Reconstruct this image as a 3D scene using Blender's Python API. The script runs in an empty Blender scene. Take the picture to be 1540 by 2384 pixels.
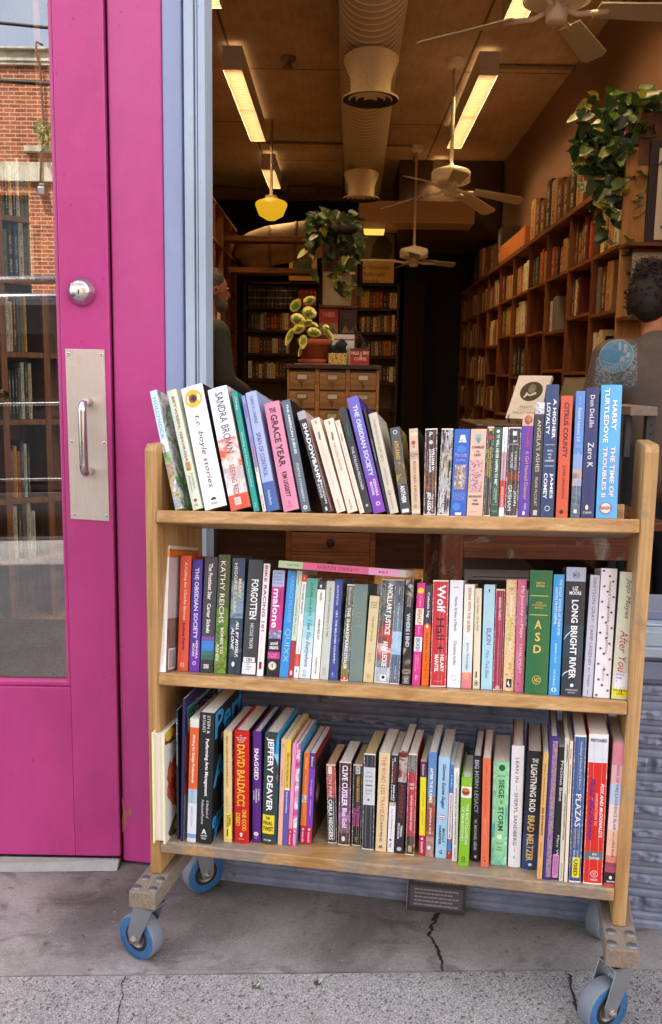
EXPOSURE = 2.15
import bpy, math, random
from math import sin, cos, tan, pi, radians, atan2, sqrt
from mathutils import Vector as V, Matrix, noise
from mathutils.bvhtree import BVHTree

random.seed(7)
SC = bpy.context.scene
COL = SC.collection

# ------------------------------------------------------------------ camera
CX, CY, FL = 770.0, 1191.7, 2050.0          # photograph measured at 1540 px width
PITCH, ROLL, CH = math.atan(307 / FL), 0.0165, 1.232
CAM = V((0, 0, CH))
FW = V((0, cos(PITCH), -sin(PITCH)))
_u0, _r0 = V((0, sin(PITCH), cos(PITCH))), V((1, 0, 0))
RT = _r0 * cos(ROLL) + _u0 * sin(ROLL)
UP = _u0 * cos(ROLL) - _r0 * sin(ROLL)
cam = bpy.data.cameras.new('camera')
camo = bpy.data.objects.new('camera', cam)
COL.objects.link(camo)
cam.sensor_fit = 'HORIZONTAL'
cam.sensor_width = 36
cam.lens = FL / 1540 * 36
cam.clip_start, cam.clip_end = 0.05, 400
camo.matrix_world = Matrix(((RT.x, UP.x, -FW.x, 0), (RT.y, UP.y, -FW.y, 0), (RT.z, UP.z, -FW.z, CH), (0, 0, 0, 1)))
SC.camera = camo


def ray(u, v):
    return RT * ((u - CX) / FL) - UP * ((v - CY) / FL) + FW


# ------------------------------------------------------------------ frames of the place
class Frame:
    def __init__(s, o, ex, ey, ez):
        s.o, s.ex, s.ey, s.ez = V(o), V(ex), V(ey), V(ez)
        m = Matrix((s.ex, s.ey, s.ez)).transposed()
        s.inv = m.inverted()

    def p(s, x, y, z):
        return s.o + s.ex * x + s.ey * y + s.ez * z

    def loc(s, w):
        return s.inv @ (V(w) - s.o)

    def at(s, u, v, y):
        """point of the vertical plane y = const seen at photo pixel u, v, as frame coordinates"""
        n = s.ex.cross(s.ez)
        r = ray(u, v)
        return s.loc(CAM + r * (n.dot(s.o + s.ey * y - CAM) / n.dot(r)))

    def atz(s, u, v, z):
        n = s.ex.cross(s.ey)
        r = ray(u, v)
        return s.loc(CAM + r * (n.dot(s.o + s.ez * z - CAM) / n.dot(r)))


PHI, SL = 0.2157, 0.0303
WF = Frame((-0.3495, 1.7433, 0.1834), (cos(PHI), -sin(PHI), SL), (sin(PHI), cos(PHI), 0), (0, 0, 1))   # wall and cart
IF = Frame((0, 0, 0), (cos(.012), -sin(.012), 0), (sin(.012), cos(.012), 0), (0, 0, 1))               # shop interior
DF = Frame((0, 0, 0), (1, 0, 0), (0, 1, 0), (0, 0, 1))                                                # door and street
GZ = -0.183                                                                                           # pavement in WF


def ground(u, v):
    q = WF.atz(u, v, GZ)
    return WF.p(q.x, q.y, q.z)


# ------------------------------------------------------------------ mesh building
class MB:
    def __init__(s, fr=DF):
        s.fr, s.v, s.f, s.m, s.mats, s.sm = fr, [], [], [], [], []

    def mi(s, m):
        if m not in s.mats:
            s.mats.append(m)
        return s.mats.index(m)

    def pt(s, x, y, z):
        s.v.append(s.fr.p(x, y, z))
        return len(s.v) - 1

    def w(s, p):
        s.v.append(V(p))
        return len(s.v) - 1

    def face(s, idx, m, smooth=False):
        s.f.append(tuple(idx))
        s.m.append(s.mi(m))
        s.sm.append(smooth)

    def quad(s, pts, m, smooth=False):
        s.face([s.pt(*p) for p in pts], m, smooth)

    def box(s, x0, x1, y0, y1, z0, z1, m):
        c = [s.pt(x, y, z) for x in (x0, x1) for y in (y0, y1) for z in (z0, z1)]
        for a in ((0, 1, 3, 2), (4, 6, 7, 5), (0, 4, 5, 1), (2, 3, 7, 6), (0, 2, 6, 4), (1, 5, 7, 3)):
            s.face([c[i] for i in a], m)

    def hexa(s, c8, m):
        """c8: 8 frame points, bottom 4 then top 4, same turn"""
        c = [s.pt(*p) for p in c8]
        for a in ((3, 2, 1, 0), (4, 5, 6, 7), (0, 1, 5, 4), (1, 2, 6, 5), (2, 3, 7, 6), (3, 0, 4, 7)):
            s.face([c[i] for i in a], m)

    def tube(s, pts, r, m, n=8, cap=True, world=False):
        pts = [V(p) if world else s.fr.p(*p) for p in pts]
        rs = r if isinstance(r, (list, tuple)) else [r] * len(pts)
        rings, prev = [], None
        for i, p in enumerate(pts):
            d = (pts[min(i + 1, len(pts) - 1)] - pts[max(i - 1, 0)]).normalized()
            a = prev - d * prev.dot(d) if prev else (d.cross(V((0, 0, 1))) if abs(d.z) < .9 else d.cross(V((1, 0, 0))))
            a.normalize()
            prev = a
            b = d.cross(a)
            rings.append([s.w(p + (a * cos(2 * pi * k / n) + b * sin(2 * pi * k / n)) * rs[i]) for k in range(n)])
        for i in range(len(rings) - 1):
            for k in range(n):
                s.face((rings[i][k], rings[i][(k + 1) % n], rings[i + 1][(k + 1) % n], rings[i + 1][k]), m, True)
        if cap:
            s.face(rings[0][::-1], m)
            s.face(rings[-1], m)

    def lathe(s, c, axis, prof, m, n=24, a=None):
        """prof: (radius, height along axis) from world centre c; m one material or one per segment"""
        c, ax = V(c), V(axis).normalized()
        a = V(a) if a else (ax.cross(V((0, 0, 1))) if abs(ax.z) < .9 else V((1, 0, 0)))
        a = (a - ax * a.dot(ax)).normalized()
        b = ax.cross(a)
        rings = []
        for r, h in prof:
            if r < 1e-6:
                rings.append([s.w(c + ax * h)])
            else:
                rings.append([s.w(c + ax * h + (a * cos(2 * pi * k / n) + b * sin(2 * pi * k / n)) * r) for k in range(n)])
        for i in range(len(rings) - 1):
            mm = m[i] if isinstance(m, list) else m
            A, B = rings[i], rings[i + 1]
            for k in range(n):
                q = [A[k % len(A)], A[(k + 1) % n % len(A)], B[(k + 1) % n % len(B)], B[k % len(B)]]
                q = [q[j] for j in range(4) if q[j] not in q[:j]]
                if len(q) > 2:
                    s.face(q, mm, True)

    def prism(s, poly, y0, y1, m, mside=None):
        """polygon in frame x,z extruded along frame y"""
        a = [s.pt(x, y0, z) for x, z in poly]
        b = [s.pt(x, y1, z) for x, z in poly]
        s.face(a, m)
        s.face(b[::-1], m)
        for i in range(len(poly)):
            j = (i + 1) % len(poly)
            s.face((a[j], a[i], b[i], b[j]), mside or m)

    def build(s, name, parent=None, origin=None, bevel=0, seg=2, auto=True):
        me = bpy.data.meshes.new(name)
        if origin is None:
            xs = [p.x for p in s.v]; ys = [p.y for p in s.v]; zs = [p.z for p in s.v]
            origin = V(((min(xs) + max(xs)) / 2, (min(ys) + max(ys)) / 2, min(zs)))
        o_ = V(origin)
        me.from_pydata([tuple(p - o_) for p in s.v], [], s.f)
        for m in s.mats:
            me.materials.append(m)
        me.polygons.foreach_set('material_index', s.m)
        me.polygons.foreach_set('use_smooth', s.sm)
        me.update()
        o = bpy.data.objects.new(name, me)
        COL.objects.link(o)
        o['wo'] = tuple(o_)
        if parent is not None:
            o.parent = parent
            o.location = o_ - V(parent['wo'])
        else:
            o.location = o_
        if bevel:
            b = o.modifiers.new('bevel', 'BEVEL')
            b.width, b.segments, b.limit_method, b.angle_limit = bevel, seg, 'ANGLE', radians(35)
            b.harden_normals = False
        return o


def tag(o, label=None, cat=None, group=None, kind=None):
    if label: o['label'] = label
    if cat: o['category'] = cat
    if group: o['group'] = group
    if kind: o['kind'] = kind
    return o


def empty(name, w, label, cat, group=None):
    o = bpy.data.objects.new(name, None)
    o.empty_display_size = .05
    COL.objects.link(o)
    o.location = V(w)
    o['wo'] = tuple(w)
    return tag(o, label, cat, group)


def dup(o, delta, label=None, parent=None):
    """copy of a thing with copies of its parts"""
    c = o.copy()
    COL.objects.link(c)
    if parent is None:
        c.location = o.location + V(delta)
    else:
        c.parent = parent
    if label: c['label'] = label
    for ch in list(o.children):
        dup(ch, delta, None, c)
    return c


# ------------------------------------------------------------------ materials
def lin(h):
    h = h.lstrip('#')
    r = []
    for i in (0, 2, 4):
        c = int(h[i:i + 2], 16) / 255
        r.append(c / 12.92 if c <= .04045 else ((c + .055) / 1.055) ** 2.4)
    return (*r, 1)


_mc = {}


class NT:
    """tiny node helper"""
    def __init__(s, name, rough=.5, metal=0, spec=.5):
        s.m = bpy.data.materials.new(name)
        s.m.use_nodes = True
        s.t = s.m.node_tree
        s.b = s.t.nodes['Principled BSDF']
        s.b.inputs['Roughness'].default_value = rough
        s.b.inputs['Metallic'].default_value = metal
        s.b.inputs['Specular IOR Level'].default_value = spec

    def n(s, typ, **kw):
        n = s.t.nodes.new(typ)
        for k, v in kw.items():
            if k in n.inputs: n.inputs[k].default_value = v
            else: setattr(n, k, v)
        return n

    def l(s, a, b):
        s.t.links.new(a, b)

    def coord(s, scale=(1, 1, 1), kind='Object', rot=(0, 0, 0)):
        c = s.n('ShaderNodeTexCoord')
        mp = s.n('ShaderNodeMapping')
        mp.inputs['Scale'].default_value = scale
        mp.inputs['Rotation'].default_value = rot
        s.l(c.outputs[kind], mp.inputs[0])
        return mp.outputs[0]

    def noise(s, co, scale, detail=4, rough=.55, dist=0):
        n = s.n('ShaderNodeTexNoise')
        n.inputs['Scale'].default_value = scale
        n.inputs['Detail'].default_value = detail
        n.inputs['Roughness'].default_value = rough
        n.inputs['Distortion'].default_value = dist
        s.l(co, n.inputs['Vector'])
        return n.outputs['Fac']

    def ramp(s, fac, stops, interp='LINEAR'):
        r = s.n('ShaderNodeValToRGB')
        r.color_ramp.interpolation = interp
        e = r.color_ramp.elements
        while len(e) < len(stops): e.new(.5)
        for i, (p, c) in enumerate(stops):
            e[i].position = p
            e[i].color = c if len(c) == 4 else (*c, 1)
        s.l(fac, r.inputs[0])
        return r.outputs[0]

    def mix(s, fac, a, b, blend='MIX'):
        m = s.n('ShaderNodeMix', data_type='RGBA', blend_type=blend)
        for i, x in ((0, fac), (6, a), (7, b)):
            if isinstance(x, (tuple, float, int)): m.inputs[i].default_value = x
            else: s.l(x, m.inputs[i])
        return m.outputs[2]

    def math(s, op, a, b=0.0):
        m = s.n('ShaderNodeMath', operation=op)
        for i, x in ((0, a), (1, b)):
            if isinstance(x, (float, int)): m.inputs[i].default_value = x
            else: s.l(x, m.inputs[i])
        return m.outputs[0]

    def col(s, x):
        if isinstance(x, tuple): s.b.inputs['Base Color'].default_value = x
        else: s.l(x, s.b.inputs['Base Color'])

    def bump(s, h, strength=.3, dist=.01):
        b = s.n('ShaderNodeBump')
        b.inputs['Strength'].default_value = strength
        b.inputs['Distance'].default_value = dist
        s.l(h, b.inputs['Height'])
        s.l(b.outputs[0], s.b.inputs['Normal'])

    def rough(s, x):
        s.l(x, s.b.inputs['Roughness'])


def cm(h, rough=.42, var=.10, bump=0):
    """printed card, paint or plastic of one colour with faint unevenness"""
    k = ('c', h, rough, var, bump)
    if k not in _mc:
        t = NT('coat_' + h, rough)
        c = lin(h)
        co = t.coord()
        f = t.noise(co, 38, 3)
        t.col(t.mix(f, tuple(x * (1 - var) for x in c[:3]) + (1,), tuple(min(1, x * (1 + var)) for x in c[:3]) + (1,)))
        r = t.noise(co, 90, 2)
        t.rough(t.math('MULTIPLY_ADD', r, .18)) if False else None
        if bump: t.bump(t.noise(co, 60, 3), bump, .002)
        _mc[k] = t.m
    return _mc[k]


def art(cols, scale=30, dist=1.2, rough=.35, interp='LINEAR', sc=(1, 1, 1), lo=.32, hi=.68):
    """a printed picture seen too small to read: blotches of the given colours"""
    k = ('a', tuple(cols), scale, dist, rough, interp, sc)
    if k not in _mc:
        t = NT('printed_picture', rough)
        f = t.noise(t.coord(sc), scale, 4, .6, dist)
        n = len(cols)
        t.col(t.ramp(f, [(lo + (hi - lo) * i / max(1, n - 1), lin(c)) for i, c in enumerate(cols)], interp))
        _mc[k] = t.m
    return _mc[k]


def wood(name, c1, c2, c3, axis, rough=.45, wear=0, fine=1.0, spec=.4):
    """c1 light, c2 mid, c3 pore; grain runs along axis; wear mixes in bare grey"""
    t = NT(name, rough, 0, spec)
    sc = [60 * fine] * 3
    sc['xyz'.index(axis)] = 2.2
    co = t.coord(tuple(sc))
    g = t.noise(co, 1.0, 6, .62, .6)
    sc2 = [14 * fine] * 3
    sc2['xyz'.index(axis)] = .9
    w = t.noise(t.coord(tuple(sc2)), 1.0, 3, .5, 1.5)
    base = t.mix(w, lin(c2), lin(c1))
    sc3 = [210 * fine] * 3
    sc3['xyz'.index(axis)] = 9
    p = t.noise(t.coord(tuple(sc3)), 1.0, 3, .6)
    pores = t.ramp(p, [(.44, (1, 1, 1, 1)), (.60, (0, 0, 0, 1))])
    c = t.mix(t.ramp(g, [(.36, (0, 0, 0, 1)), (.62, (1, 1, 1, 1))]), t.mix(.55, lin(c2), lin(c3)), base)
    c = t.mix(t.math('MULTIPLY', t.math('SUBTRACT', 1.0, t.n('ShaderNodeRGBToBW').outputs[0]) if False else p, .72), c, lin(c3))
    if wear:
        m = t.ramp(t.noise(t.coord((5, 5, 5)), 1.6, 6, .7, .8), [(.60 - wear * .34, (0, 0, 0, 1)), (.70 - wear * .24, (1, 1, 1, 1))])
        gr = t.mix(p, lin('a69c90'), lin('544b42'))
        c = t.mix(t.math('MULTIPLY', m, .85), c, gr)
    # small blotchy handling marks
    d = t.ramp(t.noise(t.coord((9, 9, 9)), 1.0, 5, .7), [(.30, (.62, .55, .48, 1)), (.48, (1, 1, 1, 1))])
    c = t.mix(.3, c, d, 'MULTIPLY')
    t.col(c)
    t.bump(t.math('ADD', g, p), .22 + .3 * wear, .0012 + .001 * wear)
    return t.m


def metal(name, c, rough=.35, bumps=0, stretch=None):
    t = NT(name, rough, 1)
    co = t.coord(stretch or (1, 1, 1))
    f = t.noise(co, 25, 4)
    c = lin(c)
    t.col(t.mix(f, tuple(x * .78 for x in c[:3]) + (1,), c))
    t.rough(t.math('ADD', t.math('MULTIPLY', t.noise(co, 60, 3), .25), rough - .12))
    if bumps: t.bump(t.noise(t.coord(), bumps, 2), .25, .003)
    return t.m


def emis(name, c, strength, stripes=None):
    t = NT(name, .5)
    t.col((0.02, 0.015, 0.01, 1))
    t.b.inputs['Emission Color'].default_value = (*c, 1)
    t.b.inputs['Emission Strength'].default_value = strength
    if stripes:
        w = t.noise(t.coord((0, stripes, 0)), 1.0, 2, .6)
        t.l(t.mix(w, tuple(x * .55 for x in c) + (1,), tuple(x * 1.25 for x in c) + (1,)), t.b.inputs['Emission Color'])
    return t.m


# ------------------------------------------------------------------ lettering
_tc = {}


def glyphs(s, flags=''):
    """flat letter shapes of string s as (verts, faces, x0, x1, y0, y1)"""
    k = (s, 'b' in flags, 'i' in flags)
    if k not in _tc:
        cu = bpy.data.curves.new('lettering', 'FONT')
        cu.body = s
        cu.resolution_u = 2
        cu.fill_mode = 'FRONT'
        if 'b' in flags: cu.offset = .022
        if 'i' in flags: cu.shear = .28
        ob = bpy.data.objects.new('lettering', cu)
        me = bpy.data.meshes.new_from_object(ob)
        vs = [(v.co.x, v.co.y) for v in me.vertices]
        fs = [tuple(p.vertices) for p in me.polygons]
        bpy.data.objects.remove(ob)
        bpy.data.meshes.remove(me)
        bpy.data.curves.remove(cu)
        if not vs:
            vs, fs = [(0, 0), (1, 0), (0, 1)], []
        xs = [a for a, _ in vs]; ys = [b for _, b in vs]
        _tc[k] = (vs, fs, min(xs), max(xs), min(ys), max(ys))
    return _tc[k]


def letter_on(mb, s, fn, m, flags=''):
    """lay letters with fn(a, b) -> world point, a, b in 0..1 across the text box"""
    vs, fs, x0, x1, y0, y1 = glyphs(s, flags)
    ids = [mb.w(fn((x - x0) / (x1 - x0 or 1), (y - y0) / (y1 - y0 or 1))) for x, y in vs]
    for f in fs:
        mb.face([ids[i] for i in f], m)
# ------------------------------------------------------------------ daylight
SUN_EL, SUN_AZ = radians(52), radians(-14)          # sun high behind the shop: the front is in open shade
wd = bpy.data.worlds.new('World')
SC.world = wd
wd.use_nodes = True
nt = wd.node_tree
sky = nt.nodes.new('ShaderNodeTexSky')
sky.sky_type = 'NISHITA'
sky.sun_disc = False
sky.sun_elevation, sky.sun_rotation = SUN_EL, -SUN_AZ
sky.air_density, sky.dust_density, sky.ozone_density = 1.0, 2.5, .6
bg = nt.nodes['Background']
# thin white cloud over the blue
tc = nt.nodes.new('ShaderNodeTexCoord')
cn = nt.nodes.new('ShaderNodeTexNoise')
cn.inputs['Scale'].default_value, cn.inputs['Detail'].default_value = 1.7, 7
cr = nt.nodes.new('ShaderNodeValToRGB')
cr.color_ramp.elements[0].position, cr.color_ramp.elements[1].position = .34, .74
mx = nt.nodes.new('ShaderNodeMix')
mx.data_type = 'RGBA'
mul = nt.nodes.new('ShaderNodeMath'); mul.operation = 'MULTIPLY'; mul.inputs[1].default_value = .80
nt.links.new(tc.outputs['Generated'], cn.inputs['Vector'])
nt.links.new(cn.outputs['Fac'], cr.inputs[0])
nt.links.new(cr.outputs[0], mul.inputs[0])
nt.links.new(mul.outputs[0], mx.inputs[0])
nt.links.new(sky.outputs[0], mx.inputs[6])
mx.inputs[7].default_value = (10.5, 9.6, 8.7, 1)
nt.links.new(mx.outputs[2], bg.inputs[0])
bg.inputs[1].default_value = .12

sun = bpy.data.lights.new('sun', 'SUN')
sun.energy, sun.angle, sun.color = 3.4, radians(.5), (1, .94, .85)
so = bpy.data.objects.new('sun', sun)
COL.objects.link(so)
sd = V((sin(SUN_AZ) * cos(SUN_EL), cos(SUN_AZ) * cos(SUN_EL), sin(SUN_EL)))      # towards the sun
so.rotation_euler = sd.to_track_quat('Z', 'Y').to_euler()
vs_ = SC.view_settings
vs_.view_transform, vs_.look, vs_.gamma, vs_.use_curve_mapping = 'Standard', 'None', 1, False
vs_.exposure = EXPOSURE
SC.cycles.max_bounces = 7
SC.cycles.diffuse_bounces = 4
SC.cycles.glossy_bounces = 4
SC.cycles.transmission_bounces = 5
SC.cycles.transparent_max_bounces = 8
SC.cycles.sample_clamp_indirect = 6
SC.cycles.caustics_reflective = SC.cycles.caustics_refractive = False


# ------------------------------------------------------------------ ground
def gh(x, y):
    return WF.o.z + GZ + SL * ((x - WF.o.x) * cos(PHI) - (y - WF.o.y) * sin(PHI))


def slab(name, x0, x1, y0, y1, top, m, thick=.03, kind='structure', wav=0):
    mb = MB()
    nx, ny = max(1, int((x1 - x0) / .25)), max(1, int((y1 - y0) / .25))
    g = [[mb.pt(x0 + (x1 - x0) * i / nx, y0 + (y1 - y0) * j / ny, gh(x0 + (x1 - x0) * i / nx, y0 + (y1 - y0) * j / ny) + top
                + wav * noise.noise((x0 + (x1 - x0) * i / nx, (y0 + (y1 - y0) * j / ny), 3)))
          for j in range(ny + 1)] for i in range(nx + 1)]
    for i in range(nx):
        for j in range(ny):
            mb.face((g[i][j], g[i + 1][j], g[i + 1][j + 1], g[i][j + 1]), m, True)
    for (a, b, c, d) in ((x0, y0, x1, y0), (x1, y0, x1, y1), (x1, y1, x0, y1), (x0, y1, x0, y0)):
        mb.quad(((a, b, gh(a, b) + top - thick), (c, d, gh(c, d) + top - thick), (c, d, gh(c, d) + top), (a, b, gh(a, b) + top)), m)
    return tag(mb.build(name), kind=kind)


def m_concrete():
    t = NT('worn_concrete', .72, 0, .35)
    co = t.coord()
    big = t.noise(co, 2.2, 6, .62, .4)
    fine = t.noise(co, 170, 3, .7)
    c = t.ramp(big, [(.34, lin('736e6b')), (.47, lin('9a9692')), (.60, lin('b6b2ae'))])
    c = t.mix(.6, c, t.ramp(fine, [(.3, (.62, .61, .6, 1)), (.62, (1.12, 1.12, 1.12, 1))]), 'MULTIPLY')
    st = t.ramp(t.noise(t.coord((1, 1.7, 1)), 7, 6, .68, .6), [(.34, (.42, .38, .37, 1)), (.47, (1, 1, 1, 1))])
    c = t.mix(.7, c, st, 'MULTIPLY')
    spots = t.ramp(t.noise(co, 34, 3, .6), [(.27, (.35, .32, .31, 1)), (.33, (1, 1, 1, 1))])
    c = t.mix(.75, c, spots, 'MULTIPLY')
    chips = t.ramp(t.noise(t.coord((1, 1, 1), rot=(0, 0, 1)), 75, 2, .5), [(.70, (0, 0, 0, 1)), (.76, (1, 1, 1, 1))])
    c = t.mix(t.math('MULTIPLY', chips, .45), c, lin('d6d3d0'))
    # old damp grime lies along the foot of the wall
    sp = t.n('ShaderNodeSeparateXYZ')
    g = t.n('ShaderNodeNewGeometry')
    t.l(g.outputs['Position'], sp.inputs[0])
    dy = t.math('ADD', sp.outputs[1], t.math('MULTIPLY', sp.outputs[0], .215))
    dy = t.math('ADD', dy, t.math('MULTIPLY', t.noise(co, 5, 5), .22))
    grime = t.ramp(t.math('SUBTRACT', dy, 1.62), [(.10, (1, 1, 1, 1)), (.50, (.50, .46, .43, 1))])
    c = t.mix(.9, c, grime, 'MULTIPLY')
    t.col(c)
    t.bump(t.math('ADD', big, t.math('MULTIPLY', fine, .35)), .35, .004)
    return t.m


def m_aggregate():
    t = NT('exposed_aggregate', .8, 0, .3)
    co = t.coord()
    vo = t.n('ShaderNodeTexVoronoi')
    vo.inputs['Scale'].default_value = 430
    t.l(co, vo.inputs['Vector'])
    bw = t.n('ShaderNodeRGBToBW')
    t.l(vo.outputs['Color'], bw.inputs[0])
    c = t.ramp(bw.outputs[0], [(.16, lin('716e6c')), (.32, lin('908d8a')), (.62, lin('a19e9b')), (.84, lin('c0bdba'))])
    v2 = t.n('ShaderNodeTexVoronoi')
    v2.inputs['Scale'].default_value = 210
    t.l(co, v2.inputs['Vector'])
    b2 = t.n('ShaderNodeRGBToBW')
    t.l(v2.outputs['Color'], b2.inputs[0])
    dk = t.ramp(b2.outputs[0], [(.14, lin('3c3b3b')), (.17, (1, 1, 1, 1))], 'CONSTANT')
    c = t.mix(.6, c, dk, 'MULTIPLY')
    big = t.noise(co, 3.2, 5, .6)
    c = t.mix(.75, c, t.ramp(big, [(.3, (.66, .65, .64, 1)), (.6, (1.02, 1.02, 1.02, 1))]), 'MULTIPLY')
    t.col(c)
    t.bump(bw.outputs[0], .55, .003)
    return t.m


M_conc, M_agg = m_concrete(), m_aggregate()
M_grime = cm('2b2623', .9, .4)
M_asph = NT('asphalt', .9)
M_asph.col(M_asph.ramp(M_asph.noise(M_asph.coord(), 90, 4), [(.3, (.035, .035, .036, 1)), (.7, (.075, .073, .07, 1))]))
M_asph = M_asph.m
M_pave = NT('pale_paving', .85)
M_pave.col(M_pave.ramp(M_pave.noise(M_pave.coord(), 14, 6, .75), [(.3, lin('8d8272')), (.7, lin('c9bda6'))]))
M_pave = M_pave.m

slab('ground', -60, 60, -60, 40, -.20, M_asph)
slab('road', -50, 50, -10.2, -2.6, -.13, M_asph, .05)
slab('sidewalk', -9, 9, -2.6, 3.2, -.012, M_grime, .12)
JY = 1.672
slab('sidewalk_slab', -3.2, 3.6, JY + .002, 2.9, 0, M_conc, .02, wav=.002)
slab('sidewalk_slab', -3.2, 3.6, -2.45, JY - .002, 0, M_agg, .02, wav=.002)
slab('far_sidewalk', -40, 40, -13.2, -10.2, 0, M_pave, .18)
# cracks: dark earth showing in broken lines
def crack(pts, name='sidewalk_crack'):
    mb = MB(); random.seed(len(pts))
    pts = [q for a, b in zip(pts, pts[1:]) for q in [tuple(a[i] + (b[i] - a[i]) * f for i in range(3)) for f in (0, .33, .66)]] + [pts[-1]]
    L, R = [], []
    for i, (u, v, w) in enumerate(pts):
        p = ground(u, v)
        k = w * .0007; j = random.uniform(-.0018, .0018)
        L.append(mb.w(p + V((-k * random.uniform(.5, 1.2) + j, 0, .0022)))); R.append(mb.w(p + V((k * random.uniform(.5, 1.2) + j, 0, .0022))))
    for i in range(len(pts) - 1):
        mb.face((L[i], R[i], R[i + 1], L[i + 1]), M_grime)
    return tag(mb.build(name), kind='structure')


crack([(1026, 2112, 4), (1022, 2122, 6), (1018, 2128, 9), (1013, 2136, 12), (1008, 2143, 10), (1016, 2146, 5), (1005, 2153, 7), (1001, 2160, 8), (1004, 2167, 5), (1000, 2173, 7), (999, 2180, 5), (1004, 2185, 4), (1010, 2196, 4), (1016, 2207, 5), (1021, 2219, 6), (1025, 2234, 5), (1028, 2249, 4), (1031, 2262, 2)])
crack([(292, 2273, 2), (286, 2283, 3), (283, 2292, 1.5), (284, 2303, 1.5), (285, 2318, 2), (283, 2330, 1.5), (278, 2345, 2.5), (275, 2362, 1.5), (272, 2384, 2)])
crack([(1322, 2268, 7), (1327, 2276, 5), (1329, 2288, 4), (1327, 2300, 3), (1331, 2312, 5), (1335, 2330, 5), (1342, 2350, 6), (1350, 2372, 4)])
crack([(240, 2267, 1), (262, 2266, 2), (280, 2268, 1.5), (300, 2267, 4), (316, 2267, 6), (322, 2266, 1)])

# ------------------------------------------------------------------ street across the road (seen in the door glass)
M_brick = NT('old_red_brick', .85)
_bt = M_brick.n('ShaderNodeTexBrick')
_bt.inputs['Scale'].default_value = 1
_bt.inputs['Brick Width'].default_value, _bt.inputs['Row Height'].default_value, _bt.inputs['Mortar Size'].default_value = .215, .075, .009
_bt.inputs['Color1'].default_value, _bt.inputs['Color2'].default_value, _bt.inputs['Mortar'].default_value = lin('ad5f3c'), lin('834326'), lin('bea78e')
M_brick.l(M_brick.coord(rot=(pi / 2, 0, 0)), _bt.inputs['Vector'])
M_brick.col(M_brick.mix(.6, _bt.outputs['Color'], M_brick.ramp(M_brick.noise(M_brick.coord(), 3, 6, .7), [(.3, (.6, .52, .5, 1)), (.6, (1.1, 1.05, 1, 1))]), 'MULTIPLY'))
M_brick.bump(_bt.outputs['Fac'], -.5, .01)
M_brick = M_brick.m
M_stone = NT('weathered_concrete_trim', .85)
M_stone.col(M_stone.ramp(M_stone.noise(M_stone.coord((1, 1, .35)), 5, 6, .7), [(.3, lin('8f8a78')), (.55, lin('c8c2ae')), (.75, lin('d8d4c4'))]))
M_stone = M_stone.m
M_dark = cm('141312', .5)
YV = 2 * 2.115 + 13.2
def RB(u, v, yy=-13.2):
    q = DF.at(u, v, 2 * 2.115 - yy)
    return q.x, q.z
def zb(v): return RB(70, v)[1]
def xb(u): return RB(u, 500)[0]
bb = empty('brick_building', (-3, -13.2, gh(-3, -13.2)), 'sunlit red brick building with pale concrete parapet, mirrored in the door glass', 'building')
mb = MB()
wins = [(xb(68) - 2.1 - 3.3 * k, xb(68) - 3.3 * k) for k in range(2)] + [(xb(135) + .1 + 3.4 * k, xb(135) + 2.3 + 3.4 * k) for k in range(3)]
zw1, zw0 = zb(455), zb(455) - 2.2
zg, zt = gh(-3, -13.2) - .6, zb(150)
xs_ = sorted({-14, 9} | {x for w in wins for x in w})
for i in range(len(xs_) - 1):
    a, b = xs_[i], xs_[i + 1]
    if any(abs(w[0] - a) < 1e-6 for w in wins):
        mb.box(a, b, -13.6, -13.2, zg, zw0, M_brick); mb.box(a, b, -13.6, -13.2, zw1, zt, M_brick)
    else:
        mb.box(a, b, -13.6, -13.2, zg, zt, M_brick)
mb.box(-14, 9, -22, -13.61, zg, zt - .1, M_brick)
mb.build('wall', bb)
mb = MB(); mb.box(-14.1, 9.1, -13.7, -13.12, zb(155), zb(122), M_stone); mb.box(-14.15, 9.15, -13.75, -13.02, zb(122), zb(117), M_stone)
mb.box(-14.1, 9.1, -13.7, -13.09, zb(147), zb(144), M_stone); mb.build('parapet', bb, bevel=.01)
mb = MB(); mb.box(-14, 9, -13.3, -13.1, zb(425), zb(380), M_stone); mb.build('concrete_band', bb, bevel=.01)
mb = MB(); mb.box(xb(66), xb(66) + 1.4, -13.3, -13.06, zb(357), zb(343), M_stone); mb.build('stone_ledge', bb, bevel=.01)
for a, b in wins:
    mb = MB()
    mb.box(a, a + .08, -13.4, -13.3, zw0, zw1, M_dark); mb.box(b - .08, b, -13.4, -13.3, zw0, zw1, M_dark)
    mb.box(a + .08, b - .08, -13.4, -13.3, zw1 - .08, zw1, M_dark); mb.box(a + .08, b - .08, -13.4, -13.3, zw0, zw0 + .08, M_dark)
    mb.box((a + b) / 2 - .03, (a + b) / 2 + .03, -13.39, -13.31, zw0 + .08, zw1 - .08, M_dark)
    wo_ = mb.build('window', bb)
    mb = MB(); mb.box(a + .08, b - .08, -13.37, -13.36, zw0 + .08, zw1 - .08, cm('10151c', .06)); mb.build('pane', wo_)
mb = MB(); x_ = xb(103)
mb.tube([(x_ + .1, -13.12, zb(116) + .05), (x_, -13.06, zb(118) + .1), (x_, -13.0, zb(128)), (x_ + .05, -13.05, zb(160)), (x_ + .08, -13.1, zb(300)), (x_ + .06, -13.04, zb(345)), (x_ + .02, -13.04, zb(380)), (x_, -13.04, zb(432))], .022, cm('4a4038', .7))
mb.build('conduit', bb)
mb = MB(); mb.box(xb(97), xb(115), -13.2, -12.95, zb(460), zb(440), metal('grey_box_metal', '8d9294', .5)); mb.box(xb(99), xb(113), -13.2, -13.0, zb(440), zb(431), cm('5c6062'))
mb.build('meter_box', bb, bevel=.02)
mb = MB()
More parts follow.
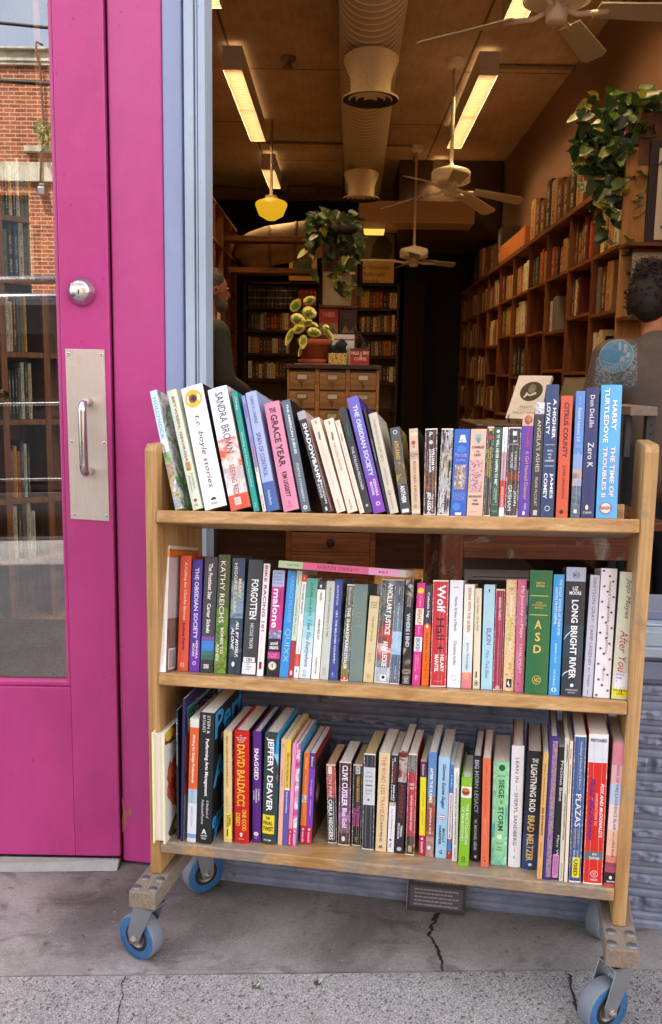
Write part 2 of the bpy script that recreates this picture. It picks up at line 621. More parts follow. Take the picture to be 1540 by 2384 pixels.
for k in range(46):
    px, pz = RB(random.uniform(106, 124), random.uniform(300, 342)); L_ = random.uniform(.1, .22); a_ = random.uniform(0, 6.28)
    q = V((px, -12.98 + random.uniform(0, .15), pz)); d_ = V((cos(a_), .3, sin(a_) * .8 - .2)) * L_; s_ = V((-sin(a_), .2, cos(a_))) * .03
    mb.face([mb.w(q), mb.w(q + d_ * .5 + s_), mb.w(q + d_), mb.w(q + d_ * .5 - s_)], cm(random.choice(('3d5a24', '5c7a34', '8a8040')), .6))
mb.tube([(xb(112), -13.0, zb(343)), (xb(113), -12.95, zb(320))], .01, cm('4a3a26'))
tag(mb.build('weed'), 'small weed growing from the pale ledge of the brick building', 'plant')
for (a, b, r_, lb) in (((-40, 50), (170, 71), .02, 'thick dark cable crossing the sky above the brick building'), ((-40, 186), (170, 199), .028, 'dark bundled cable crossing the top of the brick wall')):
    (x0, z0), (x1, z1) = RB(*a, -7), RB(*b, -7)
    mb = MB(); n_ = 16
    mb.tube([(x0 + (x1 - x0) * t_ - 0 * 1, -7, z0 + (z1 - z0) * t_ - .25 * (1 - (t_ * 2 - 1) ** 2) * 0) for t_ in [i / n_ * 9 - 4 for i in range(n_ + 1)]], r_, M_dark)
    tag(mb.build('overhead_cable'), lb, 'cable', 'cables over the street')
# parked van at the kerb, its dark side facing the shop
M_van = cm('1d2023', .25); M_chr = metal('bright_trim', 'd8d8d8', .25)
van = empty('parked_van', (-2.6, -3.9, gh(-2.6, -3.9) - .13), 'dark parked van with pale trim lines and a roof rack, mirrored in the door glass', 'van')
vz = gh(-2.6, -3.9) - .13
VF = Frame((-2.6, -3.9, vz), (1, 0, SL), (0, 1, 0), (0, 0, 1))
mb = MB(VF)
mb.prism([(-2.5, .42), (2.35, .42), (2.45, .8), (2.3, 1.05), (1.55, 1.2), (.85, 1.92), (.6, 2.0), (-2.4, 2.02), (-2.5, 1.8)], -.9, .9, M_van)
mb.build('body', van, bevel=.06, seg=3)
for a, b, c in ((-2.2, -.9, 1.72), (-.75, .35, 1.72)):
    mb = MB(VF); mb.box(a, b, .9, .906, 1.2, c, cm('0b0e10', .05)); mb.build('window', van, bevel=.004)
for z_ in (.52, 1.14):
    mb = MB(VF); mb.box(-2.4, 2.2, .9, .925, z_, z_ + .028, M_chr); mb.build('trim_strip', van, bevel=.005)
for s_ in (-.7, .7):
    mb = MB(VF); mb.tube([(-2.2, s_, 2.16), (.5, s_, 2.16)], .035, metal('rack_tube', 'b0b2b2', .4), 10)
    for q in (-2.0, -.8, .4): mb.tube([(q, s_, 2.0), (q, s_, 2.15)], .015, M_dark)
    mb.build('roof_rail', van)
for x_ in (-1.6, 1.55):
    for s_ in (-.82, .82):
        mb = MB(VF); mb.lathe(VF.p(x_, s_ - .1, .34), (0, 1, 0), [(0, 0), (.2, 0), (.21, .03), (.34, .02), (.34, .18), (.21, .17), (.2, .2), (0, .2)], [M_chr, M_chr, M_dark, M_dark, M_dark, M_chr, M_chr], 20)
        mb.build('wheel', van)

# ------------------------------------------------------------------ shop front
def m_paint(name, h, rough=.35, dents=.25, scale=7):
    t = NT(name, rough, 0, .5)
    c = lin(h)
    co = t.coord((1, 1, .45))
    f = t.noise(co, scale, 5, .6)
    k = t.mix(f, tuple(x * .9 for x in c[:3]) + (1,), tuple(min(1, x * 1.07) for x in c[:3]) + (1,))
    sp = t.ramp(t.noise(t.coord(), 55, 2, .5), [(.235, (.45, .4, .42, 1)), (.262, (1, 1, 1, 1))])
    sc_ = t.ramp(t.noise(t.coord((1, 1, .16)), 42, 5, .7), [(.66, (0, 0, 0, 1)), (.76, (1, 1, 1, 1))])
    k = t.mix(t.math('MULTIPLY', sc_, .22), k, tuple(min(1, x * 1.5 + .06) for x in c[:3]) + (1,))
    dz_ = t.ramp(t.noise(t.coord((1, 1, .5)), 3.5, 5, .65), [(.36, (.80, .78, .80, 1)), (.56, (1, 1, 1, 1))])
    k = t.mix(.8, k, dz_, 'MULTIPLY')
    t.col(t.mix(.6, k, sp, 'MULTIPLY'))
    t.rough(t.math('ADD', t.math('MULTIPLY', t.noise(t.coord(), 9, 4), .25), rough - .12))
    t.bump(t.math('ADD', t.math('MULTIPLY', t.noise(t.coord(), 17, 4, .55, .6), 1.0), t.math('MULTIPLY', t.noise(t.coord((120, 120, 8)), 1, 3), .25)), dents, .006)
    return t.m


M_mag = m_paint('magenta_gloss_paint', 'b93f84', .33, .17)
M_lav = m_paint('lavender_blue_paint', '8f9ec0', .45, .12)
M_lblue = m_paint('pale_blue_paint', 'a9bccd', .42, .12)
M_blue = m_paint('slate_blue_paint', '7d8aa6', .45, .25)
M_gap = cm('150a10', .9)
DY = 2.095


def dp(u, v, y=DY): return DF.at(u, v, y)


xr, xl = dp(259.5, 1000).x, dp(141.5, 800).x            # door edge, stile edge at the glass
zgl, zdb = dp(140, 1600).z, dp(140, 1991).z
gd = gh(-.7, 2.1)
door = empty('shop_door', (-1.05, DY, gd), 'magenta painted shop door with a tall glass pane and steel pull', 'door')
XL = -1.52
mb = MB(); mb.box(xl, xr, DY, DY + .045, zdb, 2.75, M_mag); mb.build('stile', door, bevel=.003)
mb = MB(); mb.box(XL, XL + .12, DY, DY + .045, zdb, 2.75, M_mag); mb.build('stile', door, bevel=.003)
mb = MB(); mb.box(XL + .12, xl, DY + .0012, DY + .045, zdb, zgl, M_mag); mb.build('rail', door, bevel=.002)
mb = MB(); mb.box(XL + .12, xl, DY + .0012, DY + .045, 2.6, 2.75, M_mag); mb.build('rail', door, bevel=.002)
mb = MB(); b_ = .011
for (x0, z0, x1, z1, dx, dz) in ((xl, zgl, xl, 2.6, -b_, 0), (XL + .12, zgl, xl, zgl, 0, b_ * 1.6), (XL + .12, zgl, XL + .12, 2.6, b_, 0)):
    if dx: mb.prism([(x0, z0), (x0 + dx, z0), (x0 + dx, z1), (x0, z1)], DY + .004, DY + .022, M_mag)
    else: mb.prism([(x0, z0), (x1, z0), (x1, z0 + dz), (x0, z0 + dz)], DY + .005, DY + .022, M_mag)
mb.build('glazing_bead', door, bevel=.006)
t = NT('door_glass', .0)
for n_ in list(t.t.nodes):
    if n_.type == 'BSDF_PRINCIPLED': t.t.nodes.remove(n_)
tr, gl, mxs = t.n('ShaderNodeBsdfTransparent'), t.n('ShaderNodeBsdfGlossy'), t.n('ShaderNodeMixShader')
tr.inputs[0].default_value = (.86, .9, .88, 1)
gl.inputs['Roughness'].default_value = .0
mxs.inputs[0].default_value = .31
t.l(tr.outputs[0], mxs.inputs[1]); t.l(gl.outputs[0], mxs.inputs[2])
t.l(mxs.outputs[0], t.t.nodes['Material Output'].inputs[0])
mb = MB(); mb.quad(((XL + .12, DY + .02, zgl), (xl, DY + .02, zgl), (xl, DY + .02, 2.6), (XL + .12, DY + .02, 2.6)), t.m)
mb.build('glass_pane', door)
M_ss = metal('brushed_steel', 'e4e0d6', .44, 14, (6, 1, .6))
M_ss2 = metal('polished_steel', 'd2d0cf', .18)
M_scr = metal('screw_steel', '6a6560', .5)
q = dp(189, 679, DY); R_ = .0325
mb = MB(); mb.lathe((q.x + .002, DY, q.z), (0, -1, 0), [(R_, 0), (R_, .006), (R_ * .96, .010), (R_ * .70, .022), (R_ * .66, .024), (0, .024)], M_ss2, 40)
mb.box(q.x - .017, q.x + .014, DY - .0245, DY - .0235, q.z + .0115, q.z + .0165, M_ss)
dbt = mb.build('deadbolt', door)
mb = MB(); mb.lathe((q.x + .001, DY - .024, q.z - .003), (0, -1, 0), [(.0088, 0), (.0088, .0008), (.008, .0012), (0, .0012)], M_ss, 24)
mb.box(q.x - .0008, q.x + .0016, DY - .026, DY - .0252, q.z - .0085, q.z + .003, M_gap); mb.build('keyhole', dbt)
a, b = dp(152, 812), dp(255, 1213); c_, d_ = dp(243, 814), dp(165, 1207)
mb = MB(); mb.prism([(d_.x, d_.z), (b.x, b.z), (c_.x, c_.z), (a.x, a.z)], DY - .002, DY + .0005, M_ss)
plate = mb.build('pull_plate', door, bevel=.0005)
for (u, v) in ((159.5, 824), (236, 826), (168, 1028), (243, 1031), (175, 1198), (248, 1201)):
    s_ = dp(u, v); mb = MB(); mb.lathe((s_.x, DY - .002, s_.z), (0, -1, 0), [(.0046, 0), (.0042, .0012), (.002, .0015), (.0018, .0006), (0, .0006)], [M_ss, M_ss, M_scr, M_scr], 14); mb.build('screw', plate)
t0, t1 = dp(207, 936, DY - .003), dp(212, 1097, DY - .003)
mb = MB(); O_ = .062
pts = [V((t0.x, DY, t0.z))]
for k in range(7):
    a_ = k / 6 * pi / 2; pts.append(V((t0.x, DY - O_ + .02 - .02 * sin(a_), t0.z - .02 * (1 - cos(a_)) )))
for k in range(7):
    a_ = k / 6 * pi / 2; pts.append(V((t1.x, DY - O_ + .02 - .02 * cos(a_), t1.z + .02 - .02 * sin(a_))))
pts.append(V((t1.x, DY, t1.z)))
mb.tube(pts, .0098, M_ss2, 20); mb.build('handle', plate)
mb = MB(); mb.tube([(XL + .14, DY + .1, dp(5, 922).z), (dp(12, 922, DY + .1).x, DY + .1, dp(5, 922).z)], .014, M_ss2, 12); mb.lathe((dp(8, 922, DY + .1).x, DY + .04, dp(5, 922).z), (0, 1, 0), [(0, 0), (.012, 0), (.012, .07), (0, .07)], M_ss2, 12); mb.build('push_bar', door)
mb = MB(); mb.hexa(((XL - .4, DY - .025, gh(XL - .4, DY) + .001), (xr, DY - .025, gh(xr, DY) + .001), (xr, DY + .12, gh(xr, DY)), (XL - .4, DY + .12, gh(XL - .4, DY)),
                    (XL - .4, DY + .002, zdb - .008), (xr, DY + .002, zdb - .006), (xr, DY + .12, zdb - .006), (XL - .4, DY + .12, zdb - .008)), metal('worn_aluminium', '9a9692', .5))
tag(mb.build('threshold', bevel=.004), 'worn grey metal threshold strip under the magenta door', 'threshold')
mb = MB(); mb.box(xr + .001, xr + .09, DY + .02, DY + .10, gd, 2.75, M_gap); tag(mb.build('wall_gap_filler'), kind='structure')

# magenta post, blue jamb and mouldings, sill, brick base: all along the slanting window wall
def wx(u, v, y): return WF.at(u, v, y).x


PY = .318
xp0, xp1 = wx(266.5, 1000, PY), wx(384, 1000, PY)
mb = MB(WF); mb.box(xp0, xp1, PY, PY + .14, GZ + .008, 2.9, M_mag)
post = tag(mb.build('door_post', bevel=.004), 'magenta painted post between the door and the blue window frame', 'post')
# chipped paint low on the post
mb = MB(WF)
def chip(pts):
    q = [WF.at(u, v, PY - .0008) for u, v in pts]
    mb.face([mb.pt(p.x, p.y, p.z) for p in q], cm('a8615a', .7, .3))
chip([(283, 1856), (288, 1862), (290, 1880), (296, 1896), (301, 1884), (303, 1872), (307, 1886), (306, 1898), (297, 1899), (293, 1912), (297, 1908), (296, 1920), (289, 1932), (285, 1938), (284, 1910), (286, 1890)])
chip([(316, 1730), (319, 1728), (320, 1733), (317, 1735)])
mb.build('paint_chip', post)
winf = empty('window_frame', WF.p(.0, .33, .5), 'blue painted shop window frame with pale mouldings beside the magenta post', 'window frame')
JY0 = .322
xa, xb_, xc, xd = wx(384.3, 1000, JY0), wx(428, 900, JY0), wx(438, 900, JY0), wx(496.5, 900, JY0 + .032)
ZS = WF.at(1500, 1439, .33).z                            # window ledge
mb = MB(WF); mb.box(xp1 + .0005, xb_, JY0, JY0 + .13, GZ + .008, 2.9, M_lav); mb.build('jamb', winf, bevel=.003)
mb = MB(WF); mb.box(xb_, xc, JY0 + .012, JY0 + .13, ZS - .05, 2.9, M_blue); mb.build('groove', winf)
mb = MB(WF); w_ = xd - xc
for (p0, p1, y_) in ((0, .44, .004), (.44, .50, .013), (.50, .60, .007), (.60, .66, .014), (.66, 1.0, .002)):
    mb.box(xc + w_ * p0 + .0002, xc + w_ * p1, JY0 - .018 + y_, JY0 + .032, ZS - .005, 3.85, M_lblue)
mb.build('moulding', winf, bevel=.0025)
mb = MB(WF); XR = 4.0
def zs(v): return WF.at(1500, v, .29).z
sill_rows = [(1439, 1462, .36, M_blue), (1462, 1468, .325, M_lblue), (1468, 1503, .285, M_lblue), (1503, 1526, .275, M_lblue), (1526, 1541, .300, M_blue), (1541, 1583, .292, M_blue), (1583, 1597, .306, M_blue)]
for i, (v0, v1, y_, m_) in enumerate(sill_rows):
    mb.box(xc + .001 * i, XR, y_, .52, zs(v1) + .0004, zs(v0), m_)
mb.build('sill', winf, bevel=.004)
mb = MB(WF); mb.box(XR, XR + .2, .3, .5, ZS - .1, 3.85, M_lblue); mb.build('jamb', winf, bevel=.004)
ZB = zs(1597)
# split-face brick below the sill
mb = MB(WF)
M_bw = NT('slate_blue_painted_brick', .42, 0, .5)
M_bw.col(M_bw.ramp(M_bw.noise(M_bw.coord(), 16, 5, .65), [(.3, lin('667084')), (.6, lin('7c879d')), (.8, lin('8c95a8'))]))
M_bw.bump(M_bw.noise(M_bw.coord(), 120, 4, .6), .35, .002)
M_bw = M_bw.m
PIT, X0 = .0545, xb_ + .0
nx, nz = 520, 240
gx = [X0 + (2.25 - X0) * (i / nx) for i in range(nx + 1)]
gz_ = [GZ - .01 + (ZB - GZ + .01) * (k / nz) for k in range(nz + 1)]
ids = []
for k, z in enumerate(gz_):
    row = []
    for i, x in enumerate(gx):
        r = (ZB - .004 - z) / PIT
        n_, t_ = math.floor(r), r - math.floor(r)
        nz1 = noise.noise((x * 48, z * 70, 1.3)); nz2 = noise.noise((x * 120, z * 130, 7)); sl = noise.noise((x * 9, n_ * 3.1, 2)) * .0015
        if t_ < .34: d = .005 + .0060 * nz1 + .0040 * nz2 + sl
        elif t_ < .40: d = -.002 + .001 * nz1
        elif t_ < .60: d = .0005 + .0007 * nz1 + sl
        elif t_ < .66: d = -.008 + .001 * nz2
        elif t_ < .94: d = .003 + .0006 * nz1 + sl - .006 * abs(t_ - .8)
        else: d = -.001 + .001 * nz2
        off = (n_ % 2) * .21 + (n_ % 3) * .05
        jx = ((x - off) / .40) % 1
        if (jx < .028) and t_ < .64: d = min(d, -.0035 + .001 * nz2)
        if z < GZ + .012: d = .006 + .002 * nz1
        row.append(mb.pt(x, .302 - d, z))
    ids.append(row)
for k in range(nz):
    for i in range(nx):
        mb.face((ids[k][i], ids[k][i + 1], ids[k + 1][i + 1], ids[k + 1][i]), M_bw, True)
mb.box(X0, XR + .2, .312, .5, GZ - .05, ZB - .001, M_blue)
bw = tag(mb.build('brick_wall'), 'low wall of slate blue painted rough brick behind the book cart', 'wall')
# the building over and around the opening (keeps the front in its own shade)
M_ext = cm('8a8f9c', .8)
mb = MB(WF)
mb.box(-.30, 6, .3, .6, 3.85, 4.7, M_ext); mb.box(-.30, xc + .005, .36, .6, 2.9, 3.85, M_ext); mb.box(XR + .2, 6, .3, .6, GZ, 3.85, M_ext)
tag(mb.build('upper_wall'), 'painted wall of the shop above its window', 'wall')
mb = MB()
mb.box(-5, -.5, 2.1, 2.4, 2.75, 4.7, M_ext); mb.box(-5, XL - .02, 2.11, 2.4, -.3, 2.75, M_ext); mb.box(XL - .02, XL, DY, 2.4, -.1, 2.75, M_mag)
tag(mb.build('door_wall'), 'painted wall of the shop above and beside its magenta door', 'wall')
# ------------------------------------------------------------------ the book cart
W_, HP, T_ = .92, .918, .0245
Z1, Z2, Z3 = .7857, .4473, .0770
TILT = radians(12)                                   # the two upper shelves lean back
def tilted(z): return Frame(WF.p(0, 0, z), WF.ex, WF.ey * cos(TILT) - WF.ez * sin(TILT), WF.ey * sin(TILT) + WF.ez * cos(TILT))
SF = {1: tilted(Z1), 2: tilted(Z2), 3: Frame(WF.p(0, 0, Z3), WF.ex, WF.ey, WF.ez)}
OAK = ('e6c592', 'cca062', '8a6238')
M_oz, M_ox, M_oy = (wood('oak_upright', *OAK, 'z'), wood('oak_shelf', *OAK, 'x', .36), wood('oak_worn_base', 'c99a5c', 'a3763f', '4c3420', 'y', .6, 1.1))
M_oxw = wood('oak_shelf_worn', *OAK, 'x', .42, .55)
M_ozw = wood('oak_upright_worn', *OAK, 'z', .5, .12)


def atx(u, v, x):
    n = WF.ey.cross(WF.ez); r = ray(u, v)
    return WF.loc(CAM + r * (n.dot(WF.o + WF.ex * x - CAM) / n.dot(r)))


DPL = min(.285, atx(472, 1320, 0).y)
DPR = min(.285, atx(1446, 1500, W_).y)
SD = .245
cart = empty('book_cart', WF.p(.46, .12, GZ), 'oak three-shelf book cart on blue rubber casters with worn feet', 'book cart')
for x0, x1, dp_, m_ in ((-T_, 0, DPL, M_oz), (W_, W_ + T_, DPR, M_ozw)):
    mb = MB(WF)
    poly = [(0, .0), (dp_, .0), (dp_, HP - .012), (dp_ - .012, HP), (.012, HP), (0, HP - .012)]
    a = [mb.pt(x0, y, z) for y, z in poly]; b = [mb.pt(x1, y, z) for y, z in poly]
    mb.face(a[::-1], m_); mb.face(b, m_)
    for i in range(6): mb.face((a[i], a[(i + 1) % 6], b[(i + 1) % 6], b[i]), m_)
    mb.build('end_panel', cart, bevel=.0035, seg=3)
for k_, m_, fy in ((1, M_ox, 0), (2, M_ox, 0), (3, M_oxw, -.004)):
    z = 0
    mb = MB(SF[k_]); mb.box(.0003, W_ - .0003, fy + .0004, SD, z - .025, z, m_)
    sh = mb.build('shelf', cart, bevel=.003, seg=3)
    mb = MB(SF[k_]); mb.box(.001, W_ - .001, SD + .0005, SD + .018, z - .02, z + .045, m_); mb.build('back_lip', sh, bevel=.002)
FW2 = .0585 / 2
M_galv = metal('zinc_plated_steel', 'b4bac0', .45, 20)
M_bolt = metal('dull_bolt_steel', '8e9499', .6, 60)
M_rub = NT('blue_rubber', .5); M_rub.col(M_rub.ramp(M_rub.noise(M_rub.coord(), 30, 5, .7), [(.3, lin('24527f')), (.7, lin('3872a8'))])); M_rub = M_rub.m
M_tread = cm('747a84', .7, .15); M_hub = cm('1d1c1c', .6); M_bear = metal('dull_bearing_steel', 'a79d94', .5)
for cx_, bolts in ((-T_ / 2, ((680, 497), (875, 512), (538, 637), (745, 645))), (W_ + T_ / 2, None)):
    mb = MB(WF); mb.box(cx_ - FW2, cx_ + FW2, -.071, .286, -.0377, -.0004, M_oy)
    rail = mb.build('base_rail', cart, bevel=.0025)
    for k in range(4):
        y_ = (-.055, -.018)[k // 2]; x_ = cx_ + (-.018, .018)[k % 2] + (.002 if k == 2 else 0)
        mb = MB(WF); p = WF.p(x_, y_, -.0004); mb.lathe(p, (0, 0, 1), [(.0098, 0), (.0092, .0015), (.006, .0026), (0, .0032)], M_bolt, 16); mb.build('bolt', rail)


def caster(px, py, ang, lead):
    """px, py swivel centre; ang heading of the visible wheel face; lead shifts the axle behind the swivel"""
    zt = -.0377; R = .0495; w = .017
    n = (V((sin(ang), -cos(ang), 0)))                 # world direction of the visible face
    tdir = V((cos(ang), sin(ang), 0)) * lead
    g = WF.p(px, py, zt)
    mb = MB()
    mb.fr = DF
    # plate, swivel race, fork crown
    e1, e2 = WF.ex, WF.ey
    c8 = [g + e1 * a + e2 * b for a, b in ((-.027, -.034), (.027, -.034), (.027, .034), (-.027, .034))]
    mb.hexa([c + V((0, 0, -.0036)) for c in c8] + [c + V((0, 0, -.0003)) for c in c8], M_galv)
    mb.lathe(g + V((0, 0, -.0037)), (0, 0, -1), [(.022, 0), (.0235, .003), (.024, .007), (.02, .010), (.012, .012), (0, .012)], [M_galv, M_galv, M_hub, M_galv, M_galv], 24)
    gz = gh(g.x, g.y)
    ax = V((g.x, g.y, 0)) + tdir; ax.z = gh(ax.x, ax.y) + R
    top = g + V((0, 0, -.0155))
    td = tdir.normalized()
    for s in (1, -1):
        o = n * (w + .004) * s
        prof = [top + td * -.021 + o * 1.0, top + td * .027 + o, ax + td * .016 + o + V((0, 0, .012)), ax + td * .011 + o + V((0, 0, -.011)), ax + td * -.008 + o + V((0, 0, -.012)), ax + td * -.014 + o + V((0, 0, .004))]
        A = [mb.w(p) for p in prof]; B = [mb.w(p + n * .0028 * s) for p in prof]
        mb.face(A[::s], M_galv); mb.face(B[::-s], M_galv)
        for i in range(6): mb.face((A[i], A[(i + 1) % 6], B[(i + 1) % 6], B[i]), M_galv)
    o = n * (w + .0068)
    c8 = [top + td * -.021 - o, top + td * .027 - o, top + td * .027 + o, top + td * -.021 + o]
    mb.hexa([c + V((0, 0, -.0028)) for c in c8] + [c + V((0, 0, .0004)) for c in c8], M_galv)
    mb.lathe(ax + n * (w + .0068), n, [(.009, 0), (.009, .003), (.0065, .0035), (.0065, .008), (.003, .009), (0, .009)], M_bear, 6)
    cs = mb.build('caster', cart, bevel=.0012)
    mb = MB()
    mb.lathe(ax - n * w, n, [(.030, .001), (.047, 0), (R, .003), (R, 2 * w - .003), (.047, 2 * w), (.030, 2 * w - .001)], [M_rub, M_tread, M_tread, M_tread, M_rub], 48)
    mb.build('tyre', cs)
    mb = MB()
    mb.lathe(ax - n * (w - .001), n, [(0, .002), (.021, .001), (.022, 0), (.0302, 0), (.0302, 2 * w - .002), (.022, 2 * w - .002), (.021, 2 * w - .004), (0, 2 * w - .004)], [M_bear, M_bear, M_hub, M_hub, M_hub, M_bear, M_bear], 32)
    mb.build('hub', cs)


def gloc(u, v):
    return WF.atz(u, v, GZ)


caster(-T_ / 2, -.024, radians(-31), -.030)
caster(W_ + T_ / 2, -.025, radians(27), -.033)
caster(-T_ / 2 + .004, .240, radians(36), .012)
caster(W_ + T_ / 2 - .006, .240, radians(40), .012)

# ------------------------------------------------------------------ books
CR = {'A': (420, 1130, .35065), 'B': (860, 1180, .35065), 'C': (1340, 1120, .4461), 'D': (440, 1630, .33766), 'E': (900, 1690, .33766),
      'F': (1380, 1690, .42013), 'G': (440, 2100, .36364), 'H': (960, 2220, .35065), 'I': (1420, 2180, .39416)}
M_page = NT('paper_edges', .85)
_pv = M_page.noise(M_page.coord((900, 3, 3)), 1, 2)
M_page.col(M_page.ramp(_pv, [(.3, lin('d6cfc0')), (.65, lin('ebe5d8'))])); M_page = M_page.m
M_page2 = NT('tanned_paper_edges', .9)
M_page2.col(M_page2.ramp(M_page2.noise(M_page2.coord((900, 3, 3)), 1, 2), [(.3, lin('b59c72')), (.65, lin('c9b187'))])); M_page2 = M_page2.m
SHN = {1: 'books on the top shelf of the cart', 2: 'books on the middle shelf of the cart', 3: 'books on the bottom shelf of the cart'}
ALIAS = {'w': 'f3f2ee', 'k': '1b1b1e', 'y': 'e8c833', 'g': 'c9a450'}


def mt(x, rough=.38):
    if isinstance(x, (list, tuple)): return art(list(x)) if isinstance(x[0], str) else art(list(x[0]), *x[1:])
    if isinstance(x, bpy.types.Material): return x
    return cm(ALIAS.get(x, x), rough)


def hash_(s): return sum(ord(q) for q in s)


def make_book(fr, x, y, z, T, H, D, th, base, label, kind='p', items=(), side=None, bands=(), group=None, pages=None, left=None, top=None):
    """a book standing with its spine towards the viewer; x,y,z its pivot corner in the frame, th lean to the right"""
    ct, st = cos(th), sin(th)
    def F(u, d, w): return fr.p(x + u * ct + w * st, y + d, z + w * ct - u * st)
    hard = kind == 'h'
    bt = .0024 if hard else .0007
    ov = .0035 if hard else .0004
    bul = min(.0035, T * .10) if hard else min(.0012, T * .05)
    if T < .009: bul = .0004
    def bd(u): return -bul * (1 - (2 * u / T - 1) ** 2)
    mb = MB(fr)
    B_ = mt(base)
    us = [0, T * .25, T * .5, T * .75, T]
    if kind == 'w':
        e = min(.0016, T * .1); us = [0, e, T * .3, T * .5, T * .7, T - e, T]
    bl = list(bands) or [(1, base)]
    if kind == 'w':
        m0 = bl[0][1]; bl = [(.012, 'efe9dc')] + bl[:-1] + [(.990, bl[-1][1]), (1, 'efe9dc')] if len(bl) >= 1 else bl
    a0 = 0.0
    cols0 = None
    for a1, h in bl:
        m = mt(h)
        rows = []
        for a in (a0, a1):
            rows.append([mb.w(F(u, bd(u), H * (1 - a))) for u in us])
        for k in range(len(us) - 1):
            mm = m
            if kind == 'w' and k in (0, len(us) - 2): mm = art(['efe9dc', ALIAS.get(h, h) if isinstance(h, str) else h[0] if isinstance(h[0], str) else h[0][0], 'efe9dc'], 160)
            mb.face((rows[1][k], rows[1][k + 1], rows[0][k + 1], rows[0][k]), mm, True)
        a0 = a1
    if kind == 'w':
        for c_ in (.3 + .1 * ((hash_(label)) % 3), .72):
            u_ = T * c_; A = [mb.w(F(u_ + e * .22, bd(u_) - .00012, H * a)) for e, a in ((-.001, .02), (.001, .02), (.0012, .5), (.0009, .98), (-.0007, .98), (-.0010, .5))]
            mb.face(A, cm('b9b2a8', .7, .4))
    # boards
    sr, sl = mt(side if side else base), mt(left if left else base)
    for u0, u1, m in ((0, bt, sl), (T - bt, T, sr)):
        c = [mb.w(F(u, d, w)) for u in (u0, u1) for d in (0, D) for w in (0, H)]
        for a in ((0, 1, 3, 2), (4, 6, 7, 5), (2, 3, 7, 6), (0, 2, 6, 4), (1, 5, 7, 3)): mb.face([c[i] for i in a], m)
    for w in (0, H):
        top_ = [mb.w(F(u, bd(u), w)) for u in us] + [mb.w(F(T, bt * .8, w)), mb.w(F(0, bt * .8, w))]
        mb.face(top_ if w else top_[::-1], B_ if kind != 'w' else M_page)
    c = [mb.w(F(u, bt * .8, w)) for u, w in ((0, 0), (T, 0), (T, H), (0, H))]
    mb.face(c[::-1], B_)
    parts = []
    def lay(mb2, it, lift):
        k = it[0]
        if k == 't':
            _, s, a0, a1, c0, c1, colr = it[:7]; fl = it[7] if len(it) > 7 else ''
            if 'h' in fl: fn = lambda a, b: (lambda u: F(u, bd(u) - lift - .0002, H * (1 - (a1 + (a0 - a1) * b))))(T * (c0 + (c1 - c0) * a))
            elif 'u' in fl: fn = lambda a, b: (lambda u: F(u, bd(u) - lift - .0002, H * (1 - (a1 + (a0 - a1) * a))))(T * (c1 + (c0 - c1) * b))
            else: fn = lambda a, b: (lambda u: F(u, bd(u) - lift - .0002, H * (1 - (a0 + (a1 - a0) * a))))(T * (c0 + (c1 - c0) * b))
            letter_on(mb2, s, fn, mt(colr, .45), fl)
        elif k in 'rx':
            a0, a1, c0, c1 = it[1:5]
            m = mt(it[5]) if k == 'r' else art(*it[5:]) if not isinstance(it[5], str) else mt(it[5])
            n = 4
            A = [[mb2.w(F(T * (c0 + (c1 - c0) * i / n), bd(T * (c0 + (c1 - c0) * i / n)) - lift, H * (1 - a))) for i in range(n + 1)] for a in (a0, a1)]
            for i in range(n): mb2.face((A[1][i], A[1][i + 1], A[0][i + 1], A[0][i]), m, True)
        elif k == 'd':
            a, cc, r = it[1:4]
            r2 = r * T
            ratio = it[5] if len(it) > 5 else 1
            n = 22
            cid = mb2.w(F(T * cc, bd(T * cc) - lift, H * (1 - a)))
            ring = [mb2.w((lambda u: F(u, bd(min(T, max(0, u))) - lift, H * (1 - a) + r2 * ratio * sin(2 * pi * i / n)))(T * cc + r2 * cos(2 * pi * i / n))) for i in range(n)]
            for i in range(n): mb2.face((cid, ring[i], ring[(i + 1) % n]), mt(it[4]))
        elif k == 'p':
            mb2.face([mb2.w(F(T * c_, bd(T * c_) - lift, H * (1 - a_))) for a_, c_ in it[1]], mt(it[2]))
        elif k == 'v':      # lettering or shape on the right cover: d fractions from the spine
            _, s, a0, a1, d0, d1, colr = it[:7]; fl = it[7] if len(it) > 7 else ''
            if s is None:
                mb2.face([mb2.w(F(T + .0002 + lift, D * d_, H * (1 - a_))) for a_, d_ in ((a1, d0), (a1, d1), (a0, d1), (a0, d0))], mt(colr))
            elif isinstance(s, list):
                mb2.face([mb2.w(F(T + .0002 + lift, D * (d0 + (d1 - d0) * d_), H * (1 - (a0 + (a1 - a0) * a_)))) for a_, d_ in s], mt(colr))
            else: letter_on(mb2, s, lambda a, b: F(T + .0004 + lift, D * (d0 + (d1 - d0) * a), H * (1 - (a1 + (a0 - a1) * b))), mt(colr), fl)
    lift = .00025
    for it in items:
        if it[0] != 's':
            lay(mb, it, lift); lift += .00006
    o = F(T / 2, D / 2, 0)
    bk = mb.build('book', origin=o)
    tag(bk, label, 'book', group)
    for it in items:
        if it[0] == 's':
            m2 = MB(fr); lay(m2, ('r', *it[1:6]), lift); l2 = lift + .0002
            for j in it[6]:
                a0, a1, c0, c1 = it[1:5]; j = list(j)
                if j[0] == 't': j[2:6] = [a0 + (a1 - a0) * j[2], a0 + (a1 - a0) * j[3], c0 + (c1 - c0) * j[4], c0 + (c1 - c0) * j[5]]
                else: j[1:5] = [a0 + (a1 - a0) * j[1], a0 + (a1 - a0) * j[2], c0 + (c1 - c0) * j[3], c0 + (c1 - c0) * j[4]]
                lay(m2, tuple(j), l2); l2 += .00005
            m2.build('sticker', bk)
    mb = MB(fr)
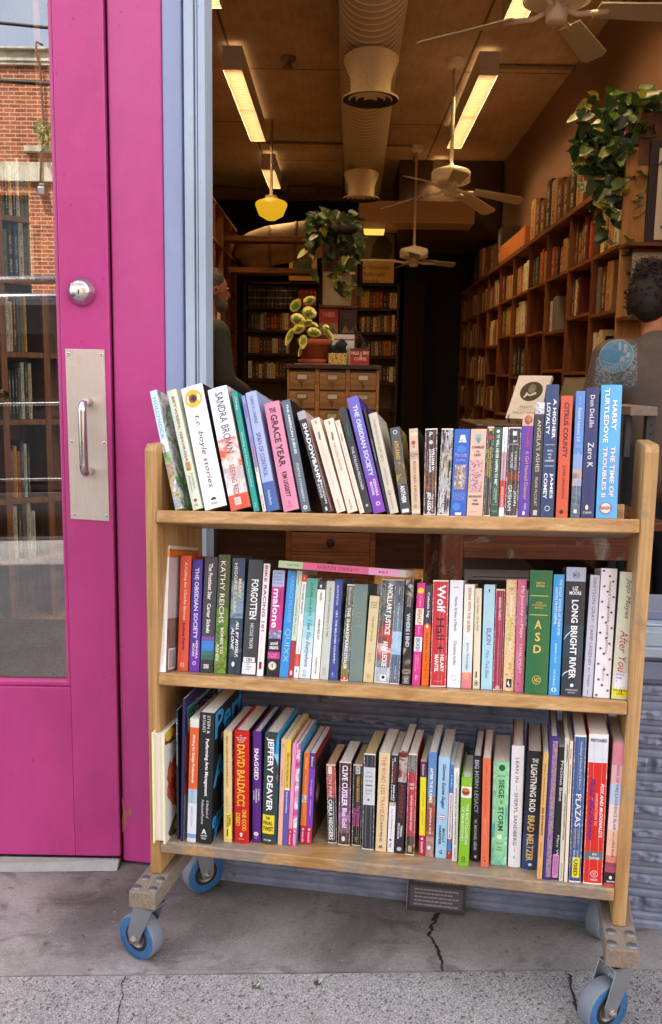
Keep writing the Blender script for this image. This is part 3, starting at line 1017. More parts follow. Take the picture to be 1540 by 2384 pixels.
    c = [mb.w(F(u, d, w)) for u in (bt + .0002, T - bt - .0002) for d in (bt, D - ov - .001) for w in (ov, H - ov - (.0008 if not hard else 0))]
    for a in ((0, 1, 3, 2), (4, 6, 7, 5), (0, 4, 5, 1), (2, 3, 7, 6), (0, 2, 6, 4), (1, 5, 7, 3)): mb.face([c[i] for i in a], pages or M_page)
    mb.build('page_block', bk)
    return bk


ZSH = {1: Z1, 2: Z2, 3: Z3}


def BK(sh, key, bl, br, tl, base, label, kind='p', D=None, items=(), side=None, bands=(), y=None, pages=None, left=None):
    ox, oy, k = CR[key]
    px = lambda p: ((ox + p[0] * k) / 1.3162, (oy + p[1] * k) / 1.3162)
    b0, b1, t0 = px(bl), px(br), px(tl)
    zz = .0006; fr = SF[sh]
    if y is None:
        y = .008 if sh == 1 else max(.006, min(.045 if sh == 2 else .10, fr.atz(*b0, zz).y))
    p0, p1, q = fr.at(*b0, y), fr.at(*b1, y), fr.at(*t0, y)
    th = atan2(q.x - p0.x, q.z - zz)
    H = sqrt((q.x - p0.x) ** 2 + (q.z - zz) ** 2)
    T = max(.004, (p1.x - p0.x) * cos(th) if th < 0 else (p1.x - p0.x) / max(.9, cos(th)))
    if abs(th) < .012: th = 0
    z = zz + (T * sin(th) if th > 0 else 0)
    if D is None: D = min(.165, max(.105, H * .64))
    D = min(D, SD - .004 - y)
    return make_book(fr, p0.x, y, z, T, H, D, th, base, label, kind, items, side, bands, SHN[sh], pages, left)
t, r, d, x = 't', 'r', 'd', 'x'
# ---- top shelf
BK(1, 'A', (335, 1225), (397, 1222), (110, 200), 'cfe3ee', 'slim pale blue and white paperback with a garden photo, far left of the top shelf', D=.15,
   bands=[(.42, 'c6e0ef'), (.52, 'e6eef0'), (.62, (['5e8f5c', 'a3c49a', 'e2ece4'],)), (.72, (['a33b50', 'c7a09a', '6d7f72'],)), (1, (['e8e4da', '7f95a8', 'd9b85c', '39495c'],))],
   items=[(t, 'HOLLYHOCK', .06, .41, .25, .75, '4f93c4'), (t, 'cooks', .46, .56, .2, .6, '3f7d4e', 'i')], side=(['cfd9d8', '3d7a3a', 'e7e9e4', 'b9b2c4', '6f5f86'], 16))
BK(1, 'A', (490, 1230), (577, 1222), (260, 200), 'cfd8c4', 'pale sage green book with brown capitals and a tiny butterfly picture', 'h',
   items=[(t, 'BETWEEN, GEORGIA', .055, .61, .34, .66, '8c6a3e', 'b'), (x, .61, .68, .3, .78, ['2e2f26', '6b7d3a', 'd08a3a', '2e2f26'], 90), (t, 'Joshilyn', .70, .83, .56, .82, '5d5646'), (t, 'Jackson', .72, .85, .24, .5, '5d5646'), (d, .925, .5, .17, '8d4a38'), (t, 'BOOKS', .955, .975, .33, .67, '8d4a38', 'h')])
BK(1, 'A', (595, 1240), (797, 1210), (383, 180), 'f3f2f0', 'thick white book with a brown eye in a yellow disc on its spine', 'h', side='2a2026',
   items=[(d, .105, .48, .40, 'e3b52e'), (d, .105, .47, .2, '8a5a2a'), (d, .105, .50, .13, '3c2018'), (d, .105, .49, .05, '120a08'), (t, 't.c. boyle stories', .245, .835, .34, .64, '45444c', 'i'),
          (d, .935, .5, .13, '3c3a40'), (r, .935, .965, .36, .64, 'f3f2f0'), (t, 'VIKING', .952, .97, .34, .66, '3c3a40', 'h')])
BK(1, 'A', (820, 1248), (1000, 1222), (615, 190), 'e6e7ea', 'white and red smoky large-print thriller between the eye book and a teal book', 'h', side=(['e8e8ea', '8b8a92', 'c9a98f', 'b94a38'], 12),
   bands=[(.42, (['e9e9ee', 'eeeef0', 'cfcfd6'], 9)), (.66, (['eeeef0', 'e8d4cc', 'd9694a', 'd4542f'], 15, 2.5)), (.88, (['efecec', 'd9d2d0', 'b9b4b8', 'e0a890'], 17, 2.5)), (1, (['d4452c', 'd9694a'], 20))],
   items=[(t, 'SANDRA BROWN', .045, .545, .36, .74, '4b4a52'), (t, 'SEEING RED', .64, .885, .36, .62, 'b23a2c'), (r, .905, .965, .3, .62, 'e9ded8'), (t, 'LARGE', .915, .93, .34, .58, 'd4452c', 'h'), (t, 'PRINT', .938, .953, .34, .58, 'd4452c', 'h')])
BK(1, 'A', (1020, 1252), (1068, 1250), (825, 210), '23968a', 'teal paperback with handwritten white lettering leaning on the top shelf', D=.14,
   items=[(t, 'Dunlop', .04, .155, .28, .72, 'e8efea', 'i'), (t, 'Elevating the Human Experience', .34, .80, .30, .66, 'd8ece6', 'i'), (t, 'LIONCREST', .93, .97, .3, .7, 'bfe0d8', 'h')])
BK(1, 'A', (1098, 1255), (1130, 1255), (910, 240), '8f8fc4', 'very thin lavender and cream booklet squeezed between the teal and pale blue books', D=.13, bands=[(.42, '8d8ec6'), (.62, 'a58fb0'), (1, 'ddd8cc')],
   items=[(t, 'THE MENTOR', .07, .19, .2, .8, '5a5a9a'), (t, 'THE FORGIVENESS PARADE', .36, .66, .3, .7, '4a4860'), (t, 'Maria D Pinto', .86, .98, .3, .7, '6b6a66')])
BK(1, 'A', (1140, 1250), (1240, 1250), (945, 215), '9fb0d8', 'pale blue hardback with a dark blue foot beside the pink book', 'h', bands=[(.76, 'a4b4dc'), (1, '3a63a3')], side='9aa6cf',
   items=[(t, 'CAREY D. LOHRENZ', .04, .27, .36, .64, '3f4d80'), (t, 'SPAN OF CONTROL', .35, .715, .30, .70, '3a4878'), (t, 'ForbesBooks', .83, .95, .34, .6, 'dfe6f2')])
BK(1, 'A', (1282, 1262), (1420, 1250), (1108, 310), 'd98aa4', 'pink hardback with dark brown block capitals on the top shelf', 'h',
   items=[(t, 'THE', .055, .10, .28, .72, '3a2028', 'bh'), (t, 'GRACE YEAR', .115, .595, .28, .72, '3a2028', 'b'), (t, 'KIM LIGGETT', .645, .875, .36, .66, '3a2028', 'b'), (t, 'W', .91, .94, .42, .58, 'b04a66', 'h'), (t, 'WEDNESDAY BOOKS', .955, .97, .3, .7, 'b04a66', 'h')])
BK(1, 'B', (185, 1115), (262, 1115), (5, 140), '5a6b78', 'slate grey book with white capitals and a black cover next to the pink one', side='17171a', D=.15,
   items=[(t, 'THE AMERICAN JUBILEE', .04, .485, .34, .70, 'e9edf0', 'b'), (t, 'PORTER STANSBERRY', .57, .91, .36, .62, 'e3e8ec'), (d, .962, .5, .24, 'e6e6e6'), (d, .962, .5, .12, '5a6b78')])
BK(1, 'B', (375, 1122), (445, 1125), (140, 240), '2b2b30', 'black paperback with bold white title and a pinkish cream cover, on the top shelf', side='d8b8b0', D=.15, bands=[(.08, 'a9a9ad'), (.45, '2a2a2f'), (.85, (['1b1b20', '3a3a42', '5c5c66'], 40)), (1, '26262b')],
   items=[(t, 'SHADOWBAHN', .12, .70, .30, .84, 'f5f5f5', 'b'), (t, 'STEVE', .72, .86, .18, .42, 'e5e5e5', 'b'), (t, 'ERICKSON', .70, .92, .56, .80, 'e5e5e5', 'b'), (r, .95, .985, .35, .6, 'd5d5d5')])
for bl, br, tl, s, n, col in (((490, 1133), (572, 1133), (260, 305), 'THESE HAPPY GOLDEN YEARS', 'J6', 'cbb9ae'), ((585, 1137), (676, 1137), (373, 310), 'THE LONG WINTER', 'J6', 'b9634a'), ((690, 1138), (733, 1138), (472, 315), 'THE FIRST FOUR YEARS', '431', 'd7a58f')):
    BK(1, 'B', bl, br, tl, 'ecd9c6', {'T': '', }.get('', '') + {'THESE': 'faded cream paperback with a barely legible grey title, leftmost of three alike', 'THE L': 'cream paperback with a short reddish title, middle of three alike', 'THE F': 'narrowest of the three alike cream paperbacks, beside a black one'}[s[:5]], D=.13, side='e6d2ac',
       items=[(t, n, .02, .06, .35, .65, '3c3330'), (t, 'Wilder', .14, .235, .36, .62, '3c3330', 'b'), (t, s, .25, .72 if len(s) > 18 else .56, .36, .60, col), (t, 'Harper & Row', .86, .975, .38, .58, '3c3330')])
BK(1, 'B', (738, 1140), (803, 1140), (505, 205), '2c3238', 'black book with a small green name and white title, left of the tall purple one', side='3b4650',
   items=[(t, 'Speranza', .165, .275, .40, .66, '4fae4a'), (t, 'THE ITALIAN PRISONER', .375, .785, .32, .66, 'e9ebec'), (d, .93, .5, .18, 'b9c0c6')])
BK(1, 'B', (812, 1143), (918, 1140), (575, 118), '5a4fb4', 'tall violet paperback with pale blue capitals standing above its neighbours on the top shelf', bands=[(.3, '6a63c0'), (.7, '6a52b0'), (1, '7a3fae')], side='3c2f86',
   items=[(t, 'THE OBSIDIAN SOCIETY', .075, .69, .34, .74, 'd6e2f6', 'b'), (t, 'KESHARA', .72, .865, .58, .8, 'eadcf4', 'b'), (t, 'MOORE', .735, .85, .26, .48, 'eadcf4', 'b'), (d, .925, .55, .18, 'e6dcf2'), (d, .925, .55, .11, '7a3fae')])
BK(1, 'B', (930, 1140), (948, 1140), (718, 200), '1e1e22', 'very thin black booklet right of the tall violet paperback', D=.12, items=[(t, 'TAILS AND TALES', .3, .5, .3, .7, 'cfcfcf')])
BK(1, 'B', (955, 1143), (1032, 1142), (765, 255), 'c8c1ae', 'worn beige book with bent cover and spaced grey capitals', 'h', side='b4ac98',
   items=[(t, 'THIS HOUSE OF SKY', .06, .49, .36, .64, '8a8272'), (t, 'IVAN DOIG', .55, .72, .38, .6, '8f8776'), (r, .775, .815, .32, .6, '8b8474'), (t, 'HBJ', .783, .808, .35, .57, 'e6e0d0', 'h'), (t, 'Harcourt Brace', .83, .96, .4, .6, '8a8272')])
BK(1, 'B', (1050, 1143), (1135, 1140), (952, 378), '4a5058', 'grey mass-market paperback with gold deco artwork and yellow letters', 'p', D=.108, side=(['8c7a3a', '3a3222', 'b9a24a', '5a4a2a'], 24),
   bands=[(.4, '4d5358'), (.66, (['b9a24a', '4a4a46', '7a7048'], 60)), (1, '3b4048')],
   items=[(d, .055, .5, .22, 'dfe2e6'), (d, .055, .5, .16, '4d5358'), (t, 'AYN RAND', .155, .375, .24, .70, 'd9a93a', 'b'), (t, 'ANTHEM', .675, .87, .26, .74, 'f0f0f0', 'b'), (r, .945, .985, .15, .85, 'e8e8ea')])
BK(1, 'B', (1143, 1147), (1218, 1147), (1120, 383), 'cdb79a', 'tan mass-market paperback with a pale blue ruled title band', 'p', D=.108, side='3a342c', items=[(x, .045, .095, .06, .94, ['f2ead8', 'cdb79a', 'f2ead8'], 200), (d, .165, .45, .25, 'a8483a'), (t, 'TOR', .20, .225, .3, .62, 'a8483a', 'bh'), (r, .268, .276, .04, .96, '86b4c4'), (t, 'KIM', .285, .335, .1, .9, '8a6a58', 'h'), (r, .343, .351, .04, .96, '86b4c4'), (t, 'RUDYARD KIPLING', .385, .855, .34, .66, '9a6444'), (r, .885, .925, .3, .62, 'a98f72'), (x, .945, .985, .06, .94, ['f2ead8', 'cdb79a', 'f2ead8'], 200)])
BK(1, 'B', (1245, 1147), (1350, 1150), (1262, 382), '3d2428', 'dark maroon western paperback with a white skull mark', 'w', D=.108, bands=[(.5, '402528'), (.72, (['7a5232', '3c241e', 'a8743f'], 45)), (1, '3c2a2c')], side='2a1c1e',
   items=[(t, 'P', .04, .095, .36, .62, 'efefef', 'h'), (d, .16, .5, .17, 'cfc8c4'), (t, 'WILLIAM W.', .23, .50, .60, .82, 'f0ece8', 'b'), (t, 'JOHNSTONE', .24, .51, .32, .56, 'f0ece8', 'b'), (t, 'with J. A. Johnstone', .27, .49, .18, .27, 'd8d0c8'), (t, 'THE FAMILY', .76, .965, .62, .80, 'f0ece8'), (t, 'JENSEN', .735, .985, .22, .58, 'f2f0ee', 'b')])
BK(1, 'B', (1363, 1150), (1466, 1152), (1402, 380), '2f2f30', 'badly creased black and white western paperback with white wear lines', 'w', D=.108, bands=[(1, (['1c1c1e', '3b3b3c', 'c9c9c6', '232325'], 26, .3, .5, 'LINEAR', (6, 6, .35)))],
   items=[(t, 'P', .045, .10, .38, .62, 'e6e6e6', 'h'), (d, .17, .5, .17, 'a9a6a2'), (x, .245, .285, .32, .74, ['e6e2da', '6b6862', 'e6e2da'], 200), (t, 'WILLIAM', .31, .52, .55, .72, 'b9b46c'), (t, 'JOHNSTONE', .31, .52, .33, .5, 'c9c478'), (t, 'SNAKE RIVER', .735, .985, .38, .56, 'f0f0f0', 'b'), (t, 'SLAUGHTER', .745, .975, .18, .36, 'f0f0f0', 'b')])
BK(1, 'C', (86, 1042), (192, 1045), (113, 436), '2f62bd', 'bright blue fantasy paperback with a battle picture on its spine', 'p', D=.108, side='1d2c4e', items=[('p', [(.155, .3), (.155, .8), (.07, .68), (.07, .42)], 'eef2f6'), (t, 'FANTASY', .12, .14, .34, .74, '2b4a8a', 'h'), (d, .095, .55, .1, 'eef2f6', 1.4), (d, .235, .5, .3, '4a80cc', .8), (t, 'Mercedes', .275, .325, .12, .9, 'a8a8d8', 'h'), (t, 'Lackey', .34, .385, .2, .8, 'a8a8d8', 'h'), (x, .415, .70, .14, .86, ['e8e2da', 'c28a4a', '6a625c', 'd8d8de', '8a5a3a'], 75, 2), (t, 'EXILE\'S', .735, .78, .12, .86, '8fa0d0', 'h'), (t, 'VALOR', .785, .825, .14, .86, '8fa0d0', 'h'), (d, .90, .36, .26, '4a86d0'), (r, .965, .995, .3, .7, 'e8ecf0')])
BK(1, 'C', (198, 1045), (306, 1045), (228, 436), 'dcb7a2', 'peach paperback with a pink figure painting on its spine, right of the blue fantasy', 'p', D=.108, side='6a4a44', items=[(r, .06, .10, .32, .68, '8fb0a8'), ('p', [(.105, .32), (.105, .68), (.15, .6), (.17, .5), (.15, .4)], '4f9a98'), (t, 'CHARLES', .195, .225, .12, .9, '4a3434', 'bh'), (t, 'de', .245, .27, .42, .6, '4a3434', 'h'), (t, 'LINT', .285, .315, .3, .72, '4a3434', 'bh'), (x, .36, .725, .06, .84, ['4a2c34', 'c88a94', 'e0b8b4', '7a4a58', 'd8d0c8'], 60, 2), (t, 'MOONLIGHT', .765, .79, .08, .92, '4a3434', 'bh'), (t, 'AND', .81, .832, .36, .64, '4a3434', 'bh'), (t, 'VINES', .852, .876, .28, .74, '4a3434', 'bh'), (t, 'FANTASY', .945, .955, .3, .6, '6a4a44', 'h')])
BK(1, 'C', (312, 1045), (357, 1045), (342, 420), '2d2b26', 'narrow black paperback with tiny yellow capitals and a red dot near its top', 'w', D=.108, items=[(d, .03, .5, .3, 'c9b04a'), (d, .12, .5, .34, 'b43a2e'), (t, 'EDGAR RICE BURROUGHS', .23, .57, .52, .76, 'd8c04a', 'b'), (t, 'TARZAN TRIUMPHANT', .25, .56, .2, .44, 'd8c04a')])
BK(1, 'C', (362, 1046), (412, 1046), (390, 425), '2c5a48', 'narrow dark green paperback with a quoted white title, on the top shelf', 'p', D=.108, items=[(d, .045, .5, .24, 'd8e0cc'), (t, '"IT WILL NEVER HAPPEN TO ME!"', .08, .655, .30, .70, 'eef0e8', 'b'), (r, .672, .674, .1, .9, 'd8e0d8'), (r, .87, .872, .1, .9, 'd8e0d8'), (t, 'CLAUDIA BLACK', .69, .855, .52, .74, 'e8ece6'), (t, 'PH.D., M.S.W.', .69, .82, .24, .44, 'e8ece6'), (t, 'BALLANTINE', .94, .955, .2, .8, 'cfd8d0', 'h')])
BK(1, 'C', (418, 1047), (452, 1047), (450, 424), 'e8e8ec', 'thin white and red paperback between the green and the dark grey ones', 'p', D=.108, bands=[(.28, 'ecedf2'), (.6, 'c9a0a8'), (.9, 'd4433a'), (1, 'e4e6ee')], items=[(t, 'Carmen Reuters', .04, .2, .35, .6, '4a4a8a'), (t, "The Doctor's Revolution Pocket Guide to", .22, .66, .36, .64, '3a3c7a'), (t, 'SPORTS NUTRITION', .67, .91, .3, .7, 'f4dcd8', 'b')])
BK(1, 'C', (457, 1047), (546, 1047), (490, 424), '2a2a2c', 'dark grey legal-thriller paperback with an orange smudge in the middle', 'w', D=.108, bands=[(.5, (['26282a', '3a3a3c', '1e2022'], 40)), (.64, (['2a2422', '8a3a22', '3a2a26'], 40)), (1, (['2a2826', '4a4640', '1e1e1e'], 40, 1, .4, 'LINEAR', (4, 4, .5)))], items=[(r, .045, .095, .35, .65, 'd8dcde'), (t, '#1', .145, .17, .4, .64, 'e8e8e8', 'bh'), (t, 'NEW YORK TIMES BESTSELLER', .185, .2, .14, .86, 'd8d8d8', 'h'), (t, 'A PAINTED', .27, .48, .56, .72, 'dcdcdc'), (t, 'HOUSE', .29, .46, .26, .46, 'dcdcdc'), (t, 'JOHN', .715, .88, .58, .84, 'ececec'), (t, 'GRISHAM', .65, .935, .18, .48, 'ececec')])
BK(1, 'C', (550, 1048), (625, 1048), (588, 330), '5c40a4', 'purple paperback with a child\'s face at the head of its spine', 'p', D=.13, bands=[(.12, 'd8a890'), (1, '5a3fa2')], items=[(d, .062, .55, .36, '8a5038', 1.25), (d, .05, .6, .24, 'b0765a', 1.3), (d, .105, .8, .13, 'd9b08c', 1.3), (t, 'FARMER', .14, .335, .44, .66, 'c4404e', 'b'), (t, 'A Girl Named Disaster', .365, .835, .42, .74, 'e4a878'), (t, 'PUFFIN', .87, .93, .5, .7, 'e8e8f0'), (d, .965, .5, .12, 'f0f0f0', 1.6)])
BK(1, 'C', (632, 1048), (698, 1050), (672, 253), '36383c', 'charcoal book with a grey photo of a child at the head of its spine', 'p', D=.13, items=[(x, .0, .105, .0, 1, ['e8e8e8', '8a8a8a', 'f2f2f2', '3a3a3c'], 70), (t, "ANGELA'S ASHES", .155, .61, .34, .74, 'd9cfb6'), (t, 'FRANK McCOURT', .655, .905, .36, .64, 'cfcabc'), (r, .94, .985, .3, .72, 'b9bcc0')])
BK(1, 'C', (703, 1050), (792, 1050), (755, 132), '2b4168', 'thick navy hardback with white capitals on two lines, right part of the top shelf', 'h', D=.155, items=[(t, 'A HIGHER', .11, .41, .60, .86, 'eef1f4', 'b'), (t, 'LOYALTY', .14, .38, .12, .40, 'eef1f4', 'b'), (r, .455, .458, .15, .85, 'dfe5ec'), (t, 'TRUTH,', .495, .512, .3, .72, 'dfe5ec', 'bh'), (t, 'LIES,', .523, .537, .36, .66, 'dfe5ec', 'bh'), (t, 'AND', .548, .56, .4, .62, 'dfe5ec', 'bh'), (t, 'LEADERSHIP', .57, .584, .16, .86, 'dfe5ec', 'bh'), (r, .615, .618, .15, .85, 'dfe5ec'), (t, 'JAMES', .67, .86, .58, .86, 'eef1f4', 'b'), (t, 'COMEY', .67, .865, .14, .42, 'eef1f4', 'b'), (d, .935, .5, .2, 'cfd8e2', 1.1), (d, .935, .5, .15, '2b4168', 1.1)])
BK(1, 'C', (810, 1050), (890, 1050), (858, 208), 'cd583e', 'orange-red book with dark brown serif capitals, on the top shelf', 'p', items=[(t, 'CITRUS COUNTY', .055, .51, .30, .72, '4a1f1a', 'b'), (t, 'JOHN BRANDON', .57, .845, .36, .64, '5a241e'), (d, .955, .46, .17, '4a1f1a', 1.1)])
BK(1, 'C', (912, 1052), (975, 1052), (962, 176), '5a86c4', 'narrow light blue book with a landscape at its foot, beside the orange-red one', 'p', bands=[(.5, '5e8ac8'), (.62, '7fa2d0'), (.75, (['8aa0c0', 'c8a890', '4a607a'], 40)), (1, (['6a7a8a', '4a5a66', '8a9aa0'], 40))], items=[(t, 'Sahlberg', .04, .11, .36, .6, '9ec8e8'), (t, 'Finnish Lessons 2.0', .135, .40, .30, .66, 'e8f0f8'), (t, 'SECOND EDITION', .425, .45, .2, .8, '9ec8e8', 'h'), (t, 'What can the world learn from educational change in Finland?', .48, .90, .4, .6, 'b8d0e8'), (r, .935, .965, .3, .62, 'd8e8f4')])
BK(1, 'C', (982, 1053), (1070, 1055), (1030, 152), '2b3466', 'dark blue hardback with white serif title, next to the thick sky blue book', 'h', D=.15, items=[(t, 'Don DeLillo', .06, .31, .34, .68, 'f0ede4'), (t, 'Zero K', .425, .615, .30, .74, 'f2efe6'), (d, .92, .42, .12, 'e6d6a0', 1.8), (t, 'SCRIBNER', .952, .968, .14, .82, 'e8e4d8', 'h')])
BK(1, 'C', (1085, 1056), (1228, 1058), (1137, 135), '58abdf', 'very thick sky blue hardback with large white capitals and a round badge', 'h', D=.16, side='a8b4b8', items=[(t, 'HARRY', .12, .345, .56, .80, '1f4f7a', 'b'), (t, 'HARRY', .118, .343, .565, .795, 'fbfbfb', 'b'), (t, 'TURTLEDOVE', .03, .44, .18, .42, '1f4f7a', 'b'), (t, 'TURTLEDOVE', .028, .438, .185, .415, 'fbfbfb', 'b'), (t, 'THE TIME OF', .465, .845, .56, .80, 'c4606c', 'b'), (t, 'THE TIME OF', .463, .843, .565, .79, 'ece4ea', 'b'), (t, 'TROUBLES II', .47, .845, .2, .42, 'c4606c', 'b'), (t, 'TROUBLES II', .468, .843, .205, .41, 'ece4ea', 'b'), (d, .925, .44, .30, '8a5a48'), (d, .925, .44, .26, 'd9d0c4'), (t, 'BAEN', .912, .936, .2, .68, '8a4a3a', 'bh')])

# ---- middle shelf
BK(2, 'D', (142, 1278), (198, 1282), (180, 122), 'f2f2f0', 'white paperback with an orange band and rocky photo cover, far left of the middle shelf', D=.165, bands=[(.028, 'f2f2f0'), (.09, 'f0b48c'), (1, 'f4f4f4')],
   items=[(t, 'THE KENYON REVIEW', .13, .33, .4, .6, '9a9a9a'), (t, 'JAN/FEB | SPRING | MAR/APR | FALL', .58, .94, .4, .58, '8a8a8a'), ('v', None, 0, .025, 0, 1, 'd9d6d0'), ('v', None, .025, .095, 0, 1, 'cc6f1a'), ('v', 'THE KENYON REVIEW', .045, .07, .18, .86, 'e8b070'), ('v', None, .095, .58, 0, 1, 'b9b2b4'), ('v', None, .58, 1, 0, 1, (['6b5a54', '8a7268', '3e3432'], 30)), ('v', None, .82, .985, .06, .3, 'e9e9ec')] + [('v', None, .83, .975, .09 + .024 * i, .09 + .024 * i + .012, '222222') for i in range(8)])
BK(2, 'D', (305, 1255), (400, 1258), (338, 215), 'dd5a42', 'coral red paperback with pale rounded lettering, second on the middle shelf', side='c94a36', items=[(t, 'A Calling for Charlie Barnes', .055, .56, .36, .68, 'f4d9a8', 'b'), (t, 'Joshua Ferris', .58, .82, .36, .66, '3a1f24', 'b'), (r, .93, .965, .3, .64, 'f2c8b4'), (t, 'LB', .935, .96, .36, .58, '8a2f24', 'bh')])
BK(2, 'D', (412, 1262), (502, 1265), (445, 250), '4a2f96', 'violet paperback with condensed capitals beside the coral one on the middle shelf', bands=[(.45, '4a3a9c'), (.8, '5a2f9c'), (1, '6a35ac')], items=[(t, 'THE OBSIDIAN SOCIETY', .075, .71, .30, .72, 'dfe4f4', 'b'), (t, 'KESHARA', .725, .885, .60, .82, 'efe6f6', 'b'), (t, 'MOORE', .75, .865, .26, .5, 'efe6f6', 'b'), (d, .925, .5, .18, 'e2d8f0'), (d, .925, .5, .11, '6a35ac')])
BK(2, 'D', (512, 1270), (628, 1272), (558, 228), '414349', 'charcoal book with violet, blue and green stripes near its foot', bands=[(.69, '44464c'), (.73, '7c4fa0'), (.81, '3a86d6'), (.85, '44707a'), (.89, '3a6a5c'), (1, '34363c')], items=[(t, 'The Prettiest Star', .055, .37, .34, .66, 'f4f4f4', 'b'), (t, 'Carter Sickels', .405, .66, .34, .64, 'f4f4f4', 'b'), (r, .93, .965, .26, .66, 'e0e0e0'), (t, 'HUB CITY', .935, .96, .28, .64, '3a3c42', 'h')])
BK(2, 'D', (637, 1280), (744, 1280), (682, 205), '39432b', 'dark green mossy hardback with cream capitals in a clear jacket', 'h', bands=[(.45, (['3f4638', '4d5a36', '2e3428'], 30)), (.78, (['3a5a26', '6a8a36', '2a3a1c'], 40)), (1, (['2e4a20', '7aa03e', '24301a'], 44))], items=[(t, 'KATHY REICHS', .055, .575, .24, .66, 'f3f0dc'), (t, 'BONES TO', .615, .835, .46, .70, 'e9e6c8', 'b'), (t, 'ASHES', .75, .895, .12, .36, 'e9e6c8', 'b'), (d, .94, .38, .1, 'c8602a')])
BK(2, 'D', (762, 1285), (876, 1290), (808, 235), '3d4e63', 'steel blue stormy-sky paperback with yellow author capitals', 'p', bands=[(.2, '3a4a66'), (.52, (['4a6078', '8aa2b6', '35485e'], 20, 1, .35, 'LINEAR', (.6, .6, 3))), (.62, (['2a3644', '5a7288'], 20)), (1, (['3a4c60', '27323f', '5a6c7c'], 24))], items=[(t, 'MARY', .18, .35, .58, .82, 'e0d39a', 'b'), (t, 'HIGGINS CLARK', .045, .485, .20, .46, 'e0d39a', 'b'), (t, 'ALL BY MYSELF,', .545, .855, .48, .74, 'f1f3f4', 'bi'), (t, 'ALONE', .60, .795, .16, .40, 'f1f3f4', 'bi'), (d, .915, .4, .12, 'dfe4e8', 1.6)])
BK(2, 'D', (886, 1295), (1014, 1298), (948, 250), '3b4044', 'charcoal paperback with a white library label at its foot', 'p', items=[(t, 'FORGOTTEN', .17, .515, .30, .80, 'f4f4f4', 'b'), (t, 'NICOLE TROPE', .55, .77, .42, .66, 'e6e8e8'), ('s', .845, .885, .08, .88, 'eceff2', [(t, 'CEN', .15, .85, .25, .75, '1a1a1a', 'bh')]), ('s', .89, .99, .02, .97, 'e2e7f0', [(t, 'FIC', .08, .2, .3, .55, '4a4a4a', 'h'), (t, 'TROPE', .3, .42, .3, .7, '4a4a4a', 'h'), (t, '2017', .5, .62, .3, .62, '4a4a4a', 'h')])])
BK(2, 'D', (1024, 1302), (1082, 1303), (1085, 285), 'f0eeee', 'white book with magenta capitals, left of the pink spine on the middle shelf', 'p', side=(['1c1a1e', '5a2f1e', '2a2a30', '8a5a2a'], 20), items=[(t, 'BIKE RACING 101', .015, .605, .24, .70, 'a8246a', 'b'), (t, 'KENDRA WENZEL', .62, .86, .3, .6, 'd8cfc0'), (r, .875, .94, .28, .68, '8a1f4a')])
BK(2, 'D', (1112, 1305), (1220, 1308), (1178, 345), 'c03f8e', 'magenta-spined novel with a pale blue blurb above and a black foot', 'p', bands=[(.155, 'aec0e2'), (.565, 'c23d8c'), (.645, (['b9b4d8', '6a6488', 'd0cce4'], 80)), (.77, '26252a'), (.835, 'c23d8c'), (1, '242328')], items=[(t, 'EXPELLER', .02, .035, .14, .8, '5a6a9a', 'h'), (t, 'BEAUTIFULLY', .055, .07, .1, .86, '5a6a9a', 'h'), (t, 'RENDERED', .08, .095, .1, .86, '5a6a9a', 'h'), (t, 'NEW YORK TIMES', .115, .13, .1, .86, '5a6a9a', 'h'), (t, 'MICHAEL', .19, .31, .66, .80, '6a1440'), (t, 'malone', .175, .545, .16, .72, 'f6ecf2', 'b'), (t, 'uncivil', .67, .705, .18, .8, 'f0f0f0', 'bh'), (t, 'seasons', .715, .745, .12, .86, 'f0f0f0', 'bh'), (t, 'Sourcebooks', .785, .80, .14, .8, 'f0b8d8', 'h'), (t, 'Landmark', .808, .822, .2, .74, 'f0b8d8', 'h'), (d, .90, .46, .34, 'd9d2c4'), (d, .91, .52, .2, 'e9e4d8'), (t, 'S', .885, .915, .38, .56, '2a2a2c', 'bh')])
BK(2, 'D', (1230, 1308), (1307, 1315), (1310, 350), '2f92dc', 'bright azure blue book with paler blue lettering down its whole spine', 'h', side='4a62a8', items=[(t, 'LAWRENCE MILLHISER', .02, .49, .40, .82, '86c4ee'), (t, 'QUIXX', .545, .86, .22, .88, '9fd2f2'), (t, 'DIAL', .95, .97, .3, .7, '7ab8e4', 'h')])
BK(2, 'D', (1310, 1317), (1356, 1318), (1392, 350), 'c7dcc4', 'thin pale green spine with a dark red lower third', 'p', bands=[(.655, 'c8ddc6'), (1, 'a83346')], items=[(t, 'Noodleson', .04, .135, .3, .6, '3e4a3e'), (t, 'Completing The Course', .265, .60, .30, .66, '26302a'), (r, .935, .975, .3, .7, 'e8d8d0')])
BK(2, 'D', (1360, 1318), (1401, 1320), (1440, 385), 'f4f3f1', 'thin white spine with an orange square at its head', 'p', bands=[(.07, 'e2502a'), (.77, 'f4f3f1'), (.89, 'd84a36'), (1, 'f4f4f4')], side='c65a48', items=[(d, .035, .5, .14, 'f8e0c8'), (t, 'YOU SAID WHAT?!', .09, .385, .30, .72, '2a2a2e', 'b'), (t, 'THE BIGGEST COMMUNICATION MISTAKES', .46, .75, .52, .66, '4a4a4e'), (t, 'Start Here', .78, .88, .34, .64, 'f0b8a8'), (t, 'g', .92, .945, .36, .62, '4a2a6a', 'bh')])
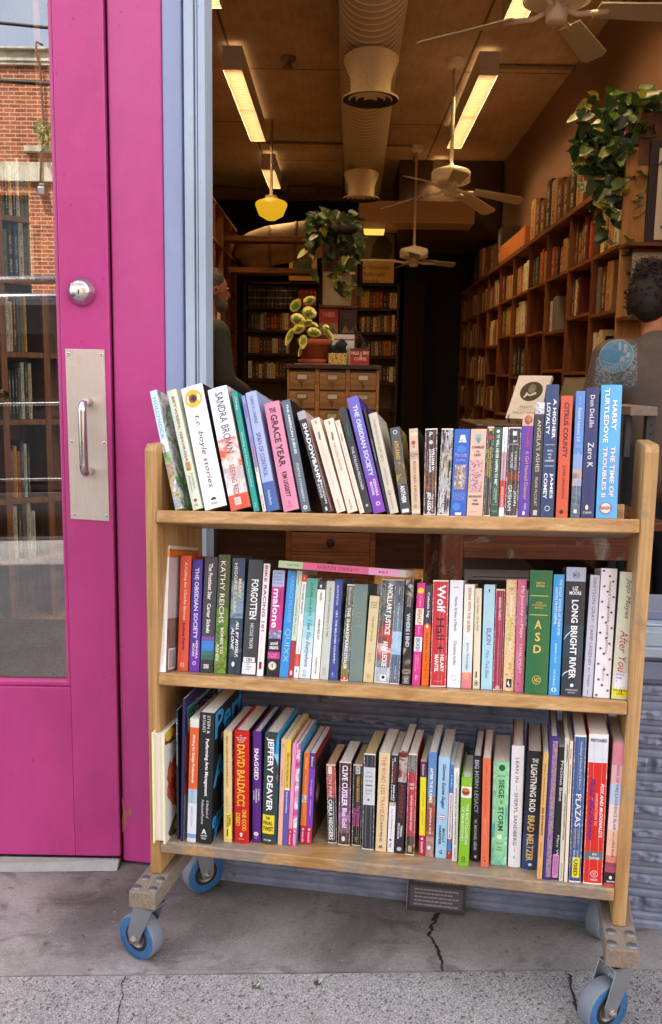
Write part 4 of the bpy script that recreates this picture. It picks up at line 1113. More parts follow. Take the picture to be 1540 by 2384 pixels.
BK(2, 'E', (45, 1140), (146, 1145), (118, 240), '5aa796', 'sea green to pale blue spine with flowing dark script', 'p', bands=[(.2, '5ea996'), (.34, '6fb8b0'), (.48, '86cbd4'), (.6, 'a8d8e4'), (.75, 'c6e2ee'), (1, 'd6e8f4')], side='bfd0ac', items=[(t, 'JULIA GLASS', .045, .375, .36, .66, '245a5a'), (t, 'I See You Everywhere', .415, .885, .28, .74, '2b3a5a', 'i'), (d, .935, .46, .13, '7a8aa0', 1.2), (d, .935, .46, .09, 'd6e8f4', 1.2), (r, .96, .98, .3, .62, 'a8b8cc')])
BK(2, 'E', (155, 1148), (226, 1152), (220, 268), 'f1f0ea', 'white paperback with a black star panel at its head', 'p', bands=[(.085, '35343a'), (1, 'f2f1ec')], items=[('p', [(.05 + .022 * (1 if i % 2 else -1) * 0 - .024 * cos(pi * i / 5) * (1 if i % 2 == 0 else .42), .42 + .2 * sin(pi * i / 5) * (1 if i % 2 == 0 else .42)) for i in range(10)], 'f4f4f4'), (t, 'WOOD', .115, .195, .38, .64, '2a2a2a', 'b'), (t, 'WHEN PIGS FLY', .385, .60, .40, .66, '2a2a2a', 'b'), (t, 'PAPERSTAR', .78, .95, .40, .64, '3a3a3a')])
BK(2, 'E', (232, 1155), (308, 1158), (300, 265), 'c4ccc2', 'pale grey-green paperback with thin dark capitals on one line', 'p', items=[(t, 'SIR ARTHUR CONAN DOYLE', .065, .43, .38, .62, '4a504a'), (d, .45, .5, .06, '3a403a'), (t, 'Sir Nigel', .47, .565, .38, .66, '4a504a'), (x, .87, .96, .3, .66, ['8a928a', 'c4ccc2', '7a827a'], 200)])
BK(2, 'E', (317, 1160), (386, 1163), (375, 250), '3c4c96', 'royal blue paperback with spaced white capitals and a tree-branch cover', 'p', side=(['c4d4de', '7a96a8', '1e2a36', 'dfe8ec'], 14), items=[(t, 'ALAN PATON', .055, .255, .36, .62, 'e6e9f2'), (t, 'CRY, THE BELOVED COUNTRY', .31, .84, .36, .64, 'e6e9f2', 'b'), ('p', [(.945, .34), (.945, .56), (.915, .45)], 'a8c8e0'), (r, .955, .962, .25, .75, '8a9ac8')])
BK(2, 'E', (422, 1168), (490, 1170), (485, 295), '3f3f38', 'dark mottled paperback with white hand-cut lettering and a red foot', 'w', bands=[(.28, (['3a3a34', '6a6a60', '2a2a26'], 50)), (.6, (['3a4a2a', '5a6a3e', '2a2a22'], 50)), (.8, (['3a3c30', '7a8a96', '2c2c26'], 50)), (.955, (['3a3a2a', '8a7a2e', '26241e'], 50)), (1, 'c8283c')], items=[(t, 'Blackwood', .03, .21, .3, .62, 'dcdcd4'), (t, 'THE SHAKESPEARE', .24, .70, .26, .68, 'f2f2ee', 'b'), (t, 'STEALER', .71, .88, .24, .68, 'f2f2ee', 'b'), (r, .965, .985, .4, .6, 'f0d8d8')])
BK(2, 'E', (497, 1172), (620, 1175), (555, 293), '6f8680', 'thick grey-green cloth hardback with faint gilt words', 'h', side='5a6a66', items=[(t, 'THE', .285, .305, .34, .62, 'b8ae86', 'h'), (t, 'PATH', .33, .35, .32, .66, 'b8ae86', 'h'), (t, 'OF', .375, .393, .42, .58, 'b8ae86', 'h'), (t, 'ONENESS', .42, .44, .18, .80, 'b8ae86', 'h')])
BK(2, 'E', (627, 1178), (716, 1183), (690, 400), 'd6c79a', 'short cream paperback with faint brown capitals, beside the grey-green cloth book', 'p', items=[(t, 'BARNES', .07, .085, .16, .84, '8a7a4e', 'h'), (t, '& NOBLE', .098, .113, .16, .84, '8a7a4e', 'h'), (t, 'CLASSICS', .126, .141, .16, .84, '8a7a4e', 'h'), (t, 'THE ART OF WAR', .235, .53, .40, .60, '8a7440'), (t, 'Sun Tzu', .66, .78, .38, .62, '9a8652', 'i'), (r, .905, .955, .3, .66, 'bfae7e')])
BK(2, 'E', (725, 1188), (862, 1195), (798, 248), '5d6360', 'grey camouflage-like paperback with red patches and bold white capitals', 'w', bands=[(.4, (['5a5f5c', '74786e', '3c4248', 'a8b4bc'], 22)), (.62, (['6a6e64', 'c83a2a', '4c5250', '8a4a3a'], 24)), (.85, (['a8b0b4', '5a6a70', 'c8402e', 'd8dee2'], 22)), (1, (['c8d4e0', '9aacc0', 'e0e8ee'], 22))], items=[(t, 'ANCILLARY JUSTICE', .04, .535, .36, .80, 'fafafa', 'b'), (t, 'ANN LECKIE', .595, .84, .40, .74, 'fafafa', 'b'), (r, .92, .975, .40, .76, 'f2f2f2'), (d, .942, .58, .11, '1c1c1c')])
BK(2, 'E', (868, 1198), (952, 1203), (930, 250), '4a5c70', 'blue-grey paperback with thin white handwriting and a pale blue figure', 'w', bands=[(.25, '4c5c6c'), (.5, '5c768e'), (.72, (['7ab0d8', 'a8d0ec', '6aa0cc'], 12)), (1, (['3a4a64', '5a6c88', '2e3c54'], 20))], items=[(t, 'A Mango-Shaped Space', .22, .57, .40, .62, 'eef4f8', 'i'), (t, 'Mass', .07, .15, .44, .6, 'e2eaf0', 'i'), (t, 'Wendy', .83, .96, .4, .62, 'e2eaf0', 'i')])
BK(2, 'E', (978, 1207), (1052, 1210), (1015, 250), '2b2629', 'black paperback with rope drawing and a blue dot near its head', 'p', bands=[(.2, (['2a2628', 'b8a898', '3a3032', '1e1c1e'], 36)), (.65, '2c2729'), (.93, (['2a2628', '3a3234', 'a89486', '241f22'], 34)), (1, '26222a')], items=[(d, .065, .6, .26, '8ab8d8'), (t, 'SOPHIE', .165, .265, .56, .74, 'd8d0cc'), (t, 'WHITE', .165, .26, .28, .46, 'd8d0cc'), (t, 'WHERE I END', .325, .64, .26, .72, 'cfe0ee', 'b'), (r, .925, .985, .12, .82, 'b8b0b0'), (r, .93, .98, .16, .78, '2a2628'), (t, 'OCTI', .935, .953, .26, .7, 'e8e8e8', 'bh'), (t, '2024', .958, .975, .26, .7, 'e8e8e8', 'bh')])
BK(2, 'E', (1070, 1210), (1140, 1213), (1112, 283), 'd2388e', 'hot pink paperback with yellow, white and blue letter blocks', 'p', bands=[(.25, 'd4388c'), (.41, 'f0eee4'), (.53, 'd4388c'), (.67, 'f0eee4'), (1, 'd4388c')], items=[(d, .075, .5, .40, 'e8d83a'), (t, "It's Called a", .125, .23, .4, .66, 'f6d8e8', 'i'), (t, 'BREAKUP', .258, .405, .22, .78, 'c8803a', 'b'), (t, 'Because It\'s', .43, .51, .4, .64, 'f6d8e8', 'i'), (t, 'BROKEN', .54, .665, .22, .78, '5a90b8', 'b'), (t, 'Greg Behrendt &', .70, .84, .52, .7, 'f6d8e8', 'i'), (t, 'Amiira Ruotola', .70, .86, .26, .44, 'f6d8e8', 'i'), (t, 'F!', .90, .95, .36, .64, 'f8e8f0', 'h')])
BK(2, 'E', (1155, 1213), (1220, 1217), (1192, 305), '43474e', 'orange and charcoal paperback with handwritten white and black lettering', 'p', bands=[(.40, '454a52'), (1, 'ee7420')], items=[(t, 'Celeste Ng', .07, .32, .3, .72, 'f2f2f2', 'b'), (d, .405, .48, .34, 'ee7420', 1.1), (d, .41, .48, .18, 'f4ece0', 1.3), (t, 'Everything I Never Told You', .475, .93, .34, .62, '3a2014')])
BK(2, 'E', (1235, 1222), (1376, 1230), (1263, 258), 'bf2b38', 'thick crimson paperback with large white and black words and a cross', 'w', bands=[(1, 'c22f3b')], items=[(t, 'Wolf', .045, .305, .30, .84, 'fbf6f2', 'b'), (t, 'Hall', .36, .56, .28, .80, '32161c'), (r, .605, .675, .54, .60, '2a1216'), (r, .632, .644, .38, .78, '2a1216'), (t, 'HILARY', .70, .86, .60, .84, 'fbf4f0', 'b'), (t, 'MANTEL', .70, .865, .24, .48, 'fbf4f0', 'b'), (t, 'PICADOR', .945, .955, .26, .74, 'e8b8b8', 'h')])
BK(2, 'E', (1388, 1230), (1508, 1235), (1418, 258), 'e9ecf2', 'plain white paperback with thin dark blue serif words, right of the crimson one', 'p', items=[(t, '6/6/23', .06, .075, .3, .66, '5a5a6a', 'h'), (t, 'Hestia Strikes a Match', .155, .475, .40, .62, '3a4152'), (t, 'Christine Grillo', .565, .79, .40, .62, '3a4152'), (d, .91, .5, .17, '9aa4b4', 1.2), (d, .91, .5, .14, 'e9ecf2', 1.2)])
BK(2, 'F', (76, 995), (148, 997), (103, 237), 'ece9dc', 'cream to pale blue paperback with thin orange-brown capitals and a pink foot', 'p', bands=[(.5, 'eeeadf'), (.68, 'dbe6e8'), (.84, 'c8dfe8'), (.855, 'e4b89a'), (1, 'dc8488')], items=[(t, 'RIDING WITH THE QUEEN', .035, .46, .34, .70, 'b0704e', 'b'), (t, 'Jennie Shortridge', .56, .82, .36, .66, '5a6a78'), (d, .885, .46, .28, 'f0c090'), (d, .885, .46, .22, 'e09a80')])
BK(2, 'F', (160, 997), (209, 1000), (178, 268), 'e4dcc0', 'narrow cream paperback with a small penguin-shaped oval at its foot', 'p', items=[(t, 'Calvin Tomkins  Off the Wall', .08, .42, .36, .64, '3a3a30'), (r, .83, .89, .36, .6, '5a5648'), (d, .945, .5, .3, '3a3a30', 1.4), (d, .945, .5, .24, 'efe9d6', 1.4), (d, .945, .5, .14, '2a2a28', 1.7)])
BK(2, 'F', (220, 1002), (300, 1005), (245, 240), 'a9d7e6', 'pale turquoise paperback with a faded yellow and violet title', 'p', items=[('p', [(.08, .5), (.045, .4), (.045, .6)], '2a3a4a'), (t, 'STANLEY', .13, .40, .3, .74, 'b8dcd0'), (t, 'ELKIN', .415, .575, .36, .78, '8a72b4', 'b'), (t, 'Mrs. Ted Bliss', .625, .895, .34, .66, '6a80b8', 'i')])
BK(2, 'F', (305, 1005), (374, 1010), (330, 273), '9a2a4a', 'raspberry red paperback with worn white lines and tiny capitals', 'w', bands=[(1, '9e2c4c')], items=[(t, 'BARBARA TRAPIDO', .08, .31, .36, .62, 'f0d8dc', 'b'), (t, 'JUGGLING', .33, .46, .36, .62, 'd86a8a', 'b'), (r, .49, .99, .42, .45, 'd8a8b4'), (d, .975, .5, .22, 'd8b8b0')])
BK(2, 'F', (380, 1015), (456, 1020), (408, 203), 'd9b48a', 'tan basket-weave patterned paperback with white and yellow-green words', 'p', bands=[(1, (['c99a62', 'e8cfa4', 'b98a58'], 210, .1))], items=[(t, 'TRUE', .075, .095, .4, .74, '7a4a2a', 'h'), (t, 'stories for the', .14, .335, .42, .72, 'f6efe2', 'b'), (t, "extreme teen's", .34, .555, .42, .72, 'c0c83a', 'b'), (t, 'heart', .56, .635, .42, .72, 'f6efe2', 'b'), (t, 'gray', .745, .81, .42, .76, 'b4c030', 'b'), (r, .89, .965, .3, .8, '1c1c20'), ('p', [(.93, .36), (.9, .5), (.95, .62), (.925, .76), (.96, .6)], 'f0f0f0')])
BK(2, 'F', (463, 1022), (528, 1025), (490, 202), 'c76a86', 'rose pink paperback with white serif lettering, left of the big green book', 'p', items=[(t, 'My Journey', .06, .325, .36, .78, 'f6eef0'), (t, 'with', .335, .39, .48, .68, 'f0dce2'), (t, 'Maya', .40, .52, .36, .78, 'f6eef0'), (t, 'TAVIS SMILEY', .57, .835, .42, .70, 'f4e8ec'), (t, 'with DAVID RITZ', .64, .79, .2, .34, 'f0dce2'), (d, .925, .4, .1, '8a3048')])
BK(2, 'F', (538, 1032), (702, 1040), (578, 133), '24693c', 'thick dark green manual with gilt capitals and rules', 'h', D=.165, items=[(t, 'NINTH', .095, .113, .30, .66, 'd8b85a', 'bh'), (t, 'EDITION', .118, .136, .30, .66, 'd8b85a', 'bh'), (r, .205, .211, .06, .86, 'd8b85a'), (t, 'STEEL', .258, .272, .32, .62, 'd0b056', 'bh'), (t, 'CONSTRUCTION', .278, .292, .16, .78, 'd0b056', 'bh'), (t, 'MANUAL', .298, .312, .28, .66, 'd0b056', 'bh'), (r, .36, .366, .06, .86, 'd8b85a'), (t, 'A', .405, .475, .30, .62, 'dcbc5e', 'bh'), (t, 'S', .505, .575, .34, .58, 'dcbc5e', 'bh'), (t, 'D', .605, .67, .30, .64, 'dcbc5e', 'bh'), (d, .885, .5, .20, 'd8b85a', 1.0), (d, .885, .5, .175, '24693c', 1.0), (t, 'AISC', .868, .902, .37, .63, 'd8b85a', 'bh')])
BK(2, 'F', (712, 1043), (790, 1045), (762, 165), '3b9bd9', 'bright blue paperback with white small capitals on two lines', 'p', items=[(t, 'THE VIOLET SHYNESS OF THEIR EYES', .04, .505, .56, .80, 'f2f8fc'), (t, 'NOTES FROM NEPAL', .11, .42, .2, .44, 'f2f8fc'), (t, 'BARBARA J. SCOT', .575, .735, .36, .58, 'e8f4fa'), (t, 'CALYX Books', .785, .92, .36, .58, 'e8f4fa'), (d, .955, .46, .22, 'e8f4fa'), ('p', [(.975, .46), (.955, .34), (.935, .46), (.955, .58)], '2a7ab0')])
BK(2, 'F', (803, 1048), (946, 1055), (850, 112), '24303f', 'dark teal-blue hardback with heavy white capitals and lightning cracks', 'h', D=.155, bands=[(.11, 'aab4c8'), (.45, '2a2c36'), (.7, '26404e'), (1, '2a3442')], items=[(d, .06, .5, .18, '3a4450'), (d, .06, .5, .155, 'aab4c8'), (t, 'MO', .048, .074, .38, .62, '3a4450', 'bh'), (t, 'LIZ', .15, .18, .36, .64, 'eef2f4', 'bh'), (t, 'MOORE', .187, .215, .2, .8, 'eef2f4', 'bh'), (t, 'LONG BRIGHT RIVER', .255, .865, .34, .68, 'f2f4f4', 'b'), ('p', [(.56, .02), (.53, .12), (.49, .38), (.495, .4), (.54, .14), (.57, .02)], 'c8d0d4'), ('p', [(.84, .02), (.82, .1), (.80, .34), (.805, .36), (.83, .13), (.85, .02)], 'c8d0d4'), (d, .915, .52, .09, 'dfe6ea'), (t, 'RIVERHEAD', .945, .957, .22, .82, 'dfe6ea', 'h'), (t, 'BOOKS', .965, .977, .34, .7, 'dfe6ea', 'h')])
BK(2, 'F', (960, 1055), (1030, 1060), (1020, 170), 'c3c6d6', 'pale lavender paperback with thin grey capitals along the whole spine', 'p', items=[(t, 'GREYSON GRAY: CAMP LEGEND', .02, .74, .34, .66, '62646e'), (t, 'B.C. TWEEDT', .765, .925, .38, .60, '62646e'), (r, .94, .985, .46, .52, '7a7c88')])
BK(2, 'F', (1040, 1062), (1156, 1068), (1100, 122), 'eae6ea', 'white hardback with brown polka dots down its spine', 'h', side='2a2420', items=[(d, .02 + .04 * i, .16 + .62 * ((i * 7) % 3) / 2 + (.08 if i % 2 else 0), .075, '5a4046', .95) for i in range(25)] + [(t, 'WHITE OLEANDER, JANET FITCH', .095, .655, .48, .66, '4a4248'), (t, 'LITTLE, BROWN', .745, .87, .44, .56, '6a6066')])
BK(2, 'F', (1170, 1072), (1292, 1078), (1237, 148), 'd3d3bb', 'pale olive cream hardback with a library label, right end of the middle shelf', 'h', items=[(t, 'Jojo Moyes', .05, .37, .36, .72, '4a4a42', 'i'), (t, 'After You', .46, .79, .24, .72, 'b8383a', 'i'), ('s', .795, .925, .10, .98, 'e8eaf2', [(t, 'FICTION', .04, .16, .08, .6, '2a2a3a', 'h'), (t, 'MOYES', .24, .36, .08, .5, '2a2a3a', 'h'), (t, 'J', .44, .56, .08, .14, '2a2a3a', 'h')]), ('s', .905, .985, .03, .97, 'e2dc2a', [(t, 'Boston Public', .18, .40, .06, .94, '3a3a1a', 'h'), (t, 'Library', .55, .82, .26, .72, '3a3a1a', 'h')]), (d, .935, .52, .08, '15150f', 2.6)])
# magazine lying across the tops of the standing books
LA, LB_, LC, LD = ((852.6, 1718.5), (1242.7, 1750), (1241, 1771), (852, 1740))
yb = .012
ql = [SF[2].at(u / 1.3162, v / 1.3162, yb) for u, v in (LD, LC, LA)]
_len = sqrt((ql[1].x - ql[0].x) ** 2 + (ql[1].z - ql[0].z) ** 2); _th = atan2(ql[1].z - ql[0].z, ql[1].x - ql[0].x)
_tk = max(.010, ql[2].z - ql[0].z)
PF = Frame(SF[2].p(ql[0].x, yb, ql[0].z + .0012), SF[2].ex * cos(_th) + SF[2].ez * sin(_th), SF[2].ey, SF[2].ez * cos(_th) - SF[2].ex * sin(_th))
mb = MB(PF); L_ = _len
segs = [(0, .195, 'b0c498'), (.195, .715, 'cf5f86'), (.715, .945, 'd992b4'), (.945, 1.0, 'b4aaa4')]
for a, b, c in segs:
    mb.quad(((a * L_, -.0003, 0), (b * L_, -.0003, 0), (b * L_, -.0003, _tk), (a * L_, -.0003, _tk)), cm(c))
m_ = cm('c4bcb4')
mb.box(0, L_, -.0001, .148, _tk - .0006, _tk, m_); mb.box(0, L_, -.0001, .148, 0, .0006, m_)
def lt(s, a0, a1, b0, b1, c, fl=''):
    letter_on(mb, s, lambda a, b: PF.p(L_ * (a1 + (a0 - a1) * a), -.0006, _tk * (b1 + (b0 - b1) * b)), cm(c), fl)
lt('FALL 2010', .07, .165, .34, .62, '4a5a3e'); lt('PARIS REVIEW', .305, .585, .22, .78, '8a2a52'); lt('the', .60, .64, .3, .7, '8a2a52', 'i'); lt('194', .79, .86, .32, .68, '9a3a6a', 'b')
pr = tag(mb.build('magazine'), 'pink and green literary magazine lying across the tops of the middle-shelf books', 'magazine')
mb = MB(PF); mb.box(.001, L_ - .001, .0004, .1475, .0008, _tk - .0008, M_page); mb.build('page_block', pr)

# ---- bottom shelf
BK(3, 'G', (310, 1345), (330, 1345), (330, 108), '2c2756', 'tall purple keyboard music book with silver lettering on its cover', D=.20, y=.006, kind='p',
   side='2e2650', items=[('v', None, 0, .05, .72, 1, '3f9a70'), ('v', 'VOL 1', .01, .035, .78, .94, '1a2a2a'), ('v', 'Contemporary', .07, .115, .28, .93, 'b4bcc8', 'bi'), ('v', 'ROCK', .12, .20, .28, .98, 'b9a8bc', 'b'), ('v', None, .075, .155, .05, .27, '3f9a80'), ('v', 'KEYBOARD', .085, .145, .06, .26, '12343a', 'b'), ('v', [(0, 0), (1, 0), (.85, .6), (.5, 1), (.15, .6)], .155, .26, .07, .22, 'd8c090'), ('v', None, .26, .68, 0, 1, (['6a3a3a', '8a4038', '4a3048'], 12)), ('v', None, .68, 1, 0, 1, (['8a929c', '6a7684', 'a8b0b8'], 14)), ('v', None, .8, .97, .16, .2, 'b0304a'), ('v', None, .8, .97, .21, .24, 'e8e8ec')])
BK(3, 'G', (282, 1340), (296, 1340), (283, 205), '23283c', 'thin navy booklet with white capitals on its edge, beside the keyboard music book', D=.17, y=.012, items=[(t, 'THE JOURNEY CONTINUES', .06, .42, .2, .8, 'c8ccd8', 'b')])
# cook book turned fore-edge out
q0, q1, q2 = [WF.at((440 + a * .36364) / 1.3162, (2100 + b * .36364) / 1.3162, -.016) for a, b in ((62, 1378), (165, 1384), (78, 402))]
cb_T, cb_H = q1.x - q0.x, q2.z - (Z3 + .001)
CF = Frame(WF.p(q0.x + .004, -.014, Z3 + .0012), WF.ex, WF.ey, WF.ez)
M_ivory = cm('eee6b8'); M_covw = cm('d9d8d2', .25)
mb = MB(CF)
mb.box(0, .003, 0, .2, 0, cb_H, M_ivory); mb.box(cb_T - .0045, cb_T - .0005, 0, .2, 0, cb_H, M_ivory); mb.box(0.003, cb_T - .0045, .197, .2, 0, cb_H, M_ivory)
mb.box(cb_T - .0005, cb_T, .002, .2, 0, cb_H, M_covw)
cbk = tag(mb.build('book', bevel=.0006), 'thick ivory cookbook standing pages outward with a red crab on its cover', 'book', SHN[3])
mb = MB(CF); mb.box(.0032, cb_T - .0047, .006, .196, .004, cb_H - .005, NT('x', .8).m if False else M_page); mb.build('page_block', cbk)
def cov(pts, m, l=.0004):
    mb.face([mb.w(CF.p(cb_T + l, .2 * a, cb_H * (1 - b))) for a, b in pts], m)
def blob(a, b, ra, rb, m, l, n=20, seed=0):
    random.seed(seed)
    cov([(a + ra * (1 + random.uniform(-.12, .12)) * cos(2 * pi * i / n), b + rb * (1 + random.uniform(-.12, .12)) * sin(2 * pi * i / n)) for i in range(n)], m, l)
mb = MB(CF)
crab, crabd = art(['7a1f12', 'b03a20', 'c86a48', '5a160e'], 45, 1.5, .25), cm('4a2c1c')
blob(.44, .50, .37, .27, cm('5a4630'), .0003, seed=1); blob(.44, .47, .33, .2, crab, .0006, 26, seed=2)
for i, (a, b, ra, rb) in enumerate(((.14, .40, .07, .1), (.12, .55, .06, .08), (.22, .66, .06, .07), (.34, .72, .08, .06), (.5, .72, .14, .05))): blob(a, b, ra, rb, crab, .0008, 12, seed=5 + i)
mb.build('crab_picture', cbk)
mb = MB(CF)
blob(.24, .07, .23, .07, cm('5a3a24'), .0003, seed=11); blob(.14, .05, .12, .05, cm('d9b640'), .0005, seed=12); blob(.32, .09, .09, .05, cm('c87050'), .0006, seed=13); blob(.75, .06, .2, .05, cm('7a2a20'), .0006, seed=14)
mb.build('fruit_picture', cbk); mb = MB(CF)
blob(.36, .93, .26, .09, cm('4a4a30'), .0003, seed=15); blob(.37, .93, .14, .06, cm('b8c878'), .0005, seed=16)
mb.build('avocado_picture', cbk)
random.seed(7)
BK(3, 'G', (365, 1320), (438, 1325), (393, 275), 'd8d8d4', 'orange-banded white paperback with grey-blue lower half, left of the black arts manual', D=.15, bands=[(.07, 'd9dad6'), (.565, 'd9622c'), (.68, 'a9bfce'), (.93, 'd9dee4'), (.965, '6f9fd0'), (1, 'd8dadc')], side='6a4030', items=[(t, 'Writing for Design Professionals', .125, .515, .28, .64, 'f6ece4', 'b'), (t, 'Second Edition', .575, .665, .4, .56, '6a8a9c'), (t, 'Stephen A. Kliment', .705, .87, .34, .62, '7a9ab4')])
BK(3, 'G', (447, 1330), (565, 1337), (475, 225), '1f2123', 'thick black arts manual with giant blue letters on its cover', D=.185, side='191b1e', items=[(t, 'STEIN &', .02, .155, .54, .74, 'e6e6e6'), (t, 'BATHURST', .02, .15, .22, .42, 'e6e6e6'), (t, 'Performing Arts Management', .195, .63, .40, .70, 'f2f2f2', 'b'), (t, 'A Handbook of', .66, .80, .62, .80, 'e0e0e0', 'i'), (t, 'Professional Practices', .66, .85, .28, .46, 'e0e0e0', 'i'), (t, 'A', .885, .925, .34, .68, 'efefef', 'bh'), (t, 'ALLWORTH', .932, .945, .26, .74, 'dcdcdc', 'bh'), (t, 'PRESS', .952, .965, .34, .66, 'dcdcdc', 'bh'), ('v', 'Perf', .005, .21, .02, .99, '2a8ccc', 'b'), ('v', 'Per', .21, .27, .24, .5, 'e8e8e8', 'b'), ('v', 'A', .36, .575, .0, .42, '2a8ccc', 'b'), ('v', 'M', .60, .78, .3, .7, '2a8ccc', 'b'), ('v', 'ent', .78, .90, .0, .4, '2a8ccc', 'b'), ('v', 'f', .87, 1.0, .05, .36, '2a8ccc', 'bi')])
BK(3, 'G', (675, 1315), (742, 1318), (668, 382), 'dcc689', 'cream yellow paperback with spaced capitals and a yellow price sticker', D=.15, side=(['8a2f2a', 'c87a3a', '4a3a6a', 'd8c08a'], 20), items=[(t, 'NEW CREATIVE COMMUNITY', .04, .50, .32, .56, '3a3428'), (t, 'ARLENE GO', .57, .73, .36, .54, '8a7a56'), ('s', .735, .965, .34, .98, 'e9e04a', [(t, 'SAVES', .05, .55, .06, .42, '1a1a1a', 'b'), (t, 'USED', .04, .48, .5, .84, '1a1a1a', 'b'), (r, .6, .9, .1, .34, '2a2a20')])])
BK(3, 'G', (765, 1315), (886, 1318), (762, 372), 'c41f1f', 'thick red hardback with tall yellow outlined capitals', 'h', D=.155, side='2a1416', items=[(t, '#1', .035, .048, .4, .52, 'f0d8c8', 'bh'), (t, 'NEW YORK TIMES', .055, .066, .14, .84, 'f0d8c8', 'bh'), (t, 'BESTSELLING', .073, .084, .22, .76, 'f0d8c8', 'bh'), (t, 'AUTHOR', .091, .102, .32, .66, 'f0d8c8', 'bh'), (t, 'DAVID BALDACCI', .12, .665, .20, .74, 'e8b92a', 'b'), (t, 'ONE GOOD', .695, .885, .56, .84, 'e8b92a', 'b'), (t, 'DEED', .73, .845, .12, .42, 'e8b92a', 'b'), (d, .915, .5, .1, 'f0d0c0'), (d, .93, .5, .08, 'f0d0c0'), (t, 'GRAND CENTRAL', .955, .965, .3, .72, 'f0d0c0', 'h')])
BK(3, 'G', (915, 1315), (984, 1320), (913, 383), '5b2380', 'purple hardback with heavy white serif title between the red and the dark thrillers', 'h', side='3a3f78', items=[(t, 'SNAGGED', .145, .43, .22, .74, 'f4f0f6', 'b'), (t, 'CAROL', .51, .62, .70, .86, 'f2eef4', 'b'), (t, 'HIGGINS', .51, .635, .40, .58, 'f2eef4', 'b'), (t, 'CLARK', .525, .615, .12, .28, 'f2eef4', 'b'), (d, .92, .48, .28, 'f2eef4', .85), (t, 'W', .91, .93, .38, .58, '5b2380', 'bh'), (t, 'WARNER', .95, .96, .3, .66, 'e8e0ee', 'h')])
BK(3, 'G', (995, 1325), (1112, 1333), (1022, 390), '33403f', 'dark thriller with a sky blue corner and a yellow title square', 'h', D=.155, side='2e86b8', items=[('p', [(.0, .18), (.0, 1), (.31, 1), (.29, .96), (.14, .62)], '2f9bd2'), ('p', [(.1, .5), (.18, .62), (.25, .9), (.28, 1), (.18, 1)], '8ac8e8'), ('p', [(.38, .9), (.36, 1), (.42, 1), (.44, .96)], 'a8603a'), (t, 'JEFFERY DEAVER', .045, .70, .14, .68, 'fafafa', 'b'), (r, .735, .905, .02, .86, 'e6d62e'), (t, 'THE', .75, .775, .24, .56, '22241e', 'bh'), (t, 'FINAL', .79, .825, .08, .76, '22241e', 'bh'), (t, 'TWIST', .84, .88, .06, .8, '22241e', 'bh'), (t, 'PUTNAM', .955, .97, .16, .66, 'f0f0f0', 'bh')])
BK(3, 'G', (1128, 1340), (1164, 1340), (1160, 450), 'e4b496', 'slim peach paperback with tiny dark letters down the middle', D=.14, items=[(d, .06, .5, .26, '3a3a40', 1.4), (d, .06, .5, .16, 'e8d8d0', 1.4), (t, 'TOY STORY 2', .28, .43, .36, .60, '5a4a44')])
BK(3, 'G', (1168, 1342), (1211, 1345), (1198, 450), 'd9bd3e', 'yellow-over-violet paperback with black capitals', D=.15, bands=[(.46, (['d8b830', 'e6cc50', 'c8a428'], 40)), (.475, 'f0ece0'), (1, '5f58a8')], side=(['c89a2a', 'e8c84a', 'a87a2a'], 20), items=[(t, 'SELECTED WRITINGS OF', .14, .445, .36, .70, '3a3020'), (t, 'ESIQUIO NABRO', .49, .69, .36, .66, 'eceaf4', 'b')])
BK(3, 'G', (1213, 1348), (1244, 1350), (1255, 485), 'e094b8', 'thin pink girls\' booklet with a raspberry foot', D=.14, bands=[(.83, 'e296ba'), (1, 'bb2a50')], items=[(t, 'Coconut and the Charm', .3, .6, .34, .6, 'f6d0e0', 'i'), (d, .86, .5, .2, 'f8e4ec'), (t, 'AmericanGirl', .885, .985, .3, .7, 'f8e4ec', 'b')])
BK(3, 'G', (1250, 1350), (1281, 1352), (1290, 490), 'd0489a', 'pink and white blotched booklet with a blue back cover', D=.14, bands=[(.82, (['c8408e', 'f4e4ec', 'd85aa0', 'b03a86'], 20)), (1, 'e070b0')], side='3f8fc0', items=[(t, 'Care', .2, .27, .3, .7, '8a5a78', 'i'), (d, .85, .5, .2, 'f8e4ec'), (t, 'AmericanGirl', .88, .98, .3, .7, 'f8e4ec', 'b')])
BK(3, 'G', (1313, 1328), (1360, 1330), (1350, 567), 'ea7626', 'orange girls\' mystery booklet with a small grey animal on its spine', D=.15, bands=[(.80, 'ec7828'), (1, 'b81f48')], items=[(t, 'Beforever', .05, .18, .3, .72, 'f8e0c4', 'i'), (t, 'Midnight and Shadows', .24, .46, .34, .64, 'f6d8b8', 'i'), (x, .46, .54, .02, .8, ['9a9aa8', 'd8d8dc', '6a6a78'], 120), (t, 'Josefina Classic 2', .55, .70, .34, .62, 'f6d8b8', 'i'), (d, .835, .5, .2, 'f8e4ec'), (t, 'AmericanGirl', .86, .98, .3, .7, 'f8e4ec', 'b')])
BK(3, 'G', (1363, 1332), (1411, 1335), (1400, 568), '7a3fae', 'purple girls\' mystery booklet with a dark forest cover', D=.15, bands=[(.165, '5a2f7c'), (.80, '8040b8'), (1, 'bf2350')], side=(['2a2018', '4a3a24', '1e1614', '5a2a34'], 18), items=[('v', None, 0, .10, 0, 1, '8e2430'), ('v', [(0, .5), (.5, 0), (1, .5), (.5, 1)], .38, .62, .12, .36, 'a88a86'), (t, 'Beforever', .035, .15, .28, .74, 'f4ecf8', 'i'), (t, 'The Crystal Ball', .28, .46, .36, .66, 'f0e6f6'), (t, 'A Rebecca Mystery', .50, .69, .36, .66, 'f0e6f6', 'i'), (d, .835, .5, .2, 'f8e4ec'), (t, 'AmericanGirl', .86, .98, .3, .7, 'f8e4ec', 'b')])
